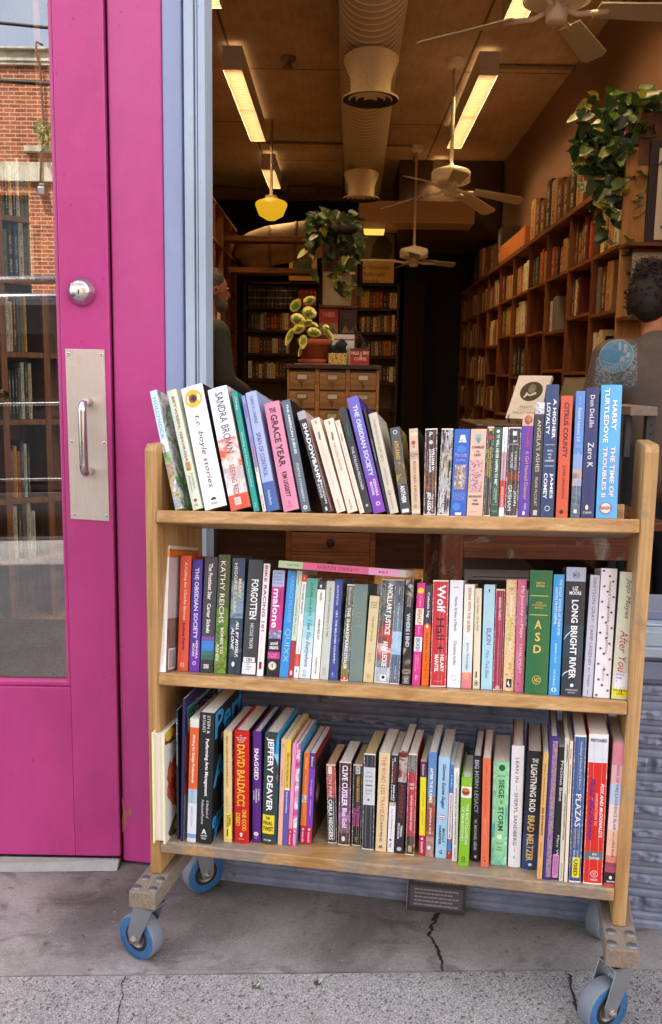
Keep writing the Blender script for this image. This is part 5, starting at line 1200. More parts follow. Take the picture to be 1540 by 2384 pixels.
BK(3, 'H', (128, 1030), (206, 1035), (112, 345), 'a03030', 'worn red over black paperback with white outlined capitals', 'w', D=.11, pages=M_page2, bands=[(.42, (['9a2c30', 'b84a44', '7a2428'], 26)), (1, (['1e2430', '3a4450', '141a22'], 30))], side='6a1f22', items=[(r, .02, .12, .2, .6, 'e8dcc8'), (t, 'ON FIRE', .13, .41, .20, .58, 'e8d8d0'), (t, 'CARLA NEGGERS', .44, .955, .14, .58, 'f2f2f0', 'b'), (r, .46, .95, .68, .74, 'c8ccd0')])
BK(3, 'H', (215, 1045), (314, 1050), (237, 320), '50304a', 'purple sea-storm paperback with bold white capitals', 'w', D=.112, bands=[(.3, '4a2838'), (.6, '6a3a72'), (.72, (['a868b0', '7a4a8a', 'c898c8'], 24)), (.85, (['5a4050', '8a6878', '40303c'], 24, 1, .3, 'LINEAR', (1, 1, 3))), (1, '4a2e38')], items=[(t, 'CLIVE CUSSLER', .04, .525, .26, .74, 'fbf6fa', 'b'), (t, 'Blue Gold', .55, .785, .32, .72, 'f4ecf4', 'b'), (d, .92, .45, .16, 'e0d8dc', 1.5)])
BK(3, 'H', (333, 1050), (413, 1055), (350, 345), '232424', 'black fantasy paperback with gold name and pink title', 'w', D=.11, pages=M_page2, items=[(r, .02, .11, .28, .76, 'e8e8e4'), (t, 'DEL', .03, .06, .34, .7, '232424', 'bh'), (t, 'REY', .07, .10, .34, .7, '232424', 'bh'), (t, 'TERRY BROOKS', .135, .455, .42, .68, 'd8aa3a', 'b'), (t, 'The Elfstones', .50, .755, .48, .82, 'd050a8', 'b'), (t, 'of Shannara', .53, .76, .14, .44, 'd050a8', 'b'), (t, 'BALLANTINE', .89, .905, .3, .68, 'd8d8d4', 'h'), (t, 'BOOKS', .915, .93, .36, .62, 'd8d8d4', 'h')])
BK(3, 'H', (422, 1083), (522, 1092), (445, 248), '2e3338', 'charcoal paperback with a pale grey title panel and frayed white edges', 'w', D=.125, pages=M_page2, bands=[(.14, '31363b'), (.53, 'c9d3d6'), (1, '2e363e')], items=[(t, 'THE', .185, .198, .3, .62, '4a5258', 'h'), (t, 'SECRET', .228, .242, .16, .8, '4a5258', 'h'), (t, 'HISTORY', .272, .286, .14, .84, '4a5258', 'h'), (r, .32, .33, .2, .76, '3a4248'), (t, 'DONNA', .37, .383, .2, .78, '4a5258', 'h'), (t, 'TARTT', .405, .418, .24, .74, '4a5258', 'h'), (d, .475, .48, .09, '4a5258', 1.2)])
BK(3, 'H', (540, 1100), (632, 1108), (575, 238), 'e0cba2', 'cream paperback with a long thin reddish title', D=.13, items=[(t, 'THE ROAD LESS TRAVELED', .04, .685, .30, .68, 'c0714c'), (t, 'M. SCOTT PECK, M.D.', .70, .90, .34, .58, '4a4030', 'b'), (t, 'AR', .935, .965, .28, .68, '3a3228', 'bh')])
BK(3, 'H', (643, 1108), (699, 1112), (680, 265), 'e6e6ea', 'white-footed black paperback with red and white capitals, between cream and dark red books', D=.13, bands=[(.48, '26252a'), (.52, 'b8b49c'), (1, 'e8e8ee')], items=[(t, 'AN', .02, .06, .5, .74, 'f0f0f0', 'b'), (t, 'UNQUIET', .075, .275, .5, .74, 'c8323a', 'b'), (t, 'MIND', .30, .465, .5, .74, 'f0f0f0', 'b'), (t, 'A MEMOIR OF MOODS AND MADNESS', .03, .46, .2, .36, 'e6e6e6', 'b'), (t, 'Kay Redfield Jamison', .55, .84, .36, .62, '8a6a78'), (d, .87, .44, .18, '4a5a9a'), (t, 'Picador', .90, .955, .3, .66, '4a5a9a', 'i')])
BK(3, 'H', (708, 1118), (782, 1128), (752, 228), '2d2a2e', 'near-black paperback with dim red capitals and a robed figure at its head', D=.15, bands=[(.3, (['3a3438', 'c8b8b4', '7a2a2e', '2a2628'], 26)), (1, '2e2a30')], items=[(t, 'MISERERE', .325, .655, .24, .70, '9a3a3a'), (t, 'TERESA', .72, .835, .54, .76, 'f0f0f0', 'b'), (t, 'FROHOCK', .70, .86, .22, .44, 'f0f0f0', 'b'), (d, .955, .5, .28, 'b8c4d8', .9)])
BK(3, 'H', (803, 1133), (878, 1137), (840, 250), 'a8283a', 'dark red paperback with a gate photo at its head', 'w', D=.13, bands=[(.18, (['3a3a38', '8a8a86', '22221f'], 30, 1, .4, 'LINEAR', (3, 3, 1))), (.81, 'b02a3e'), (1, (['2a2622', '4a4238'], 40))], items=[(t, 'KAREN', .285, .31, .24, .76, 'f0dcd8', 'bh'), (t, 'WHITE', .325, .35, .24, .76, 'f0dcd8', 'bh'), (t, 'RETURN TO TRADD STREET', .405, .755, .40, .60, 'f4e4e0', 'b'), (r, .905, .965, .28, .66, 'b8a878')])
BK(3, 'H', (920, 1137), (971, 1140), (935, 318), 'e8dc2e', 'yellow booklet with a plum head and raspberry foot', D=.14, bands=[(.165, '5a2a56'), (.785, 'e9dd30'), (1, 'c22458')], items=[(t, 'Beforever', .03, .15, .3, .72, 'f4ecf8', 'i'), (t, 'The Tangled Web', .32, .48, .4, .62, '6a5a2a', 'i'), (t, 'A Julie Mystery', .52, .67, .4, .62, '6a5a2a', 'i'), (d, .82, .5, .2, 'f8e4ec'), (t, 'AmericanGirl', .85, .97, .3, .7, 'f8e4ec', 'b')])
BK(3, 'H', (975, 1150), (1045, 1157), (1003, 238), '5c88bc', 'blue-to-rust paperback with thin white capitals', D=.15, bands=[(.2, '5e8ac0'), (.42, '6d90bb'), (.5, (['9a8a8a', '8a5a44', 'b0785a'], 26)), (.8, (['b0583c', '8a4634', 'c87a54'], 26)), (1, (['c0a090', '9a7a6a', 'd0b8a8'], 26))], items=[(t, 'AFTER THE FLAMES', .145, .475, .24, .62, 'f6f8fa', 'b'), (t, 'JONATHAN R. ROSE', .52, .775, .30, .60, 'f6efe8', 'b'), (d, .91, .42, .24, 'd8dce2', 1.2)])
BK(3, 'H', (1063, 1158), (1158, 1165), (1088, 275), 'a3cdea', 'baby blue paperback with dark handwritten title and a striped ball', D=.15, items=[(t, 'Gimme Some Sugar', .07, .51, .30, .70, '2a3a4e', 'bi'), (d, .59, .5, .24, 'f0f0f0', 1.1), (r, .565, .575, .32, .68, 'c84a54'), (r, .59, .6, .28, .72, 'c84a54'), (r, .61, .618, .34, .66, 'c84a54'), (t, 'MOLLY', .70, .845, .58, .78, '2a3a4e', 'b'), (t, 'HARPER', .675, .865, .24, .46, '2a3a4e', 'b'), (t, 'G', .915, .955, .36, .62, '2a5a7a', 'bh')])
BK(3, 'H', (1163, 1165), (1197, 1168), (1187, 345), 'e8e8f0', 'very thin blue, red and white childrens booklet', D=.12, bands=[(.285, '4a88cc'), (.30, 'd04048'), (.79, 'f0eef4'), (.81, 'd04048'), (.92, '4a88cc'), (1, 'c83a44')], items=[(d, .06, .5, .24, 'd83a44'), (t, 'KIRBY', .11, .24, .34, .66, 'e8f0fa'), (t, 'CAPTAIN AWESOME GOES TO SUPERHERO CAMP', .315, .78, .34, .66, 'b03a4a', 'b'), (t, 'B', .93, .95, .4, .6, 'f0f0f0', 'bh')])
BK(3, 'H', (1208, 1188), (1253, 1193), (1228, 375), 'eeeeec', 'narrow white paperback with tiny black capitals along its spine', D=.13, items=[(t, 'JACKIE WANG', .04, .165, .42, .62, '5a5a5a'), (t, 'THE SUNFLOWER CAST A SPELL TO SAVE US FROM THE VOID', .205, .82, .40, .62, '2a2a2a', 'b'), (t, 'NIGHTBOAT', .855, .96, .42, .6, '5a5a5a')])
BK(3, 'H', (1263, 1228), (1352, 1235), (1287, 455), '84bf30', 'lime green book with a sandwich photo near its head', 'h', D=.12, bands=[(.10, '86c132'), (.225, 'e8e6dc'), (1, '82bd2e')], items=[(t, 'Connors', .04, .065, .2, .66, 'c8e890', 'h'), (d, .16, .46, .38, 'a8602e', .95), (d, .165, .46, .34, '8a3a22', .5), (d, .135, .44, .34, 'c8843e', .55), (t, 'THE ENCYCLOPEDIA', .285, .755, .54, .80, 'f2f6e8'), (t, 'OF SANDWICHES', .325, .71, .14, .40, 'f2f6e8'), (d, .905, .48, .18, '22301a', 1.0), (d, .905, .48, .11, '84bf30', 1.0), (t, 'QUIRK', .935, .95, .22, .76, '22301a', 'bh')])
BK(3, 'H', (1375, 1185), (1450, 1200), (1393, 270), '26262a', 'black hardback with condensed silver capitals, left of the coral booklet', 'h', items=[(t, 'BIG HORN LEGACY', .035, .535, .24, .72, 'b8c4e0', 'b'), (t, 'W. MICHAEL GEAR', .595, .895, .28, .62, 'd0d4dc', 'b'), (d, .955, .5, .16, 'd0d4dc', 1.2)])
BK(3, 'H', (1460, 1238), (1527, 1242), (1480, 290), 'e0704e', 'coral paperback with pale looping script, right of the black hardback', D=.15, items=[(t, 'When Life Second Sapphic', .07, .53, .34, .62, 'c0502e', 'i'), (t, 'Potomac', .555, .69, .36, .60, 'f0b89c', 'i'), (r, .905, .912, .22, .7, '8a3a26'), (d, .94, .5, .14, '8a3a26', .8)])
BK(3, 'I', (210, 1185), (331, 1193), (232, 385), '7fd09c', 'mint green and turquoise marbled paperback with a dark serif title', D=.14, bands=[(.04, '8ad8a4'), (1, (['49b0b4', '8ad8a8', 'bfe6d0', '6ac4a0'], 26))], items=[(r, .0, .9, .2, .82, '93dca2'), (d, .055, .55, .2, '2a5a44', 1.1), (t, 'BARDUGO', .125, .14, .3, .78, '2f5f48', 'h'), (t, 'SIEGE', .165, .345, .38, .72, '22503e', 'b'), (t, 'AND', .36, .40, .48, .66, '22503e'), (t, 'STORM', .43, .66, .38, .72, '22503e', 'b'), (d, .72, .5, .17, 'e0f2e4'), (t, 'SHADOW', .775, .79, .3, .74, '2f5f48', 'h'), (t, 'BONE', .815, .83, .38, .66, '2f5f48', 'h'), (t, 'TRILOGY', .84, .855, .3, .74, '2f5f48', 'h')])
BK(3, 'I', (343, 1200), (437, 1208), (375, 260), 'e6e7ea', 'white hardback jacket over red boards with light grey capitals', 'h', D=.145, side='8e1f2c', left='8e1f2c', items=[(t, 'LEAN IN', .095, .295, .36, .62, '5a5c62'), (r, .315, .365, .47, .5, '7a7c82'), (t, 'SHERYL SANDBERG', .38, .815, .34, .62, '5a5c62'), (r, .83, .87, .47, .5, '7a7c82'), (t, 'K', .905, .925, .42, .6, '6a6c72', 'h')])
BK(3, 'I', (447, 1215), (562, 1232), (485, 303), '1f2638', 'navy-black hardback with white and gold condensed capitals', 'h', D=.15, bands=[(.5, '23232a'), (.7, '22304c'), (1, '2a4472')], items=[(t, 'THE', .055, .09, .36, .78, 'f2f2f2', 'bh'), (t, 'LIGHTNING ROD', .105, .505, .30, .72, 'f4f4f2', 'b'), (t, 'BRAD MELTZER', .535, .925, .26, .72, 'd8b45c', 'b'), (d, .955, .56, .13, 'e0e4ea', .8)])
BK(3, 'I', (568, 1295), (606, 1298), (613, 318), 'dcae6a', 'narrow tan paperback with slanted black letters', D=.15, items=[(t, "Derek C. Hutchinson's Guide to", .085, .405, .32, .62, '4a3418', 'i'), (t, 'SEA KAYAKING', .425, .65, .28, .68, '33240f', 'bi'), (t, 'Hutchinson', .70, .82, .34, .62, '5a4220', 'i'), (t, 'Globe Pequot', .905, .985, .38, .6, '8a6a38')])
BK(3, 'I', (612, 1298), (675, 1302), (665, 188), '3f3280', 'tall indigo book with a dense gold and lilac woven pattern', 'h', D=.15, items=[(x, .03, .98, .34, .94, ['4a3a8a', 'c8a070', '5a4a9a', 'b8b0d8'], 230, .6)])
BK(3, 'I', (680, 1300), (734, 1303), (728, 272), '25272b', 'black paperback with soft white title and a pink price sticker', D=.14, items=[(t, 'Precious Bane', .10, .40, .42, .82, 'eef0f2'), (t, 'Mary W', .66, .815, .38, .78, 'eef0f2'), ('s', .805, .985, .04, .9, 'd98cc8', [(t, 'PI-AQT-0-2', .1, .9, .2, .42, '4a2a44', 'b'), (t, 'B-0000058080', .08, .85, .56, .76, '4a2a44')])])
BK(3, 'I', (738, 1315), (771, 1318), (788, 205), 'd4d1bf', 'narrow cream-grey paperback with heavy slanted black capitals', D=.16, items=[(t, 'CAMPBELL', .04, .165, .5, .76, '1f1f1c', 'bi'), (t, "USING THE POTTER'S WHEEL", .38, .71, .48, .76, '1f1f1c', 'bi'), (t, 'VAN NOSTRAND', .87, .98, .36, .6, '4a4a42')])
BK(3, 'I', (777, 1348), (802, 1350), (825, 230), 'ecd9c6', 'narrowest pink-cream booklet standing out past the shelf edge', D=.165, y=.004, items=[(t, 'Sunset', .05, .12, .3, .7, '4a3a34', 'i'), (t, 'WORKING WITH TILE', .16, .365, .34, .62, '3a2f2a', 'b')])
BK(3, 'I', (815, 1320), (905, 1327), (862, 178), '3a5a90', 'worn blue textbook with a slanted yellow sticker near its foot', 'w', D=.165, side='8a4a34', bands=[(.88, '3c5c92'), (1, '2a4890')], items=[(t, 'Hershberger & Navey-Davis & Borras A.', .04, .365, .46, .70, 'dfe6f0', 'i'), (t, 'PLAZAS', .395, .615, .30, .78, 'f4f6f8'), (t, 'LUGAR DE', .635, .73, .58, .76, 'd8b060'), (t, 'ENCUENTROS', .63, .76, .26, .46, 'd8b060'), (t, 'Second', .775, .83, .58, .74, 'dfe6f0', 'i'), (t, 'Edition', .775, .84, .3, .46, 'dfe6f0', 'i'), ('s', .825, .965, .24, .86, 'e9dc22', [(t, 'USED', .1, .9, .2, .72, '2a2a10', 'b')])])
BK(3, 'I', (925, 1335), (1073, 1347), (975, 170), 'd1281c', 'thick red engineering textbook with a white ruled head and purple title', 'w', D=.17, side='7a7a78', bands=[(.185, 'e4e8ee'), (.775, 'd42a1e'), (.835, '6a6a6c'), (1, 'd42a1e')], items=[(r, .065 + .008 * i, .066 + .008 * i, .02, .98, 'b4c0d4') for i in range(14)] + [(t, 'PRITCHARD', .028, .05, .10, .92, '3a3a3a', 'bh'), (t, 'FOX AND McDONALD\'S', .32, .68, .70, .88, 'f8f0ee', 'bi'), (t, 'INTRODUCTION TO', .385, .60, .46, .58, 'f0d8d4', 'i'), (t, 'Fluid Mechanics', .285, .70, .16, .40, '6a2a8c', 'bi'), (t, '8TH', .785, .802, .42, .64, 'f0f0f0', 'bh'), (t, 'EDITION', .81, .828, .26, .78, 'f0f0f0', 'bh'), (d, .925, .56, .2, 'f0d0cc'), (d, .925, .56, .165, 'd42a1e'), (t, 'W', .91, .94, .46, .66, 'f0d0cc', 'h'), (t, 'WILEY', .957, .972, .36, .74, 'f4e0dc', 'bh')])
BK(3, 'I', (1088, 1355), (1182, 1365), (1155, 240), 'd8868e', 'sunset pink and peach hardback with a black foot, right end of the bottom shelf', 'h', D=.15, bands=[(.15, 'cf808e'), (.28, 'dfa9b0'), (.42, 'b4c4dc'), (.6, 'e8cfc8'), (.78, 'eab89a'), (.83, 'e08070'), (.86, '8a4a5c'), (.90, 'b0485a'), (.98, '2c2226'), (1, 'c8524a')], items=[(t, 'RING OF FIRE-LAWRENCE BLAIR', .15, .60, .40, .64, '4a4a5a'), (t, 'with LORNE BLAIR', .61, .79, .42, .62, '4a4a5a'), (d, .935, .48, .12, 'f0e8e8', 1.4), (t, 'BANTAM', .958, .97, .2, .84, 'f0e8e8', 'bh')])

# booklet leaning on the wall below the cart
q = [ground(u, v) for u, v in ((945, 2118), (1083, 2114))]
l0, l1 = WF.loc(q[0]), WF.loc(q[1])
KF = Frame(WF.p(l0.x, min(.262, l0.y), GZ + .002), WF.ex, V((WF.ey.x, WF.ey.y, 0)) * .24 + V((0, 0, 1)) * -.0 if False else WF.ey, (WF.ez + WF.ey * .33).normalized())
mb = MB(KF); Lw, Lh = l1.x - l0.x, .205
mb.box(0, Lw, 0, .0012, 0, Lh, cm('26272c', .4)); mb.box(0, Lw, .0098, .011, 0, Lh, cm('26272c', .4)); mb.box(-.0006, .0006, 0, .011, 0, Lh, cm('cfc9bc'))
mb.quad(((.05 * Lw, -.0003, .01), (.95 * Lw, -.0003, .01), (.95 * Lw, -.0003, .055), (.05 * Lw, -.0003, .055)), cm('4a4a50'))
def kt(s, x0, x1, z0, z1, c): letter_on(mb, s, lambda a, b: KF.p(Lw * (x0 + (x1 - x0) * a), -.0007, z0 + (z1 - z0) * b), cm(c), 'b')
for i in range(11):
    z_ = .064 + i * .0085
    kt('a powerful and unsettling novel of suspense that will'[: 38 + (i * 5) % 14], .10 + .02 * (i % 3), .60 if i % 3 == 1 else .88, z_, z_ + .0042, '9a9aa2')
    if i % 3 == 1: kt('one of the best', .63, .90, z_, z_ + .0042, 'b0404a')
for i in range(5): kt('visit us for more about this author and other books', .12, .88 - .1 * (i % 2), .014 + i * .0082, .018 + i * .0082, 'b8b8be')
fl = tag(mb.build('booklet'), 'black booklet of small print leaning against the wall beneath the cart', 'booklet')
mb = MB(KF); mb.box(.001, Lw - .001, .0014, .0096, .001, Lh - .001, M_page); mb.build('page_block', fl)
# scraps on the pavement
for (u, v, c, lb) in ((595, 2299, '5c5040', 'small crumpled leaf scrap on the pavement, left of the middle'), (739, 2291, '4a3a2a', 'small brown wrapper scrap with a pale stick on the pavement below the cart')):
    p = ground(u, v); mb = MB(); random.seed(u)
    ring = [mb.w(p + V((.011 * cos(i) * random.uniform(.6, 1.1), .007 * sin(i) * random.uniform(.6, 1.1), random.uniform(.001, .006)))) for i in [k * .785 for k in range(8)]]
    c0 = mb.w(p + V((0, 0, .007)))
    for i in range(8): mb.face((c0, ring[i], ring[(i + 1) % 8]), cm(c, .8, .3))
    mb.tube([p + V((.002, -.004, .006)), p + V((.009, .004, .012))], .001, cm('d8c8a4', .7), 6, world=True)
    tag(mb.build('litter_scrap'), lb, 'litter')
# ------------------------------------------------------------------ shop interior
def PI(u, v, y): return IF.at(u, v, y)
def yof(u, v, z):
    return (z - CH) / (IF.at(u, v, 1).z - CH)
def atxI(u, v, x_):
    n = IF.ey.cross(IF.ez); rr = ray(u, v)
    return IF.loc(CAM + rr * (n.dot(IF.o + IF.ex * x_ - CAM) / n.dot(rr)))


M_case = wood('oiled_oak', 'a8683a', '7c451f', '3a1e0d', 'z', .5, 0, .6)
M_casex = wood('oiled_oak_board', 'a8683a', '7c451f', '3a1e0d', 'x', .5, 0, .6)
M_casey = wood('oiled_oak_rail', 'b4703c', '8a4f26', '3e2210', 'y', .45, 0, .6)
M_dwood = wood('dark_stained_wood', '5a3420', '3c2012', '1c0f08', 'x', .45, 0, .6)
M_maple = wood('honey_drawer_wood', 'd9a050', 'b47a34', '6a441c', 'x', .45, 0, .8)
M_floor = wood('pale_floor_boards', 'd8bd94', 'c4a274', '8a6a44', 'y', .5, 0, .4)
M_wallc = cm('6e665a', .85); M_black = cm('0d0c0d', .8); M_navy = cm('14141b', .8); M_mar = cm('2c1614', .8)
ZF = .03
ZL = PI(540, 162, 7.9).z
ZC = PI(540, 104, 7.9).z + .04
t_ = NT('board_formed_ceiling', .9)
_b = t_.n('ShaderNodeTexBrick'); _b.inputs['Scale'].default_value = 1
_b.inputs['Brick Width'].default_value, _b.inputs['Row Height'].default_value, _b.inputs['Mortar Size'].default_value = 3.4, 1.05, .012
_b.inputs['Color1'].default_value = _b.inputs['Color2'].default_value = (1, 1, 1, 1); _b.inputs['Mortar'].default_value = (.25, .25, .25, 1)
t_.l(t_.coord(rot=(0, 0, pi / 2)), _b.inputs['Vector'])
_c = t_.ramp(t_.noise(t_.coord(), 1.6, 7, .7), [(.3, lin('a48a74')), (.7, lin('c4aa94'))])
_c = t_.mix(.5, _c, t_.ramp(t_.noise(t_.coord((30, 3, 3)), 1, 3), [(.35, (.75, .75, .75, 1)), (.6, (1, 1, 1, 1))]), 'MULTIPLY')
t_.col(t_.mix(1, _c, _b.outputs['Color'], 'MULTIPLY')); t_.bump(_b.outputs['Fac'], -.4, .02)
M_ceil = t_.m
YB = 14.6
mb = MB(IF); mb.box(-4.5, 4.5, 2.62, YB, ZC, ZC + .2, M_ceil); tag(mb.build('ceiling'), kind='structure')
mb = MB(WF); mb.box(-.2, 6, .62, 2.2, 3.86, 3.9, M_ceil); tag(mb.build('ceiling'), kind='structure')
mb = MB(IF); mb.box(-4.5, -.6, 2.25, YB, ZF - .1, ZF, M_floor); mb.box(-.6, 4.5, 2.46, YB, ZF - .1, ZF, M_floor); tag(mb.build('floor'), kind='structure')
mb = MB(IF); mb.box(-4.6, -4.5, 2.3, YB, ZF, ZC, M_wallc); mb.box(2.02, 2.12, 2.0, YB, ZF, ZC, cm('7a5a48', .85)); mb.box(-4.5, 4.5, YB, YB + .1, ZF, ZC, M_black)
tag(mb.build('interior_wall'), kind='structure')
mb = MB(); mb.box(-6, -.3, 2.12, 16, 4.71, 4.85, M_ext); mb.box(-.29, 7, 2.12, 16, 4.71, 4.85, M_ext); mb.box(-6, -5.8, 2.2, 16, -.3, 4.7, M_ext); mb.box(6.8, 7, .6, 16, -.3, 4.7, M_ext); mb.box(-6, 7, 15.8, 16, -.3, 4.7, M_ext)
mb.fr = WF; mb.box(-.3, 7, .28, 2.2, 4.72, 4.86, M_ext)
tag(mb.build('shop_roof'), 'roof and outer walls of the bookshop building', 'roof')
YW = 12.3

# ---- strip lights
M_fixt = cm('ccc6ba', .6)
M_strip = emis('lit_amber_tubes', (1.0, .66, .30), 19.0, 14)
M_upl = emis('added_uplight_glow', (1.0, .62, .28), .45)  # unseen glowing top face, added to brighten the ceiling
M_fin = NT('louvre_fin', .5); M_fin.col((.040, .0150, .0026, 1)); M_fin = M_fin.m
def strip(u0, vn, vf, lab, near=None):
    c = PI(u0, vn, yof(u0, vn, ZL)) if near is None else None
    yn = c.y if c else near
    xx = strip.x
    yf = yof(0, 0, 1) if False else None
    # far end from its image row
    rr = lambda v: yof(CX, v, ZL) 
    yf = rr(vf) + (xx - 0) * 0
    y0, y1 = yn, yf
    e = empty('strip_light', IF.p(xx, (y0 + y1) / 2, ZL), lab, 'ceiling light', 'strip lights')
    mb = MB(IF); mb.box(xx - .085, xx + .085, y0, y1, ZL + .07, ZL + .19, M_fixt); mb.box(xx - .085, xx + .085, y0, y0 + .012, ZL, ZL + .0695, M_fixt); mb.box(xx - .085, xx + .085, y1 - .012, y1, ZL, ZL + .0695, M_fixt)
    mb.box(xx - .085, xx - .079, y0 + .0125, y1 - .0125, ZL, ZL + .0695, M_fixt); mb.box(xx + .079, xx + .085, y0 + .0125, y1 - .0125, ZL, ZL + .0695, M_fixt)
    mb.box(xx - .02, xx + .02, y0 + .3, y0 + .34, ZL + .19, ZC, M_fixt); mb.box(xx - .02, xx + .02, y1 - .34, y1 - .3, ZL + .19, ZC, M_fixt)
    mb.build('housing', e, bevel=.004)
    ym = y0 + (y1 - y0) * .5
    for a, b in ((y0 + .03, ym - .02), (ym + .02, y1 - .03)):
        mb = MB(IF); mb.box(xx - .072, xx + .072, a, b, ZL + .055, ZL + .062, M_strip); lp = mb.build('lamp', e)
        mb = MB(IF); n_ = int((b - a) / .045)
        for k in range(n_ + 1): y_ = a + (b - a) * k / n_; mb.box(xx - .0785, xx + .0785, y_ - .002, y_ + .002, ZL + .002, ZL + .022, M_fin)
        mb.build('louvre', lp)
    mb = MB(IF); mb.box(xx - .07, xx + .07, y0 + .05, y1 - .05, ZL + .191, ZL + .196, M_upl); mb.build('fill_uplight', e)  # added upward glow on the housing, out of view


strip.x = PI(540, 162, 7.9).x
strip(540, 162, 333, 'lit amber strip light hanging left of the duct, the longer one in view'); strip(612, 395, 442, 'short-looking lit strip light further back on the left, above the glass globe lamp'); strip(500, 10, 26, 'lit strip light cut off at the top left corner of the window', near=3.4)
strip.x = PI(1137, 175, yof(1137, 175, ZL)).x
strip(1137, 175, 343, 'lit amber strip light right of the duct, partly behind a fan rod'); strip(1023, 408, 456, 'small far lit strip light seen past the middle ceiling fan'); strip(1200, -30, 50, 'lit strip light crossed by the nearest fan blade at the top', near=3.6)
strip.x = PI(870, 535, 11.6).x
e = empty('strip_light', IF.p(strip.x, 11.6, PI(870, 534, 11.6).z), 'small box light above the framed poster at the back', 'ceiling light', 'strip lights')
a, b = PI(843, 535, 11.6), PI(896, 514, 11.6)
mb = MB(IF); mb.box(a.x, b.x, 11.6, 11.9, a.z + .01, b.z, M_fixt); mb.build('housing', e, bevel=.004)
mb = MB(IF); mb.box(a.x + .005, b.x - .005, 11.59, 11.89, a.z - .02, a.z + .009, emis('lit_lamp_amber', (1, .55, .09), .30)); mb.build('diffuser', e)

# ---- spiral duct with drop registers
M_duct = NT('painted_spiral_duct', .5)
_w = M_duct.n('ShaderNodeTexWave'); _w.bands_direction = 'Y'; _w.inputs['Scale'].default_value = 3.1; _w.inputs['Distortion'].default_value = .3
M_duct.l(M_duct.coord(rot=(0, 0, .12)), _w.inputs['Vector'])
M_duct.col(M_duct.mix(M_duct.ramp(_w.outputs['Fac'], [(.80, (0, 0, 0, 1)), (.95, (1, 1, 1, 1))]), lin('a89a84'), lin('dccdb2')))
M_duct.bump(_w.outputs['Fac'], .5, .01); M_duct = M_duct.m
M_dplain = cm('d2c2a2', .55, .2)
ydn = 4.0; R1 = .235
cD = PI(862, 190, 6.9)
zD = PI(855, 0, 5.9).z + .17; xD = .155
mb = MB(IF); mb.tube([(xD - .02, ydn, zD), (xD, 8, zD), (xD + .05, 12.0, zD)], R1, M_duct, 40); duct = mb.build('duct')
tag(duct, 'round spiral air duct running under the ceiling into the shop', 'duct')
for (u, v0, v1, y_) in ((854, 205, 232, 6.75), (838, 448, 463, 10.3)):
    p = PI(u, v1, y_); rr = .19 if y_ < 8 else .19
    mb = MB(IF)
    n = 20
    rings = []
    for (h, ra, rb) in ((.26, .20, .30), (.14, .15, .22), (.015, .145, .15)):
        rings.append([mb.pt(xD + ra * cos(2 * pi * k / n), y_ + rb * sin(2 * pi * k / n), p.z + h) for k in range(n)])
    for i in range(2):
        for k in range(n): mb.face((rings[i][k], rings[i][(k + 1) % n], rings[i + 1][(k + 1) % n], rings[i + 1][k]), M_dplain, True)
    rg = mb.build('register_boot', duct)
    mb = MB(IF); mb.lathe(IF.p(xD, y_, p.z + .02), (0, 0, -1), [(.145, 0), (.205, .014), (.20, .026), (.16, .018), (.15, .03), (.11, .012), (.10, .03), (.05, .014), (.04, .03), (0, .03)], [M_dplain, M_dplain, M_black, M_dplain, M_black, M_dplain, M_black, M_dplain, M_black], 32); mb.build('diffuser', rg)
mb = MB(IF); R2 = .24
pp = [PI(835, 545, 11.7), PI(760, 553, 11.6), PI(690, 563, 11.55), PI(630, 572, 11.6), PI(597, 582, 11.8), PI(582, 592, 12.2)]
mb.tube([tuple(p) for p in pp], [R2, R2, R2, R2 * 1.02, R2, R2], cm('b49c7c', .6, .25), 28)
for p in pp[1:4]: mb.tube([(p.x - .02, p.y, p.z), (p.x + .02, p.y, p.z)], R2 + .008, cm('8a765c', .6), 28)
tag(mb.build('duct_elbow'), 'fat pale duct elbow turning down behind the shelf boards at upper left', 'duct')

# ---- conduits on the ceiling
M_pipe = cm('7a6a58', .6)
def pipe(pts, lab, r_=.014):
    mb = MB(IF); mb.tube([(lambda y_: (PI(u, v, y_).x, y_, ZC - .02))(yof(u, v, ZC - .02)) for u, v in pts], r_, M_pipe, 8)
    tag(mb.build('conduit'), lab, 'conduit', 'ceiling conduits')
pipe([(1158, 155), (1300, 157), (1468, 158)], 'pale ceiling conduit running right from the right-hand strip light', .02)
pipe([(608, 331), (700, 334), (860, 338), (955, 340), (966, 346), (962, 380), (952, 420)], 'thin ceiling conduit bending past the duct from the left strip light')
pipe([(498, 432), (560, 438), (625, 444), (660, 450), (668, 449), (670, 436), (690, 434), (790, 434)], 'thin ceiling conduit with a box near the globe lamp')
pipe([(735, 452), (740, 440), (752, 438), (800, 440)], 'short bent conduit beside the far end of the duct')
mb = MB(IF); y_ = yof(670, 139, ZC - .02); p = PI(670, 139, y_); mb.lathe(IF.p(p.x, y_, ZC), (0, 0, -1), [(.07, 0), (.07, .03), (.03, .04), (.03, .08), (.045, .085), (0, .09)], M_pipe, 16)
tag(mb.build('sprinkler'), 'small ceiling sprinkler left of the duct', 'sprinkler')

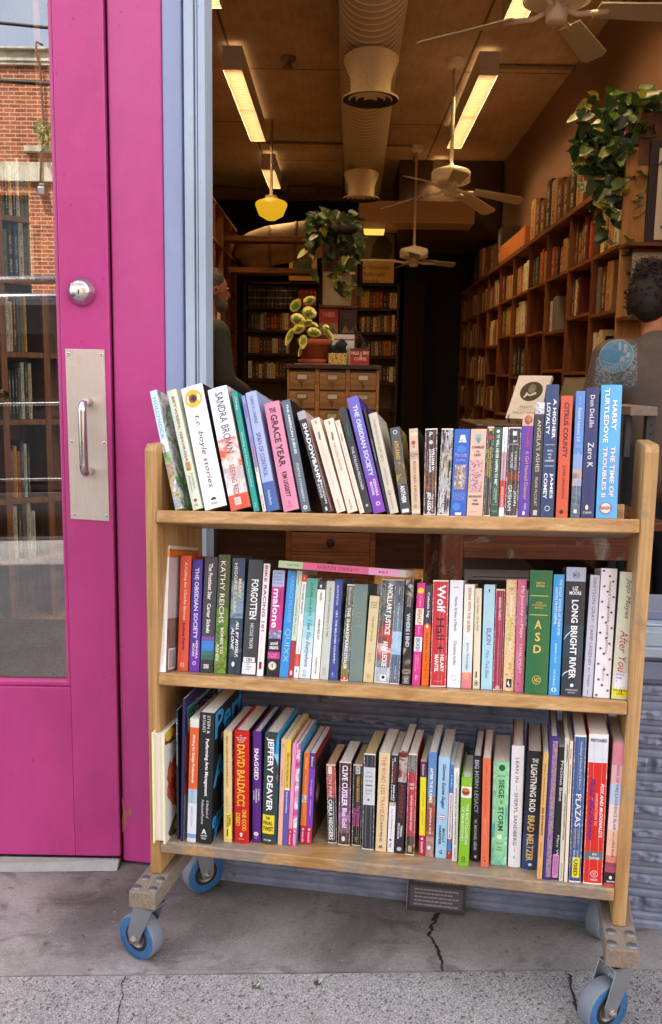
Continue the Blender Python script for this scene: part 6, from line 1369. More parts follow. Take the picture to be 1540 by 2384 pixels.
# ---- globe lamp
p = PI(631, 487, 10.2); k_ = 10.2 / FL
mb = MB(IF); mb.lathe(IF.p(p.x, 10.2, p.z), (0, 0, 1), [(0, -25 * k_), (10 * k_, -24 * k_), (18 * k_, -19 * k_), (27 * k_, -14 * k_), (32 * k_, -2 * k_), (36 * k_, 8 * k_), (35 * k_, 13 * k_), (30 * k_, 17 * k_), (18 * k_, 21 * k_), (13 * k_, 24 * k_)], emis('lit_amber_glass', (1, .52, .02), .17), 28)
mb2 = MB(IF); mb2.lathe(IF.p(p.x, 10.2, p.z), (0, 0, 1), [(14 * k_, 23 * k_), (14 * k_, 28 * k_), (4 * k_, 30 * k_), (3 * k_, 60 * k_), (3 * k_, (ZC - p.z))], M_pipe, 16)
gl_ = tag(mb2.build('globe_lamp'), 'lit amber schoolhouse glass lamp at the back left', 'lamp'); mb.build('glass_shade', gl_)

# ---- ceiling fans
M_fan = cm('e2dac8', .4); M_blade = cm('b0ac9c', .5)
def fan(u, vtop, vm0, vm1, y_, tips, lab, sc=1.0, rodv=None):
    hub = PI(u, (vm0 + vm1) / 2, y_); z0, z1 = PI(u, vm1, y_).z, PI(u, vm0, y_).z
    e = empty('ceiling_fan', IF.p(hub.x, y_, z0), lab, 'ceiling fan', 'ceiling fans')
    R_ = .175 * sc; h = z1 - z0
    mb = MB(IF); mb.lathe(IF.p(hub.x, y_, z0), (0, 0, 1), [(0, -.005), (R_ * .8, 0), (R_, h * .12), (R_, h * .68), (R_ * .9, h * .8), (R_ * .45, h * .97), (.03, h * 1.05), (.02, h * 1.2), (0, h * 1.2)], M_fan, 32)
    mb.lathe(IF.p(hub.x, y_, z0 - .10), (0, 0, 1), [(0, 0), (.05, .003), (.056, .02), (.056, .07), (.05, .1)], M_fan, 24); mb.build('motor_housing', e)
    mb = MB(IF); mb.tube([(hub.x, y_, z1), (hub.x, y_, ZC - .06)], .016, M_fan, 10); mb.lathe(IF.p(hub.x, y_, ZC), (0, 0, -1), [(.075, 0), (.075, .05), (.05, .075), (0, .08)], M_fan, 20); mb.build('down_rod', e)
    for (tu, tv, dy) in tips:
        tp = PI(tu, tv, y_ + dy); a = V((hub.x, y_, z0 - .03)); b = V((tp.x, tp.y, tp.z)); d_ = (b - a).normalized(); s_ = V((-d_.y, d_.x, 0)).normalized() * .07 - V((0, 0, .018))
        mb = MB(IF); r0 = a + d_ * .22
        c8 = [(r0 - s_ * .8), (r0 + s_ * .8), (b - d_ * .03 + s_), (b + s_ * .6), (b - s_ * .6), (b - d_ * .03 - s_)]
        A = [mb.pt(*q) for q in c8]; B = [mb.pt(*(q + V((0, 0, .008)))) for q in c8]
        mb.face(A, M_blade); mb.face(B[::-1], M_blade)
        for i in range(6): mb.face((A[i], A[(i + 1) % 6], B[(i + 1) % 6], B[i]), M_blade)
        bl = mb.build('blade', e)
        mb = MB(IF); mb.tube([tuple(a + d_ * .05), tuple(a + d_ * .12 + V((0, 0, -.02))), tuple(r0 + d_ * .06)], .014, M_fan, 8); mb.build('blade_arm', bl)


fan(1049, 140, 389, 429, 8.3, ((945, 412, -.35), (890, 486, .35), (1140, 497, .66), (1214, 470, .1), (1075, 400, -.66)), 'cream ceiling fan on a long rod in the middle of the shop')
fan(963, 440, 574, 602, 11.2, ((833, 606, -.1), (1058, 618, .1), (930, 622, .6), (1010, 612, .55), (965, 590, -.66)), 'far cream ceiling fan in front of the dark doorway')
fan(1297, -200, -45, 8, 4.9, ((976, 104, .35), (1385, 138, .62), (1575, 32, .12), (1200, -130, -.5), (1420, -120, -.5)), 'nearest ceiling fan cut off by the top of the picture')

# ---- boards, soffits, dark end of the shop
mb = MB(IF); a, b = PI(835, 517, 11.4), PI(1106, 470, 11.4); mb.box(a.x, b.x, 11.4, 12.2, a.z, b.z, cm('c4a484', .8)); tag(mb.build('soffit', bevel=.01), 'pale boxed soffit across the back of the ceiling', 'soffit')
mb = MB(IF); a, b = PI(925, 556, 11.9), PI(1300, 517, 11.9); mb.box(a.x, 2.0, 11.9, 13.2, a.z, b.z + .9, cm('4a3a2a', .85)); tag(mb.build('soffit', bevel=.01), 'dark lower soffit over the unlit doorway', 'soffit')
mb = MB(IF); a, b = PI(926, 1200, 13.3), PI(1060, 556, 13.3); mb.box(a.x, b.x + .8, 13.3, 13.4, ZF, b.z + .3, M_navy); mb.box(a.x, PI(985, 800, 13.2).x, 13.2, 13.29, ZF, PI(940, 650, 13.2).z, M_mar)  # near-black panels: the darkness of the opening is put into their colour
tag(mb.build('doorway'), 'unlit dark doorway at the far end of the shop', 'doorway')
for (u0, u1, v0, v1, lb) in ((499, 736, 547, 560, 'upper reddish shelf board crossing in front of the duct elbow'), (532, 738, 621, 634, 'lower reddish shelf board below the duct elbow')):
    a, b = PI(u0, v1, 11.0), PI(u1, v0 + 4, 11.0); mb = MB(IF); mb.box(a.x, b.x, 11.0, 11.25, a.z, b.z, M_casex); tag(mb.build('shelf_board', bevel=.004), lb, 'shelf board')

# ---- shop books: one mesh per colour, every book an object of its own
PALS = {'cream': 'd8c8a0', 'tan': 'b08a58', 'red': 'a02a20', 'maroon': '5a1c1c', 'brown': '5a3a22', 'black': '1a1818', 'dark green': '26402c', 'navy': '1e2a44', 'white': 'd8d4c8', 'orange': 'c06a24', 'yellow': 'd0a838', 'grey': '77746c', 'blue': '3a5a80', 'pink': 'b8707a'}
_um = {}
def spine_print(cn):
    t_ = NT('spine_print', .5); dark = cn in ('black', 'navy', 'maroon', 'brown', 'dark green', 'red', 'blue')
    f = t_.noise(t_.coord((3, 3, 46)), 1.0, 3, .7)
    t_.col(t_.ramp(f, [(.49, lin(PALS[cn])), (.54, lin('d8c898' if dark else '3a2a22'))])); return t_.m


def unit_book(cn, bands=False):
    if (cn, bands) not in _um:
        m = cm(PALS[cn], .5, .15); m2 = cm('c8a860', .5); ml = spine_print(cn)
        mb = MB(); P_ = lambda *a: mb.w(V(a))
        zs_ = [0, .1, .13, .42, .45, .8, .83, 1] if bands else [0, .12, .36, .44, .88, 1]
        for i in range(len(zs_) - 1):
            cs_ = (0, .25, .5, .75, 1) if bands else (0, .30, .70, 1)
            ids = [[P_(x_, -.03 * (1 - (2 * x_ - 1) ** 2), z_) for x_ in cs_] for z_ in zs_[i:i + 2]]
            for k in range(len(cs_) - 1): mb.face((ids[0][k], ids[0][k + 1], ids[1][k + 1], ids[1][k]), m2 if bands and i % 2 else ml if not bands and k == 1 and i in (1, 3) else m, True)
        for x_ in (0, 1): mb.face([P_(x_, 0, 0), P_(x_, 1, 0), P_(x_, 1, 1), P_(x_, 0, 1)], m)
        for z_ in (0, 1): mb.face([P_(0, 0, z_), P_(.12, 0, z_), P_(.12, 1, z_), P_(0, 1, z_)], m); mb.face([P_(.88, 0, z_), P_(1, 0, z_), P_(1, 1, z_), P_(.88, 1, z_)], m)
        mb.face([P_(.12, 0.04, .97), P_(.88, 0.04, .97), P_(.88, .97, .97), P_(.12, .97, .97)], M_page); mb.face([P_(.12, .97, 0), P_(.88, .97, 0), P_(.88, .97, .97), P_(.12, .97, .97)], M_page)
        mb.face([P_(0, 1, 0), P_(.12, 1, 0), P_(.12, 1, 1), P_(0, 1, 1)], m)
        o = mb.build('book', origin=V((0, 0, 0))); me = o.data; bpy.data.objects.remove(o); _um[(cn, bands)] = me
    return _um[(cn, bands)]


ORD = 'first second third fourth fifth sixth seventh eighth ninth tenth eleventh twelfth thirteenth fourteenth fifteenth sixteenth seventeenth eighteenth nineteenth twentieth'.split()
def sbook(x_, y_, z_, T, D, H, cn, lab, grp, rot=0, bands=False, tilt=0, name='book', fr=None):
    o = bpy.data.objects.new(name, unit_book(cn, bands)); COL.objects.link(o)
    o.location = (fr or IF).p(x_, y_, z_); o.rotation_euler = (0, tilt, rot - .012); o.scale = (T, D, H)
    return tag(o, lab, 'book', grp)


def row(u0, u1, vb, y_, seq, where, grp, hmin, hmax, D=.16, bands=False, tilt=0):
    """a shelf of books facing the viewer between image columns u0 and u1"""
    a, b = PI(u0, vb, y_), PI(u1, vb, y_); W = b.x - a.x; n = len(seq); ws = [random.uniform(.7, 1.3) for _ in seq]; s_ = sum(ws); x_ = a.x
    for i, (cn, w) in enumerate(zip(seq, ws)):
        T = W * w / s_; H = random.uniform(hmin, hmax)
        sbook(x_, y_ + random.uniform(0, .015), a.z + .002, T * .94, D, H, cn, f'{cn} book, {ORD[i]} from the left on {where}', grp, 0, bands, tilt)
        x_ += T


NEUT = ['cream', 'brown', 'tan', 'maroon', 'grey', 'black', 'red', 'white', 'navy', 'dark green', 'orange', 'cream', 'brown', 'blue']
def pick(n, pool=NEUT): return [random.choice(pool) for _ in range(n)]
def wall_case(u0, u1, vs_list, vbot, lab, y_=YW, colmid=None):
    a, b = PI(u0, vs_list[0], y_), PI(u1, vs_list[0], y_)
    e = empty('bookcase', IF.p((a.x + b.x) / 2, y_, ZF), lab, 'bookcase')
    mb = MB(IF); mb.box(a.x - .02, b.x + .02, y_ + .24, y_ + .26, ZF, a.z + .02, M_wallc); mb.build('back_panel', e)
    for x_ in (a.x - .03, b.x): mb = MB(IF); mb.box(x_, x_ + .03, y_ - .02, y_ + .239, ZF, a.z, M_dwood); mb.build('side_panel', e)
    for v in vs_list + [vbot]:
        z_ = PI(u0, v, y_).z; mb = MB(IF); mb.box(a.x - .03 if v == vs_list[0] else a.x + .0005, b.x + (.03 if v == vs_list[0] else -.0005), y_ - .021, y_ + .238, z_ - .001 if v == vs_list[0] else z_ - .028, z_ + (.028 if v == vs_list[0] else 0), M_dwood); mb.build('shelf', e)
    return e
wall_case(573, 741, [660, 714, 768, 822, 881], 940, 'low-lit bookcase on the back wall, left of the plant pillar')
G1 = 'books in the left back bookcase'
for i in range(11):
    a = PI(577 + 10.3 * i, 713, YW); sbook(a.x, YW, a.z + .002, .055, .17, PI(577, 664, YW).z - a.z - .02, 'navy' if i % 3 else 'black', f'dark ribbed volume, {ORD[i]} from the left in the set on the top back shelf', 'set of dark ribbed volumes', 0, True, 0, 'bound_volume')
for i in range(4):
    a = PI(694 + 10.5 * i, 713, YW); sbook(a.x, YW, a.z + .002, .06, .17, .22, 'orange', f'orange-brown volume, {ORD[i]} from the left beside the dark ribbed set', 'orange-brown volumes', 0, True, 0, 'bound_volume')
random.seed(21)
row(577, 690, 767, YW, ['black', 'black', 'dark green', 'grey', 'cream', 'grey', 'maroon', 'red', 'red', 'black', 'brown', 'tan', 'cream', 'tan', 'black', 'cream'], 'the second shelf of the left back bookcase', G1, .19, .235)
row(577, 672, 821, YW, ['cream', 'grey', 'tan', 'tan', 'black', 'maroon', 'brown', 'maroon', 'white', 'cream', 'maroon', 'navy', 'brown', 'cream'], 'the third shelf of the left back bookcase', G1, .19, .225)
row(577, 664, 880, YW, ['white', 'black', 'brown', 'cream', 'maroon', 'grey', 'white', 'cream', 'cream', 'brown', 'maroon', 'brown'], 'the fourth shelf of the left back bookcase', G1, .19, .24)
wall_case(833, 925, [666, 718.5, 773.5, 829, 890], 950, 'back bookcase between the plant pillar and the dark doorway')
G2 = 'books in the right back bookcase'
row(834, 924, 717.5, YW, ['tan', 'yellow', 'yellow', 'dark green', 'red', 'orange', 'red', 'black', 'maroon', 'cream', 'cream'], 'the top shelf of the right back bookcase', G2, .20, .235)
row(834, 924, 772.5, YW, ['maroon', 'cream', 'brown', 'tan', 'black', 'cream', 'tan', 'grey', 'dark green', 'cream', 'orange', 'brown', 'cream', 'maroon'], 'the second shelf of the right back bookcase', G2, .19, .23)
row(854, 924, 828, YW, ['black', 'grey', 'cream', 'brown', 'grey', 'orange', 'tan', 'brown', 'maroon'], 'the third shelf of the right back bookcase', G2, .18, .22)
row(880, 922, 889, YW, ['brown', 'black', 'maroon', 'white', 'brown'], 'the fourth shelf of the right back bookcase', G2, .18, .22)

# ---- the long oak bookcase on the right wall
XC = 1.70
ups = [atxI(u, 600, XC).y for u in (1449, 1378, 1323, 1272, 1232, 1196, 1165, 1138, 1115, 1095, 1078, 1064, 1052)]
shz = [atxI(1374, v, XC).z for v in (470, 600, 737, 868)]
dz = (shz[0] - shz[3]) / 3
shz += [shz[3] - dz, shz[3] - 2 * dz, shz[3] - 3 * dz]
lb_ = empty('long_bookcase', IF.p(XC + .14, ups[3], ZF), 'long oak bookcase of open pigeonholes running down the right wall', 'bookcase')
mb = MB(IF); mb.box(XC + .27, XC + .285, ups[0], ups[-1], ZF, shz[0], M_case); mb.build('back_panel', lb_)
for i, y_ in enumerate(ups):
    mb = MB(IF); mb.box(XC, XC + .2695, y_ - .014, y_ + .014, ZF, shz[0] - .0005, M_case); mb.build('upright', lb_)
for j, z_ in enumerate(shz):
    if j == 0:
        mb = MB(IF); mb.box(XC - .012, XC + .269, ups[0] - .014, ups[-1], z_, z_ + .035, M_casey); mb.build('shelf', lb_); continue
    for i in range(len(ups) - 1):
        off = ((i * 5 + j * 3) % 4 - 1.5) * .025 if j > 1 else 0
        if z_ + off < ZF + .05: continue
        mb = MB(IF); mb.box(XC + .003, XC + .269, ups[i] + .0145, ups[i + 1] - .0145, z_ + off - .022, z_ + off, M_casey); mb.build('shelf', lb_)
random.seed(5)
G3 = 'books in the long oak bookcase'
WARM = ['cream', 'tan', 'brown', 'maroon', 'red', 'grey', 'white', 'black', 'dark green', 'orange', 'cream', 'tan']
def bay(i, j, n, lo, hi, pool=WARM, frac=1.0, D=.17, back=False):
    y1 = ups[i + 1] - .016; off = ((i * 5 + j * 3) % 4 - 1.5) * .025 if j > 1 else 0
    L_ = (ups[i + 1] - ups[i] - .034) * frac; w = [random.uniform(.7, 1.3) for _ in range(n)]; s_ = sum(w)
    y_ = y1 if not back else ups[i] + .016 + L_
    for k in range(n):
        T = L_ * w[k] / s_; cn = random.choice(pool)
        sbook(XC + .03 + random.uniform(0, .02), y_, shz[j] + off + .002, T * .95, D, random.uniform(lo, hi), cn,
              f'{cn} book, {ORD[k]} from the far end, {("top", "second", "third", "fourth", "fifth")[j - 1]} shelf, {ORD[i]} bay of the long bookcase', G3, -pi / 2)
        y_ -= T
for i in range(6):
    bay(i, 1, (6, 7, 6, 6, 5, 5)[i], .22, .33 if i < 3 else .3)
bay(0, 2, 3, .30, .35, ['white', 'tan', 'grey', 'maroon'], .55, .24); bay(2, 2, 3, .24, .3, ['navy', 'grey', 'white'], .4); bay(1, 2, 3, .24, .30, ['maroon', 'cream', 'navy'], .35)
bay(4, 2, 4, .25, .32, WARM, .9); bay(5, 2, 4, .25, .3, ['yellow', 'tan', 'dark green'], .9); bay(0, 3, 4, .24, .32, ['white', 'black', 'cream'], .45)
bay(4, 3, 3, .25, .32, ['dark green', 'black', 'pink'], .8); bay(4, 4, 2, .28, .33, ['maroon', 'white'], .7); bay(1, 4, 2, .26, .32, ['cream', 'maroon'], .25)
# the far bays read as one mass of spines
mb = MB(IF)
for i in range(6, 12):
    for j in (1, 2, 3, 4, 5):
        if (i + j) % 3 == 0 and j > 1: continue
        y_ = ups[i] + .02
        while y_ < ups[i + 1] - .06:
            T = random.uniform(.03, .06); off = ((i * 5 + j * 3) % 4 - 1.5) * .025 if j > 1 else 0
            mb.box(XC + .03, XC + .2, y_, y_ + T * .93, shz[j] + off + .002, shz[j] + off + random.uniform(.2, .3), cm(PALS[random.choice(WARM)], .5, .15)); y_ += T
tag(mb.build('distant_books'), 'books filling the far bays of the long oak bookcase', 'book', kind='stuff')
# things standing on top of the bookcase
mb = MB(IF); ya, yb_ = atxI(1226, 520, XC + .03).y, atxI(1165, 560, XC + .03).y
mb.box(XC + .02, XC + .26, ya, yb_, shz[0] + .037, shz[0] + .24, cm('a85c24', .7, .2)); mb.box(XC + .014, XC + .0195, ya + .02, yb_ - .02, shz[0] + .06, shz[0] + .22, cm('b4662a', .7, .2))
tag(mb.build('wooden_box', bevel=.004), 'long orange-brown box on top of the oak bookcase', 'box')
for k in range(20):
    n_ = int((ya - ups[0] - .05) / .115)
    y_ = ups[0] + .06 + k * (ya - ups[0] - .1) / 15 if k < 15 else yb_ + .15 + (k - 15) * .45
    cn = ('brown', 'maroon', 'tan', 'black')[k % 4]
    sbook(XC + .03, y_ + .06, shz[0] + .037, (ya - ups[0] - .1) / 15 * .93 if k < 15 else .3, .2, .30 + .04 * (k * 5 % 4), cn, f'{cn} tall volume, {ORD[k]} from the front on top of the long bookcase', 'tall volumes on the long bookcase', -pi / 2)

# ---- near end of that bookcase, facing the window: panel, little shelf, displayed book, picture
YE = ups[0] - .05
mb = MB(IF); a, b = PI(1442, 560, YE), PI(1560, 345, YE); mb.box(a.x, 2.015, YE - .02, YE, ZF, PI(1470, 345, YE).z, wood('pale_birch_panel', 'c89a5a', 'b98a4c', '8a6230', 'z', .5, 0, .7)); ep = tag(mb.build('end_panel_board', bevel=.003), 'pale birch panel closing the near end of the oak bookcase', 'panel')
zsh = [PI(1500, v, YE - .03).z for v in (572, 741)]
for z_ in zsh:
    mb = MB(IF); mb.box(a.x, 2.01, YE - .17, YE - .0205, z_ - .02, z_, M_casex); mb.build('ledge', ep)
mb = MB(IF); q = PI(1462, 738, YE - .1); w_ = .44; z0, z1 = zsh[1] + .002, PI(1465, 588, YE - .1).z
mb.box(q.x, q.x + w_, YE - .12, YE - .09, z0, z1, cm('8f8f86', .4)); cf = tag(mb.build('book', bevel=.001), 'grey hardback with a gold name, displayed face out behind the person', 'book')
mb = MB(IF)
def pl(s, u0, u1, v0, v1, c, y_, fl=''):
    A, B = PI(u0, v1, y_), PI(u1, v0, y_); letter_on(mb, s, lambda a, b: IF.p(A.x + (B.x - A.x) * a, y_, A.z + (B.z - A.z) * b), cm(c), fl)
pl('CHARLES DARWIN', 1471, 1585, 594, 604, 'e0c060', YE - .1207, 'b'); pl('ORIGIN OF SPECIES', 1484, 1575, 609, 618, '4a4a46', YE - .1207)
A = PI(1508, 652, YE - .12); mb.lathe(IF.p(A.x + .02, YE - .1207, A.z), (0, -1, 0), [(.09, 0), (.105, 0)], cm('d8c070'), 28); mb.build('cover_lettering', cf)
mb = MB(IF); q = PI(1498, 560, YE - .03); z1 = PI(1498, 330, YE - .03).z
mb.box(q.x, 2.012, YE - .05, YE - .021, q.z - .03, z1, cm('2a2230', .5)); mb.box(q.x + .05, 2.0115, YE - .056, YE - .0505, q.z, z1 - .04, cm('c8c4ba', .6))
tag(mb.build('framed_picture', bevel=.003), 'dark purple framed picture on the birch panel at the right edge', 'picture')

# ---- column with planter between the back bookcases
YP = 9.2
a, b = PI(749, 640, YP), PI(833, 545, YP)
pil = empty('pillar', IF.p((a.x + b.x) / 2, YP, ZF), 'wood-clad pillar with small display shelves, holding the trailing plant', 'pillar')
mb = MB(IF); mb.box(a.x, b.x, YP, YP + .3, ZF, b.z, wood('reddish_board', '9a6240', '80492c', '4a2a18', 'z', .5, 0, .6)); mb.build('column', pil, bevel=.004)
for v in (712, 782): z_ = PI(790, v, YP - .1).z; mb = MB(IF); mb.box(a.x - .02, b.x + .01, YP - .16, YP - .0005, z_ - .025, z_, M_casex); mb.build('shelf', pil)
mb = MB(IF); A, B = PI(751, 709, YP - .09), PI(818, 634, YP - .09); mb.box(A.x, B.x, YP - .10, YP - .09, PI(790, 712, YP - .1).z + .002, B.z, cm('b9b6a4', .7))
pts = [(775, 668), (782, 672), (792, 672), (803, 676), (812, 690), (806, 693), (795, 692), (786, 683), (778, 676)]
def flat(poly, y_, m, mb): mb.face([mb.pt(*PI(u, v, y_)) for u, v in poly], m)
flat(pts, YP - .1008, cm('2c3a44', .7), mb); tag(mb.build('picture'), 'pale print of a dark bird on the pillar shelf', 'picture')
for (u0, u1, v0, v1, c, c2, lb) in ((742, 787, 720, 779, '8e7c64', 'b01a16', 'red-topped book with pale title on the lower pillar shelf'), (789, 829, 722, 779, '241d1e', '241d1e', 'dark book with a dim red title on the lower pillar shelf')):
    A, B = PI(u0, v1, YP - .1), PI(u1, v0, YP - .1); zb_ = PI(790, 782, YP - .1).z + .002
    mb = MB(IF); mb.box(A.x, B.x, YP - .12, YP - .095, zb_, B.z, cm(c, .45)); zm = B.z - (B.z - zb_) * .52
    mb.box(A.x + .0003, B.x - .0003, YP - .1206, YP - .1202, zm, B.z - .0004, cm(c2, .4))
    pl('FABER', u0 + 9, u1 - 7, v0 + 7, v0 + 18, 'd8c0a0' if c2 != c else '7a1c26', YP - .1212, 'b'); flat([(u0 + 5, v1 - 4), (u0 + 14, v1 - 22), (u0 + 24, v1 - 6), (u0 + 32, v1 - 18), (u1 - 5, v1 - 4)], YP - .1210, cm('6a5a48' if c2 != c else '8a6a54'), mb)
    tag(mb.build('book', bevel=.001), lb, 'book')
mb = MB(IF); A, B = PI(836, 666, 12.25), PI(925, 540, 12.25); mb.box(A.x, B.x, 12.2, 12.24, A.z, B.z, M_black)
e_ = .04; mb.box(A.x + e_, B.x - e_, 12.19, 12.1995, PI(870, 604, 12.2).z, B.z - e_, cm('6a6250', .6)); mb.box(A.x + e_, B.x - e_, 12.19, 12.1995, A.z + e_, PI(870, 604, 12.2).z - .001, cm('d8b070', .6))
flat([(862, 600), (868, 570), (880, 552), (898, 550), (912, 566), (912, 590), (904, 603)], 12.188, cm('3a2e20', .8), mb)
pl('der Nationale', 838, 905, 617, 627, '5a3a1c', 12.186); pl('Mediamatic', 838, 897, 633, 643, '5a3a1c', 12.186, 'i'); pl('fabriek', 842, 882, 649, 659, '5a3a1c', 12.186)
tag(mb.build('poster', bevel=.002), 'large black-framed poster with a dark figure over cream lettering', 'poster')
mb = MB(IF); A, B = PI(690, 654, 12.25), PI(738, 580, 12.25); mb.box(A.x - .1, B.x, 12.2, 12.24, A.z, B.z, cm('c0903a', .6)); mb.box(A.x - .05, B.x - .07, 12.194, 12.1995, A.z + .07, B.z - .06, art(['2a2a20', '4a4a30', '1a1a14'], 8, 1, .8)); tag(mb.build('framed_picture', bevel=.003), 'yellow-matted dark picture standing above the left back bookcase', 'picture')

# left run of shelving and far-left books in the gloom
XL_ = -1.47
lc = empty('side_bookcase', IF.p(XL_ - .12, 10.5, ZF), 'dim reddish bookcase along the left wall of the shop', 'bookcase')
mb = MB(IF); mb.box(XL_ - .28, XL_ - .26, 7.5, 12.2, ZF, 3.2, M_case); mb.build('back_panel', lc)
for k in range(8):
    mb = MB(IF); mb.box(XL_ - .2595, XL_, 7.5 + k * .67, 7.53 + k * .67, ZF, 3.19, M_case); mb.build('upright', lc)
for z_ in (.5, .95, 1.4, 1.85, 2.3, 2.75, 3.17): mb = MB(IF); mb.box(XL_ - .2594, XL_ + .004, 7.495, 12.21, z_, z_ + .025, M_casey); mb.build('shelf', lc)
random.seed(9)
for k in range(10):
    cn = random.choice(['cream', 'brown', 'white', 'maroon', 'tan']); z_ = (1.425, 1.875)[k % 2]; sbook(XL_ - .03, 10.2 + k * .19, z_, .05, .16, .24, cn, f'{cn} book, {ORD[k]} from the front in the dim left-wall bookcase', 'books in the left-wall bookcase', pi / 2)

# ---- card catalogue and what stands on it
YC = 4.75
cx0, cx1 = PI(668, 900, YC).x, PI(882, 900, YC).x
cc = empty('card_catalogue', IF.p((cx0 + cx1) / 2, YC + .2, ZF), 'honey wood card catalogue with brass label holders under the potted plant', 'cabinet')
ztop, zun = PI(770, 849, YC).z, PI(770, 859, YC).z
A, B = PI(664, 850, YC - .02), PI(887, 850, YC - .02)
mb = MB(IF); mb.box(A.x, B.x, YC - .025, YC + .45, zun, ztop, M_dwood); mb.build('top', cc, bevel=.003)
M_brass = metal('aged_brass', '8a7440', .4)
rp = .1018; zr = zun - .012
xsD = [(PI(672 + 71 * i, 900, YC).x, PI(733 + 71 * i, 900, YC).x) for i in range(3)]
nrow = 6
zlow = zr - nrow * rp
mb = MB(IF)
for xa_, xb2 in [(cx0, xsD[0][0]), (xsD[0][1], xsD[1][0]), (xsD[1][1], xsD[2][0]), (xsD[2][1], cx1)]: mb.box(xa_, xb2, YC, YC + .42, zlow - .02, zun - .0005, M_maple)
for k in range(nrow + 1): 
    for xa_, xb2 in xsD: mb.box(xa_ + .0003, xb2 - .0003, YC + .004, YC + .40, zr - k * rp - .005, zr - k * rp + .005, M_dwood)
mb.box(cx0 + .001, cx1 - .001, YC + .401, YC + .419, zlow, zun - .001, M_maple)
mb.build('carcass', cc, bevel=.001)
for k in range(nrow):
    for i, (xa_, xb2) in enumerate(xsD):
        z1_, z0_ = zr - k * rp - .0055, zr - (k + 1) * rp + .0055; xm = (xa_ + xb2) / 2
        mb = MB(IF); mb.box(xa_ + .0015, xb2 - .0015, YC - .002, YC + .012, z0_, z1_, M_maple); dr = mb.build('drawer', cc, bevel=.0015)
        mb = MB(IF); zc_ = z1_ - .026
        for (p0, p1, q0_, q1_) in ((-.031, .031, .012, .017), (-.031, .031, -.017, -.012), (-.031, -.026, -.012, .012), (.026, .031, -.012, .012)): mb.box(xm + p0, xm + p1, YC - .007, YC - .0022, zc_ + q0_, zc_ + q1_, M_brass)
        mb.prism([(xm - .011, zc_ - .018), (xm - .009, zc_ - .026), (xm + .009, zc_ - .026), (xm + .011, zc_ - .018)], YC - .02, YC - .003, M_brass)
        mb.lathe(IF.p(xm, YC - .002, z0_ + .018), (0, -1, 0), [(.006, 0), (.006, .004), (.003, .008), (0, .008)], M_brass, 10); mb.build('label_pull', dr)
        mb = MB(IF); mb.box(xm - .025, xm + .025, YC - .0035, YC - .0022, zc_ - .0115, zc_ + .0115, art(['d8d0b4', 'c0b890', '6a6450'], 160, 1, .6) if (i + k) % 2 else cm('d2cab0', .6)); mb.build('label_card', dr)
# lower chest
zd1 = PI(760, 1240, YC).z + .006
mb = MB(IF); mb.box(cx0 - .0, cx1, YC + .01, YC + .44, zd1 + .002, zlow - .021, M_dwood); mb.box(cx0, cx0 + .028, YC, YC + .42, ZF, zd1, M_casex); mb.box(cx1 - .028, cx1, YC, YC + .42, ZF, zd1, M_casex); mb.box(cx0 + .029, cx1 - .029, YC + .40, YC + .42, ZF, zd1, M_casex)
mb.build('base', cc, bevel=.001)
hD = PI(760, 1240, YC).z - PI(760, 1283, YC).z
for k in range(4):
    z1_ = zd1 - .008 - k * (hD + .022); mb = MB(IF)
    if z1_ - hD < ZF: break
    mb.box(cx0 + .0295, cx1 - .0295, YC + .001, YC + .02, z1_ - hD, z1_, M_casex); dr = mb.build('wide_drawer', cc, bevel=.002)
    mb = MB(IF); mb.lathe(IF.p((cx0 + cx1) / 2, YC + .001, z1_ - hD * .52), (0, -1, 0), [(.02, 0), (.022, .006), (.012, .012), (.013, .022), (.018, .028), (.014, .036), (0, .038)], M_black, 18); mb.build('knob', dr)
    mb = MB(IF); mb.box(cx0 + .0295, cx1 - .0295, YC + .001, YC + .02, z1_ - hD - .018, z1_ - hD - .002, M_casex); mb.build('divider', cc)
mb = MB(IF); zp_ = PI(760, 1236, 5.6).z  # added piece: hides the pale floor so the gap behind stays dark
mb.box(-1.45, 1.6, 5.6, 5.64, ZF, zp_, M_dwood); mb.box(-1.47, 1.62, 5.59, 5.66, zp_ + .0005, zp_ + .03, M_dwood)
tag(mb.build('added_partition', bevel=.003), 'added low dark wood partition hiding the floor behind the foot of the card catalogue', 'partition')
mb = MB(IF); mb.box(-3.2, -.62, 2.3, 4.2, ZF + .002, ZF + .014, art(['2e2620', '4a3c30', '3a2e26', '5c4a3a'], 40, .6, .95)); tag(mb.build('rug', bevel=.004), 'dark speckled rug on the floor inside the glass door', 'rug')
# terracotta pot with variegated plant
C2 = lambda x_, y_: (653.4 + x_ * .1776, 668.6 + y_ * .1776)
yp_ = YC + .14; kk = yp_ / FL
p = PI(*C2(430, 965), yp_); M_terra = cm('a8552e', .8, .2)
plant = empty('potted_plant', IF.p(p.x, yp_, ztop), 'variegated yellow and green leaved plant in a terracotta pot on the card catalogue', 'plant')
mb = MB(IF); mb.box(p.x - .1, p.x + .1, yp_ - .09, yp_ + .09, ztop + .001, ztop + .006, M_maple); mb.build('board', plant)
z0_ = ztop + .0065
mb = MB(IF); mb.lathe(IF.p(p.x, yp_, z0_), (0, 0, 1), [(0, 0), (.080, 0), (.088, .022), (.080, .022), (.078, .012), (0, .012)], M_terra, 28); mb.build('saucer', plant)
mb = MB(IF); mb.lathe(IF.p(p.x, yp_, z0_ + .0125), (0, 0, 1), [(0, 0), (.062, 0), (.083, .085), (.090, .086), (.092, .118), (.084, .118), (.080, .1), (0, .1)], [M_terra] * 6 + [cm('2a1c12', .9)], 30); mb.build('pot', plant)
